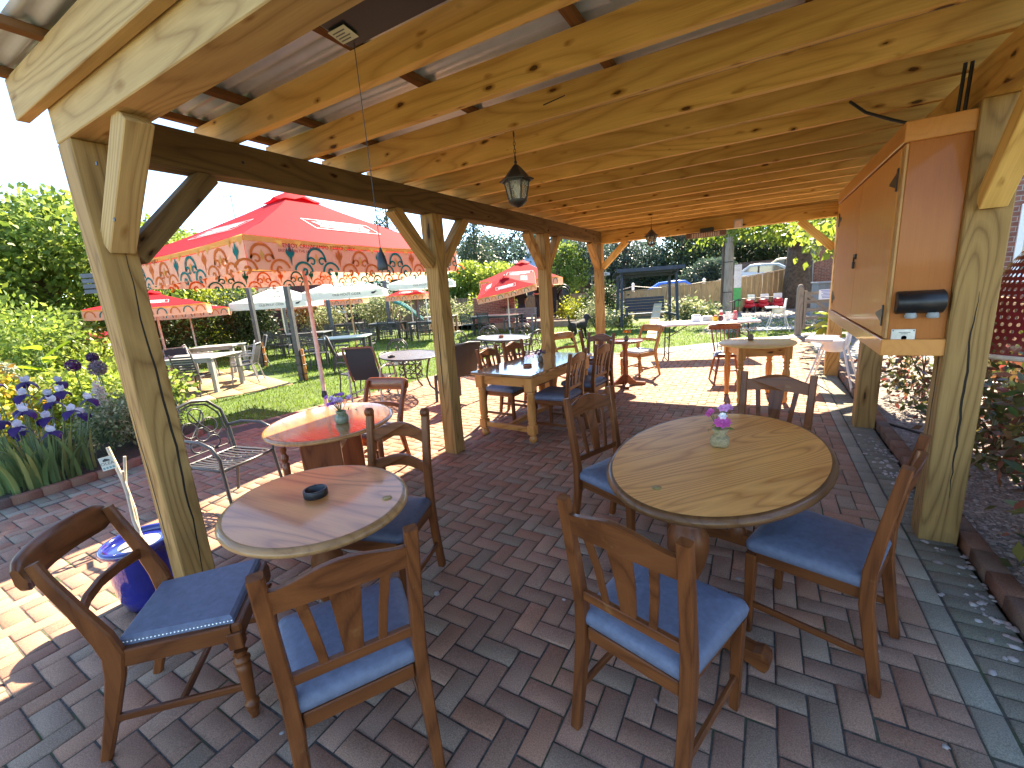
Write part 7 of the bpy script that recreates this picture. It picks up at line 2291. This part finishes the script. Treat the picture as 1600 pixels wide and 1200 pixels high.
def person(label, loc, rz, H=1.76, arms=None, cap=False, beard=False, lean=0.0, trousers=NVY):
    k = H / 1.76
    t = thing('person', label, 'person', loc, rz, None, k)
    # joints: pelvis chest neck head, arms, legs (front is +y)
    pel, wst, chs, nck, hd = (0, 0, .95), (0, .01 + lean * .2, 1.10), (0, .01 + lean * .6, 1.33), (0, .01 + lean, 1.50), (0, .035 + lean * 1.2, 1.63)
    arms = arms or [((.2, .01, 1.42), (.25, .0, 1.14), (.24, .10, .90), (.235, .14, .82)), ((-.2, .01, 1.42), (-.25, .0, 1.14), (-.24, .10, .90), (-.235, .14, .82))]
    V = [pel, wst, chs, nck, (0, .02 + lean * 1.1, 1.56), hd, (0, .03 + lean * 1.2, 1.71)]
    Rd = [.13, .12, .135, .055, .062, .082, .06]
    E_ = [(0, 1), (1, 2), (2, 3), (3, 4), (4, 5), (5, 6)]
    for s, A in zip((1, -1), arms):
        o = len(V); V += [tuple(a) for a in A]; Rd += [.058, .043, .032, .030]
        E_ += [(2, o), (o, o + 1), (o + 1, o + 2), (o + 2, o + 3)]
        w, h = Vector(A[2]), Vector(A[3]); d = (h - w).normalized(); sd = d.cross(Vector((1, 0, 0))).normalized()
        for f in range(4):
            q = len(V); p0 = h + sd * (.024 - .016 * f); ln = (.07, .078, .074, .058)[f]
            V += [tuple(p0 + d * ln * .5), tuple(p0 + d * ln * .9 + Vector((0, -.012, -.01)))]; Rd += [.010, .008]
            E_ += [(o + 3, q), (q, q + 1)]
        q = len(V); V += [tuple(w.lerp(h, .7) + sd * .04), tuple(w.lerp(h, .9) + sd * .055 + d * .02)]; Rd += [.011, .009]; E_ += [(o + 3, q), (q, q + 1)]
    for s in (1, -1):
        o = len(V); V += [(s * .09, 0, .88), (s * .10, .02, .50), (s * .105, -.01, .10), (s * .11, .12, .035)]; Rd += [.085, .058, .040, .035]
        E_ += [(0, o), (o, o + 1), (o + 1, o + 2), (o + 2, o + 3)]
    b = skinned('body', V, E_, Rd, SKIN, t)
    # face: nose, ears, eyes, mouth
    hx, hy_, hz_ = hd
    m = MB(); m.loft([[(-.012, hy_ + .075, hz_ - .02), (.012, hy_ + .075, hz_ - .02), (0, hy_ + .10, hz_ - .022)], [(-.006, hy_ + .078, hz_ + .03), (.006, hy_ + .078, hz_ + .03), (0, hy_ + .085, hz_ + .03)]]); m.sphere((.082, hy_ - .005, hz_), .024, 8, 6, 1.4, .5); m.sphere((-.082, hy_ - .005, hz_), .024, 8, 6, 1.4, .5); m.build('face_feature', SKIN, t)
    m = MB(); m.sphere((.03, hy_ + .072, hz_ + .02), .010, 8, 5); m.sphere((-.03, hy_ + .072, hz_ + .02), .010, 8, 5); m.build('eye', HAIR, t)
    V = [(0, 0, .86), wst, chs, (0, .01 + lean * .85, 1.46)]; Rd = [.165, .15, .165, .095]; E_ = [(0, 1), (1, 2), (2, 3)]
    for A in arms:
        o = len(V); a, e = Vector(A[0]), Vector(A[1]); V += [tuple(a), tuple(a.lerp(e, .75))]; Rd += [.075, .064]; E_ += [(2, o), (o, o + 1)]
    skinned('shirt', V, E_, Rd, BLK, t)
    V = [(0, 0, 1.10), (0, 0, .93)]; Rd = [.142, .15]; E_ = [(0, 1)]
    for s in (1, -1):
        o = len(V); V += [(s * .09, 0, .86), (s * .10, .02, .50), (s * .105, -.004, .02)]; Rd += [.105, .078, .066]; E_ += [(1, o), (o, o + 1), (o + 1, o + 2)]
    skinned('trousers', V, E_, Rd, trousers, t)
    for s in (1, -1):
        m = MB(); m.loft([[(s * .108 + w * math.cos(R(a)), y + .02 * math.sin(R(a)) * 0, .0 + h * (math.sin(R(a)) if a <= 180 else 0)) for a in (0, 45, 90, 135, 180, 270)] for y, w, h in ((-.09, .03, .06), (-.05, .045, .09), (.05, .045, .075), (.13, .045, .05), (.175, .025, .03))], smooth=True); m.build('shoe', M_black, t)
    m = MB()
    m.lathe([(.088, -.01), (.092, .03), (.082, .07), (.055, .098), (.0001, .108)], 16, (0, hy_ - .012, hz_ + .02))
    m.build('hair', HAIR, t)
    if cap:
        m = MB(); m.lathe([(.097, 0), (.098, .03), (.085, .075), (.05, .10), (.0001, .108)], 16, (0, hy_ - .008, hz_ + .035)); m.prism([(-.075, 0), (.075, 0), (.06, .07), (0, .09), (-.06, .07)], hz_ + .034, hz_ + .044, 'XY')
        for i in range(len(m.v) - 20, len(m.v)): pass
        m.build('cap', M_black, t)
    if beard:
        m = MB(); m.loft([[(w * math.cos(R(a)), hy_ + .035 + d * math.sin(R(a)), z) for a in range(0, 181, 20)] for z, w, d in ((hz_ - .02, .074, .045), (hz_ - .06, .066, .055), (hz_ - .085, .03, .045))], closed=False, smooth=True, caps=False); m.build('beard', plain('brown beard', (.09, .05, .03)), t)
    return t
person('person in black with back turned at the barbecue, head under the parasol', (-9.15, 16.75, 0), R(40), 1.74, [((.2, .01, 1.42), (.25, .06, 1.16), (.14, .24, 1.06), (.09, .29, 1.05)), ((-.2, .01, 1.42), (-.25, .06, 1.16), (-.14, .24, 1.06), (-.09, .29, 1.05))])
person('bearded person in black wearing a cap, arms folded, partly behind the third post', (-9.3, 18.7, .18), R(150), 1.78, [((.2, .01, 1.42), (.26, .02, 1.17), (.10, .2, 1.14), (.03, .22, 1.13)), ((-.2, .01, 1.42), (-.26, .02, 1.17), (-.12, .21, 1.16), (-.05, .23, 1.18))], True, True)
person('person in black just right of the third post holding a can, facing the barbecue', (-8.38, 18.4, .18), R(70), 1.72, [((.2, .01, 1.42), (.25, .08, 1.16), (.22, .28, 1.06), (.21, .34, 1.06)), ((-.2, .01, 1.42), (-.25, .0, 1.14), (-.24, .12, .92), (-.235, .16, .84))])
FUR = plain('black fur', (.014, .013, .013), rough=.85, var=.4, scale=40)
t = thing('dog', 'black dog with a grey rump walking on the grass past the variegated bush', 'dog', (-4.7, 12.0, 0), R(-15))
V = [(0, -.32, .50), (0, -.1, .49), (0, .14, .48), (0, .30, .52), (0, .38, .60), (0, .46, .685), (0, .61, .635),
     (0, -.40, .56), (.01, -.46, .68), (.02, -.47, .80),
     (.085, -.30, .40), (.09, -.24, .28), (.09, -.40, .17), (.09, -.37, .03), (.09, -.32, .02),
     (-.085, -.30, .40), (-.09, -.18, .28), (-.09, -.26, .17), (-.09, -.20, .03), (-.09, -.15, .02),
     (.08, .20, .36), (.085, .24, .20), (.085, .26, .03), (.085, .31, .02), (-.08, .22, .36), (-.085, .30, .20), (-.085, .38, .04), (-.085, .43, .03), (.05, .43, .76), (-.05, .43, .76)]
E_ = [(0, 1), (1, 2), (2, 3), (3, 4), (4, 5), (5, 6), (0, 7), (7, 8), (8, 9), (0, 10), (10, 11), (11, 12), (12, 13), (13, 14), (0, 15), (15, 16), (16, 17), (17, 18), (18, 19), (2, 20), (20, 21), (21, 22), (22, 23), (2, 24), (24, 25), (25, 26), (26, 27), (5, 28), (5, 29)]
Rd = [.115, .095, .14, .115, .075, .080, .042, .035, .028, .015, .075, .05, .028, .024, .022, .075, .05, .028, .024, .022, .06, .036, .026, .024, .06, .036, .026, .024, .022, .022]
skinned('body', V, E_, Rd, FUR, t, 1)
for s in (-1, 1):
    m = MB(); m.loft([[(s * .045, .43, .745), (s * .075, .44, .735), (s * .07, .45, .74)], [(s * .085, .45, .69), (s * .105, .46, .68), (s * .095, .475, .69)], [(s * .095, .47, .625), (s * .10, .475, .622), (s * .097, .48, .625)]], smooth=True); m.build('ear', FUR, t)
m = MB(); m.sphere((0, .632, .645), .020, 8, 6); m.build('nose', M_black, t)

# ---------------------------------------------------------------- cars beyond the fence
def car(label, loc, rz, paint, glassm, L_=4.3, H=1.48):
    t = thing('parked_car', label, 'car', loc, rz)
    prof = [(-L_ / 2, .45), (-L_ / 2 + .05, .72), (-L_ / 2 + .25, .92), (-L_ / 2 + .55, 1.02), (-L_ * .22, H - .06), (-.1, H), (.35, H - .03), (L_ * .23, 1.0), (L_ / 2 - .35, .86), (L_ / 2 - .05, .68), (L_ / 2, .42), (L_ / 2 - .05, .26), (-L_ / 2 + .05, .26)]
    m = MB(); secs = []
    for y, ins in ((-.86, .06), (-.84, .0), (-.5, 0), (.5, 0), (.84, 0), (.86, .06)):
        row = []
        for x, z in prof:
            tum = max(0, (z - .95)) * .32
            yy = (abs(y) - tum) * (1 if y > 0 else -1)
            row.append((x * (1 - ins * .3), yy, z + (-.02 if ins and z > .3 else 0) + (.03 if abs(y) == .5 and z > .6 else 0)))
        secs.append(row)
    m.loft(secs, smooth=True); m.build('body', paint, t)
    for s in (-1, 1):
        m = MB(); q = [(-L_ * .22 + .12, H - .14), (.30, H - .12), (L_ * .21 - .12, 1.02), (-L_ / 2 + .75, 1.02)]
        m.prism(q, s * .74, s * .80, 'XZ'); o = m.build('side_window', glassm, t)
        m = MB(); m.box(-.1, -.02, s * .79, s * .812, 1.0, H - .1, .004); m.build('door_pillar', M_black, t)
        m = MB(); m.box(.72, .86, s * .84, s * 1.0, .93, 1.07, .03); m.build('wing_mirror', paint, t)
        for x in (-L_ * .30, L_ * .31):
            m = MB(); m.M = Matrix.Translation((x, s * .76, .31)) @ Matrix.Rotation(PI / 2, 4, 'X'); m.lathe([(.20, -.1), (.30, -.1), (.31, -.06), (.31, .06), (.30, .1), (.20, .1)], 24); w = m.build('wheel', M_black, t)
            m = MB(); m.M = Matrix.Translation((x, s * .76, .31)) @ Matrix.Rotation(PI / 2, 4, 'X'); m.lathe([(.0001, -.105), (.2, -.10), (.2, .10), (.0001, .105)], 20); m.build('rim', M_steel, w)
        m = MB(); m.box(L_ / 2 - .22, L_ / 2 - .02, s * .52, s * .80, .60, .72, .03); m.build('headlight', plain('lamp lens', (.7, .55, .50)), t)
    m = MB(); m.add([(.40, -.6, H - .035), (.40, .6, H - .035), (L_ * .225, .66, 1.03), (L_ * .225, -.66, 1.03)], [(0, 1, 2, 3)]); 
    for i in range(4): x, y, z = m.v[i]; m.v[i] = (x + .012, y, z + .045)
    m.build('windscreen', glassm, t)
    return t
CG = plain('car glass', (.10, .13, .14), rough=.05, var=.05, spec=1.0)
car('silver-blue car glinting in the sun behind the board fence, nearest the big trunk', (-.35, 27.0, .58), R(180), plain('silver blue paint', (.55, .62, .66), rough=.2, metal=.3, coat=1.0, var=.03), CG)
car('pale yellow-white car parked behind the silver-blue one', (.9, 30.2, .85), R(180), plain('cream paint', (.66, .58, .40), rough=.25, coat=1.0, var=.03), CG)
car('bright blue car behind the swing seat roof and the board fence', (-4.0, 24.6, .03), R(14), plain('bright blue paint', (.02, .13, .62), rough=.2, coat=1.0, var=.03), CG)
sheet('car_park', [(-30, 23.6), (-6, 22.2), (1, 23.8), (30, 22), (30, 60), (-30, 60)], -.02, plain('car park surface', (.20, .19, .18), rough=.9, var=.25, scale=1.5))
tag(MB().box(-2.2, 16, 0, 9, -.1, .56, .05).build('raised_parking', plain('car park surface', (.20, .19, .18)), None, (-.9, 25.2, 0), (0, 0, R(3))), kind='structure')
tag(MB().box(-2.2, 16, 0, 9, -.1, .83, .05).build('upper_parking', plain('car park surface', (.20, .19, .18)), None, (-.9, 29.0, 0), (0, 0, R(3))), kind='structure')
prev = None
for i, (x, y, lab) in enumerate([(-7.6, 22.6, 'white bollard linked by rope, beside the barn end'), (-5.75, 22.4, 'white bollard linked by rope, left of the blue car'), (-2.45, 22.4, 'white bollard linked by rope, between blue car and telegraph pole')]):
    t = thing('rope_bollard', lab, 'bollard', (x, y, 0), 0, 'white bollards beyond the fence')
    m = MB(); m.box(-.06, .06, -.06, .06, 0, 1.45, .01); m.build('post', WFR, t)
    m = MB(); m.lathe([(.085, 1.45), (.085, 1.48), (.05, 1.52), (.0001, 1.55)], 12); m.build('cap', WFR, t)
for (a, b, lab) in (((-7.6, 22.6), (-5.75, 22.4), 'pale rope between the two left-hand white bollards'), ((-5.75, 22.4), (-2.45, 22.4), 'pale rope across behind the swing seat between white bollards'), ((-2.45, 22.4), (-.6, 22.9), 'pale rope from the right-hand white bollard to the telegraph pole side')):
    m = MB(); m.tube([(a[0] + (b[0] - a[0]) * q, a[1] + (b[1] - a[1]) * q, 1.38 - .16 * math.sin(PI * q)) for q in np.linspace(0, 1, 9)], .014, 6)
    tag(m.build('rope', plain('pale rope', (.55, .52, .45))), lab, 'rope')

# ---------------------------------------------------------------- houses
bn = thing('barn', 'dark weatherboarded barn with a pale blue-grey roof beyond the fence', 'barn', (-14.8, 38.5, 0), R(16))
m = MB(); m.box(-5, 5.6, 0, 7, 0, 3.15); m.build('wall', plain('black weatherboard', (.035, .032, .03), rough=.8, var=.3, scale=4), bn)
m = MB(); m.prism([(-.45, 3.05), (3.5, 6.0), (7.45, 3.05), (7.45, 3.2), (3.5, 6.2), (-.45, 3.2)], -5.4, 6.0, 'YZ'); m.build('roof', plain('pale slate roof', (.36, .44, .48), rough=.55, var=.1, scale=3), bn)
for x in (-3.6, -1.6, .6, 2.8, 4.6): window(bn, x - .35, x + .35, 1.3, 2.5, 0.0)
m = MB(); m.box(3.3, 4.1, -.04, .05, 0, 2.1); m.build('door', WFR, bn)
fence('dark board fence in front of the barn', [(-15, 30, 1.75), (-6.6, 32, 1.75)], None, .15, (.10, .075, .055))
t = parasol('small off-white parasol far off in front of the barn', (-10.6, 30.0, 0), R(20), 1.2, 2.75, 2.3, .15, 'white', GW, detail=False, polemat=WPOLE, text=False)
hs = thing('brick_house', 'dark red brick house behind the parasols on the left with a television aerial', 'house', (-25.5, 15.5, 0), R(55))
m = MB(); m.box(-4.5, 6, 0, 6, 0, 3.9); m.build('wall', BRKD, hs)
m = MB(); m.prism([(-.5, 3.8), (3, 5.3), (6.5, 3.8)], -4.8, 6.3, 'YZ'); rf_ = m.build('roof', TILE, hs)
m = MB(); m.tube([(-1.2, 2.2, 4.8), (-1.2, 2.2, 8.35)], .025, 6); m.tube([(-1.2 - .65, 2.2, 8.25), (-1.2 + .9, 2.2, 8.25)], .015, 5)
for i in range(9): m.tube([(-1.2 - .35 + .14 * i, 2.0, 8.25), (-1.2 - .35 + .14 * i, 2.4, 8.25)], .010, 4); 
for dz in (-.45, -.25, .25, .45): m.tube([(-1.2 - .6, 2.2 - .2, 8.25 + dz * .6), (-1.2 - .6, 2.2 + .2, 8.25 + dz * .6)], .012, 4)
m.tube([(-1.8, 2.2, 7.95), (-1.8, 2.2, 8.55)], .012, 4); m.build('aerial', plain('aerial grey', (.16, .16, .17), rough=.5), hs)
m = MB(); m.prism([(-2.2, 2.2), (-.02, 3.1), (-.02, 3.2), (-2.35, 2.25)], -4.6, .2, 'YZ'); m.build('lean_to_roof', TILE, hs)
m = MB(); m.box(-4.4, 0, -2.0, -.02, 0, 2.25); m.build('lean_to_wall', BRKD, hs)
for x in (1.6, 4.0): window(hs, x - .5, x + .5, 1.0, 2.2, 0.0)
h2 = thing('cottage', 'low cottage with a pale sunlit roof between the trees behind the telegraph pole', 'house', (-2.0, 47, 0), R(5))
m = MB(); m.box(-4, 4, 0, 6, 0, 2.6); m.build('wall', plain('cream render', (.42, .38, .30), rough=.8), h2)
m = MB(); m.prism([(-.4, 2.5), (3, 5.0), (6.4, 2.5)], -4.4, 4.4, 'YZ'); m.build('roof', plain('pale buff roof', (.34, .29, .22), rough=.7, var=.2, scale=5), h2)
window(h2, -1.5, -.3, 1.0, 2.0, 0.0)
fence('grey board fence behind the parked cars', [(-3.0, 33.6, 2.3), (3.5, 34.2, 2.4)], None, .15, (.16, .13, .12))
h3 = thing('brick_house', 'red brick house partly hidden behind the big trunk', 'house', (2.1, 27.5, 0), R(-6))
m = MB(); m.box(0, 8, 0, 6, 0, 4.8); m.build('wall', BRK, h3)
m = MB(); m.prism([(-.4, 4.7), (3, 7.0), (6.4, 4.7)], -.4, 8.4, 'YZ'); m.build('roof', TILE, h3)
window(h3, 1.2, 2.6, 1.0, 2.2, 0.0)
m = MB(); m.box(-.06, .06, -.10, -.02, 0, 4.7, .02); m.build('downpipe', plain('grey pipe', (.25, .25, .25)), h3)
t = thing('slide', 'teal plastic slide on a frame beside the small red parasol', 'slide', (-14.0, 15.2, 0), R(-60))
m = MB()
secs = []
for i in range(9):
    u = i / 8; y, z = -.9 + 1.9 * u, 1.45 - 1.25 * u + .1 * math.sin(2 * PI * u)
    secs.append([(-.24, y, z + .12), (-.22, y, z), (.22, y, z), (.24, y, z + .12), (.26, y, z + .12), (.24, y, z - .02), (-.24, y, z - .02), (-.26, y, z + .12)])
m.loft(secs, smooth=True); m.build('chute', plain('teal plastic', (.03, .25, .22), rough=.35), t)
m = MB()
for s in (-1, 1): m.tube([(s * .24, -.9, 1.5), (s * .3, -1.3, 0)], .025, 8); m.tube([(s * .24, -.85, 1.5), (s * .26, -.6, 0)], .025, 8)
m.build('ladder', TEAK, t)
SUN_E, SKY_E, EXPO = 2.0, .056, 3.8
# ---------------------------------------------------------------- camera, light, sky
cam = bpy.data.cameras.new('camera')
cam.sensor_width = 36
cam.lens = 671 / 1600 * 36
cam.clip_start = .05
cam.clip_end = 2000
co = bpy.data.objects.new('camera', cam)
COL.objects.link(co)
yaw, pitch_, roll = R(-30.63), R(12.27), R(4.06)
f = Vector((math.sin(yaw) * math.cos(pitch_), math.cos(yaw) * math.cos(pitch_), -math.sin(pitch_)))
r0 = Vector((math.cos(yaw), -math.sin(yaw), 0))
d0 = f.cross(r0)
c_, s_ = math.cos(roll), math.sin(roll)
rr, dd = c_ * r0 + s_ * d0, -s_ * r0 + c_ * d0
Mx = Matrix((rr, -dd, -f)).transposed().to_4x4()
Mx.translation = Vector((0, 0, 1.6))
co.matrix_world = Mx
SC.camera = co

SUN_AZ = R(-5.4)      # from +Y towards -X
SUN_EL = R(43.2)
sd = bpy.data.lights.new('sun', 'SUN')
sd.energy = SUN_E
sd.angle = R(.53)
sd.color = (1, .93, .82)
so = bpy.data.objects.new('sun', sd)
COL.objects.link(so)
sv = Vector((math.sin(SUN_AZ) * math.cos(SUN_EL), math.cos(SUN_AZ) * math.cos(SUN_EL), math.sin(SUN_EL)))
so.rotation_euler = sv.to_track_quat('Z', 'Y').to_euler()
w = bpy.data.worlds.new('World')
SC.world = w
w.use_nodes = True
wn = w.node_tree
bgn = wn.nodes['Background']
sk = wn.nodes.new('ShaderNodeTexSky')
sk.sky_type = 'NISHITA'
sk.sun_disc = False
sk.sun_elevation = SUN_EL
sk.sun_rotation = SUN_AZ
sk.air_density = 1.0
sk.altitude = 2000
sk.dust_density = .0
sk.ozone_density = 5.0
wn.links.new(sk.outputs[0], bgn.inputs[0])
bgn.inputs[1].default_value = SKY_E
SC.view_settings.view_transform = 'Standard'
SC.view_settings.look = 'None'
SC.view_settings.gamma = 1
SC.view_settings.exposure = EXPO
# the camera's white balance, set for the open shade
SC.view_settings.use_white_balance = True
SC.view_settings.white_balance_temperature = 7800
SC.view_settings.white_balance_tint = 10
SC.cycles.max_bounces = 12
SC.cycles.transparent_max_bounces = 12
SC.cycles.use_denoising = True
SC.cycles.sample_clamp_indirect = 10
bpy.context.view_layer.update()
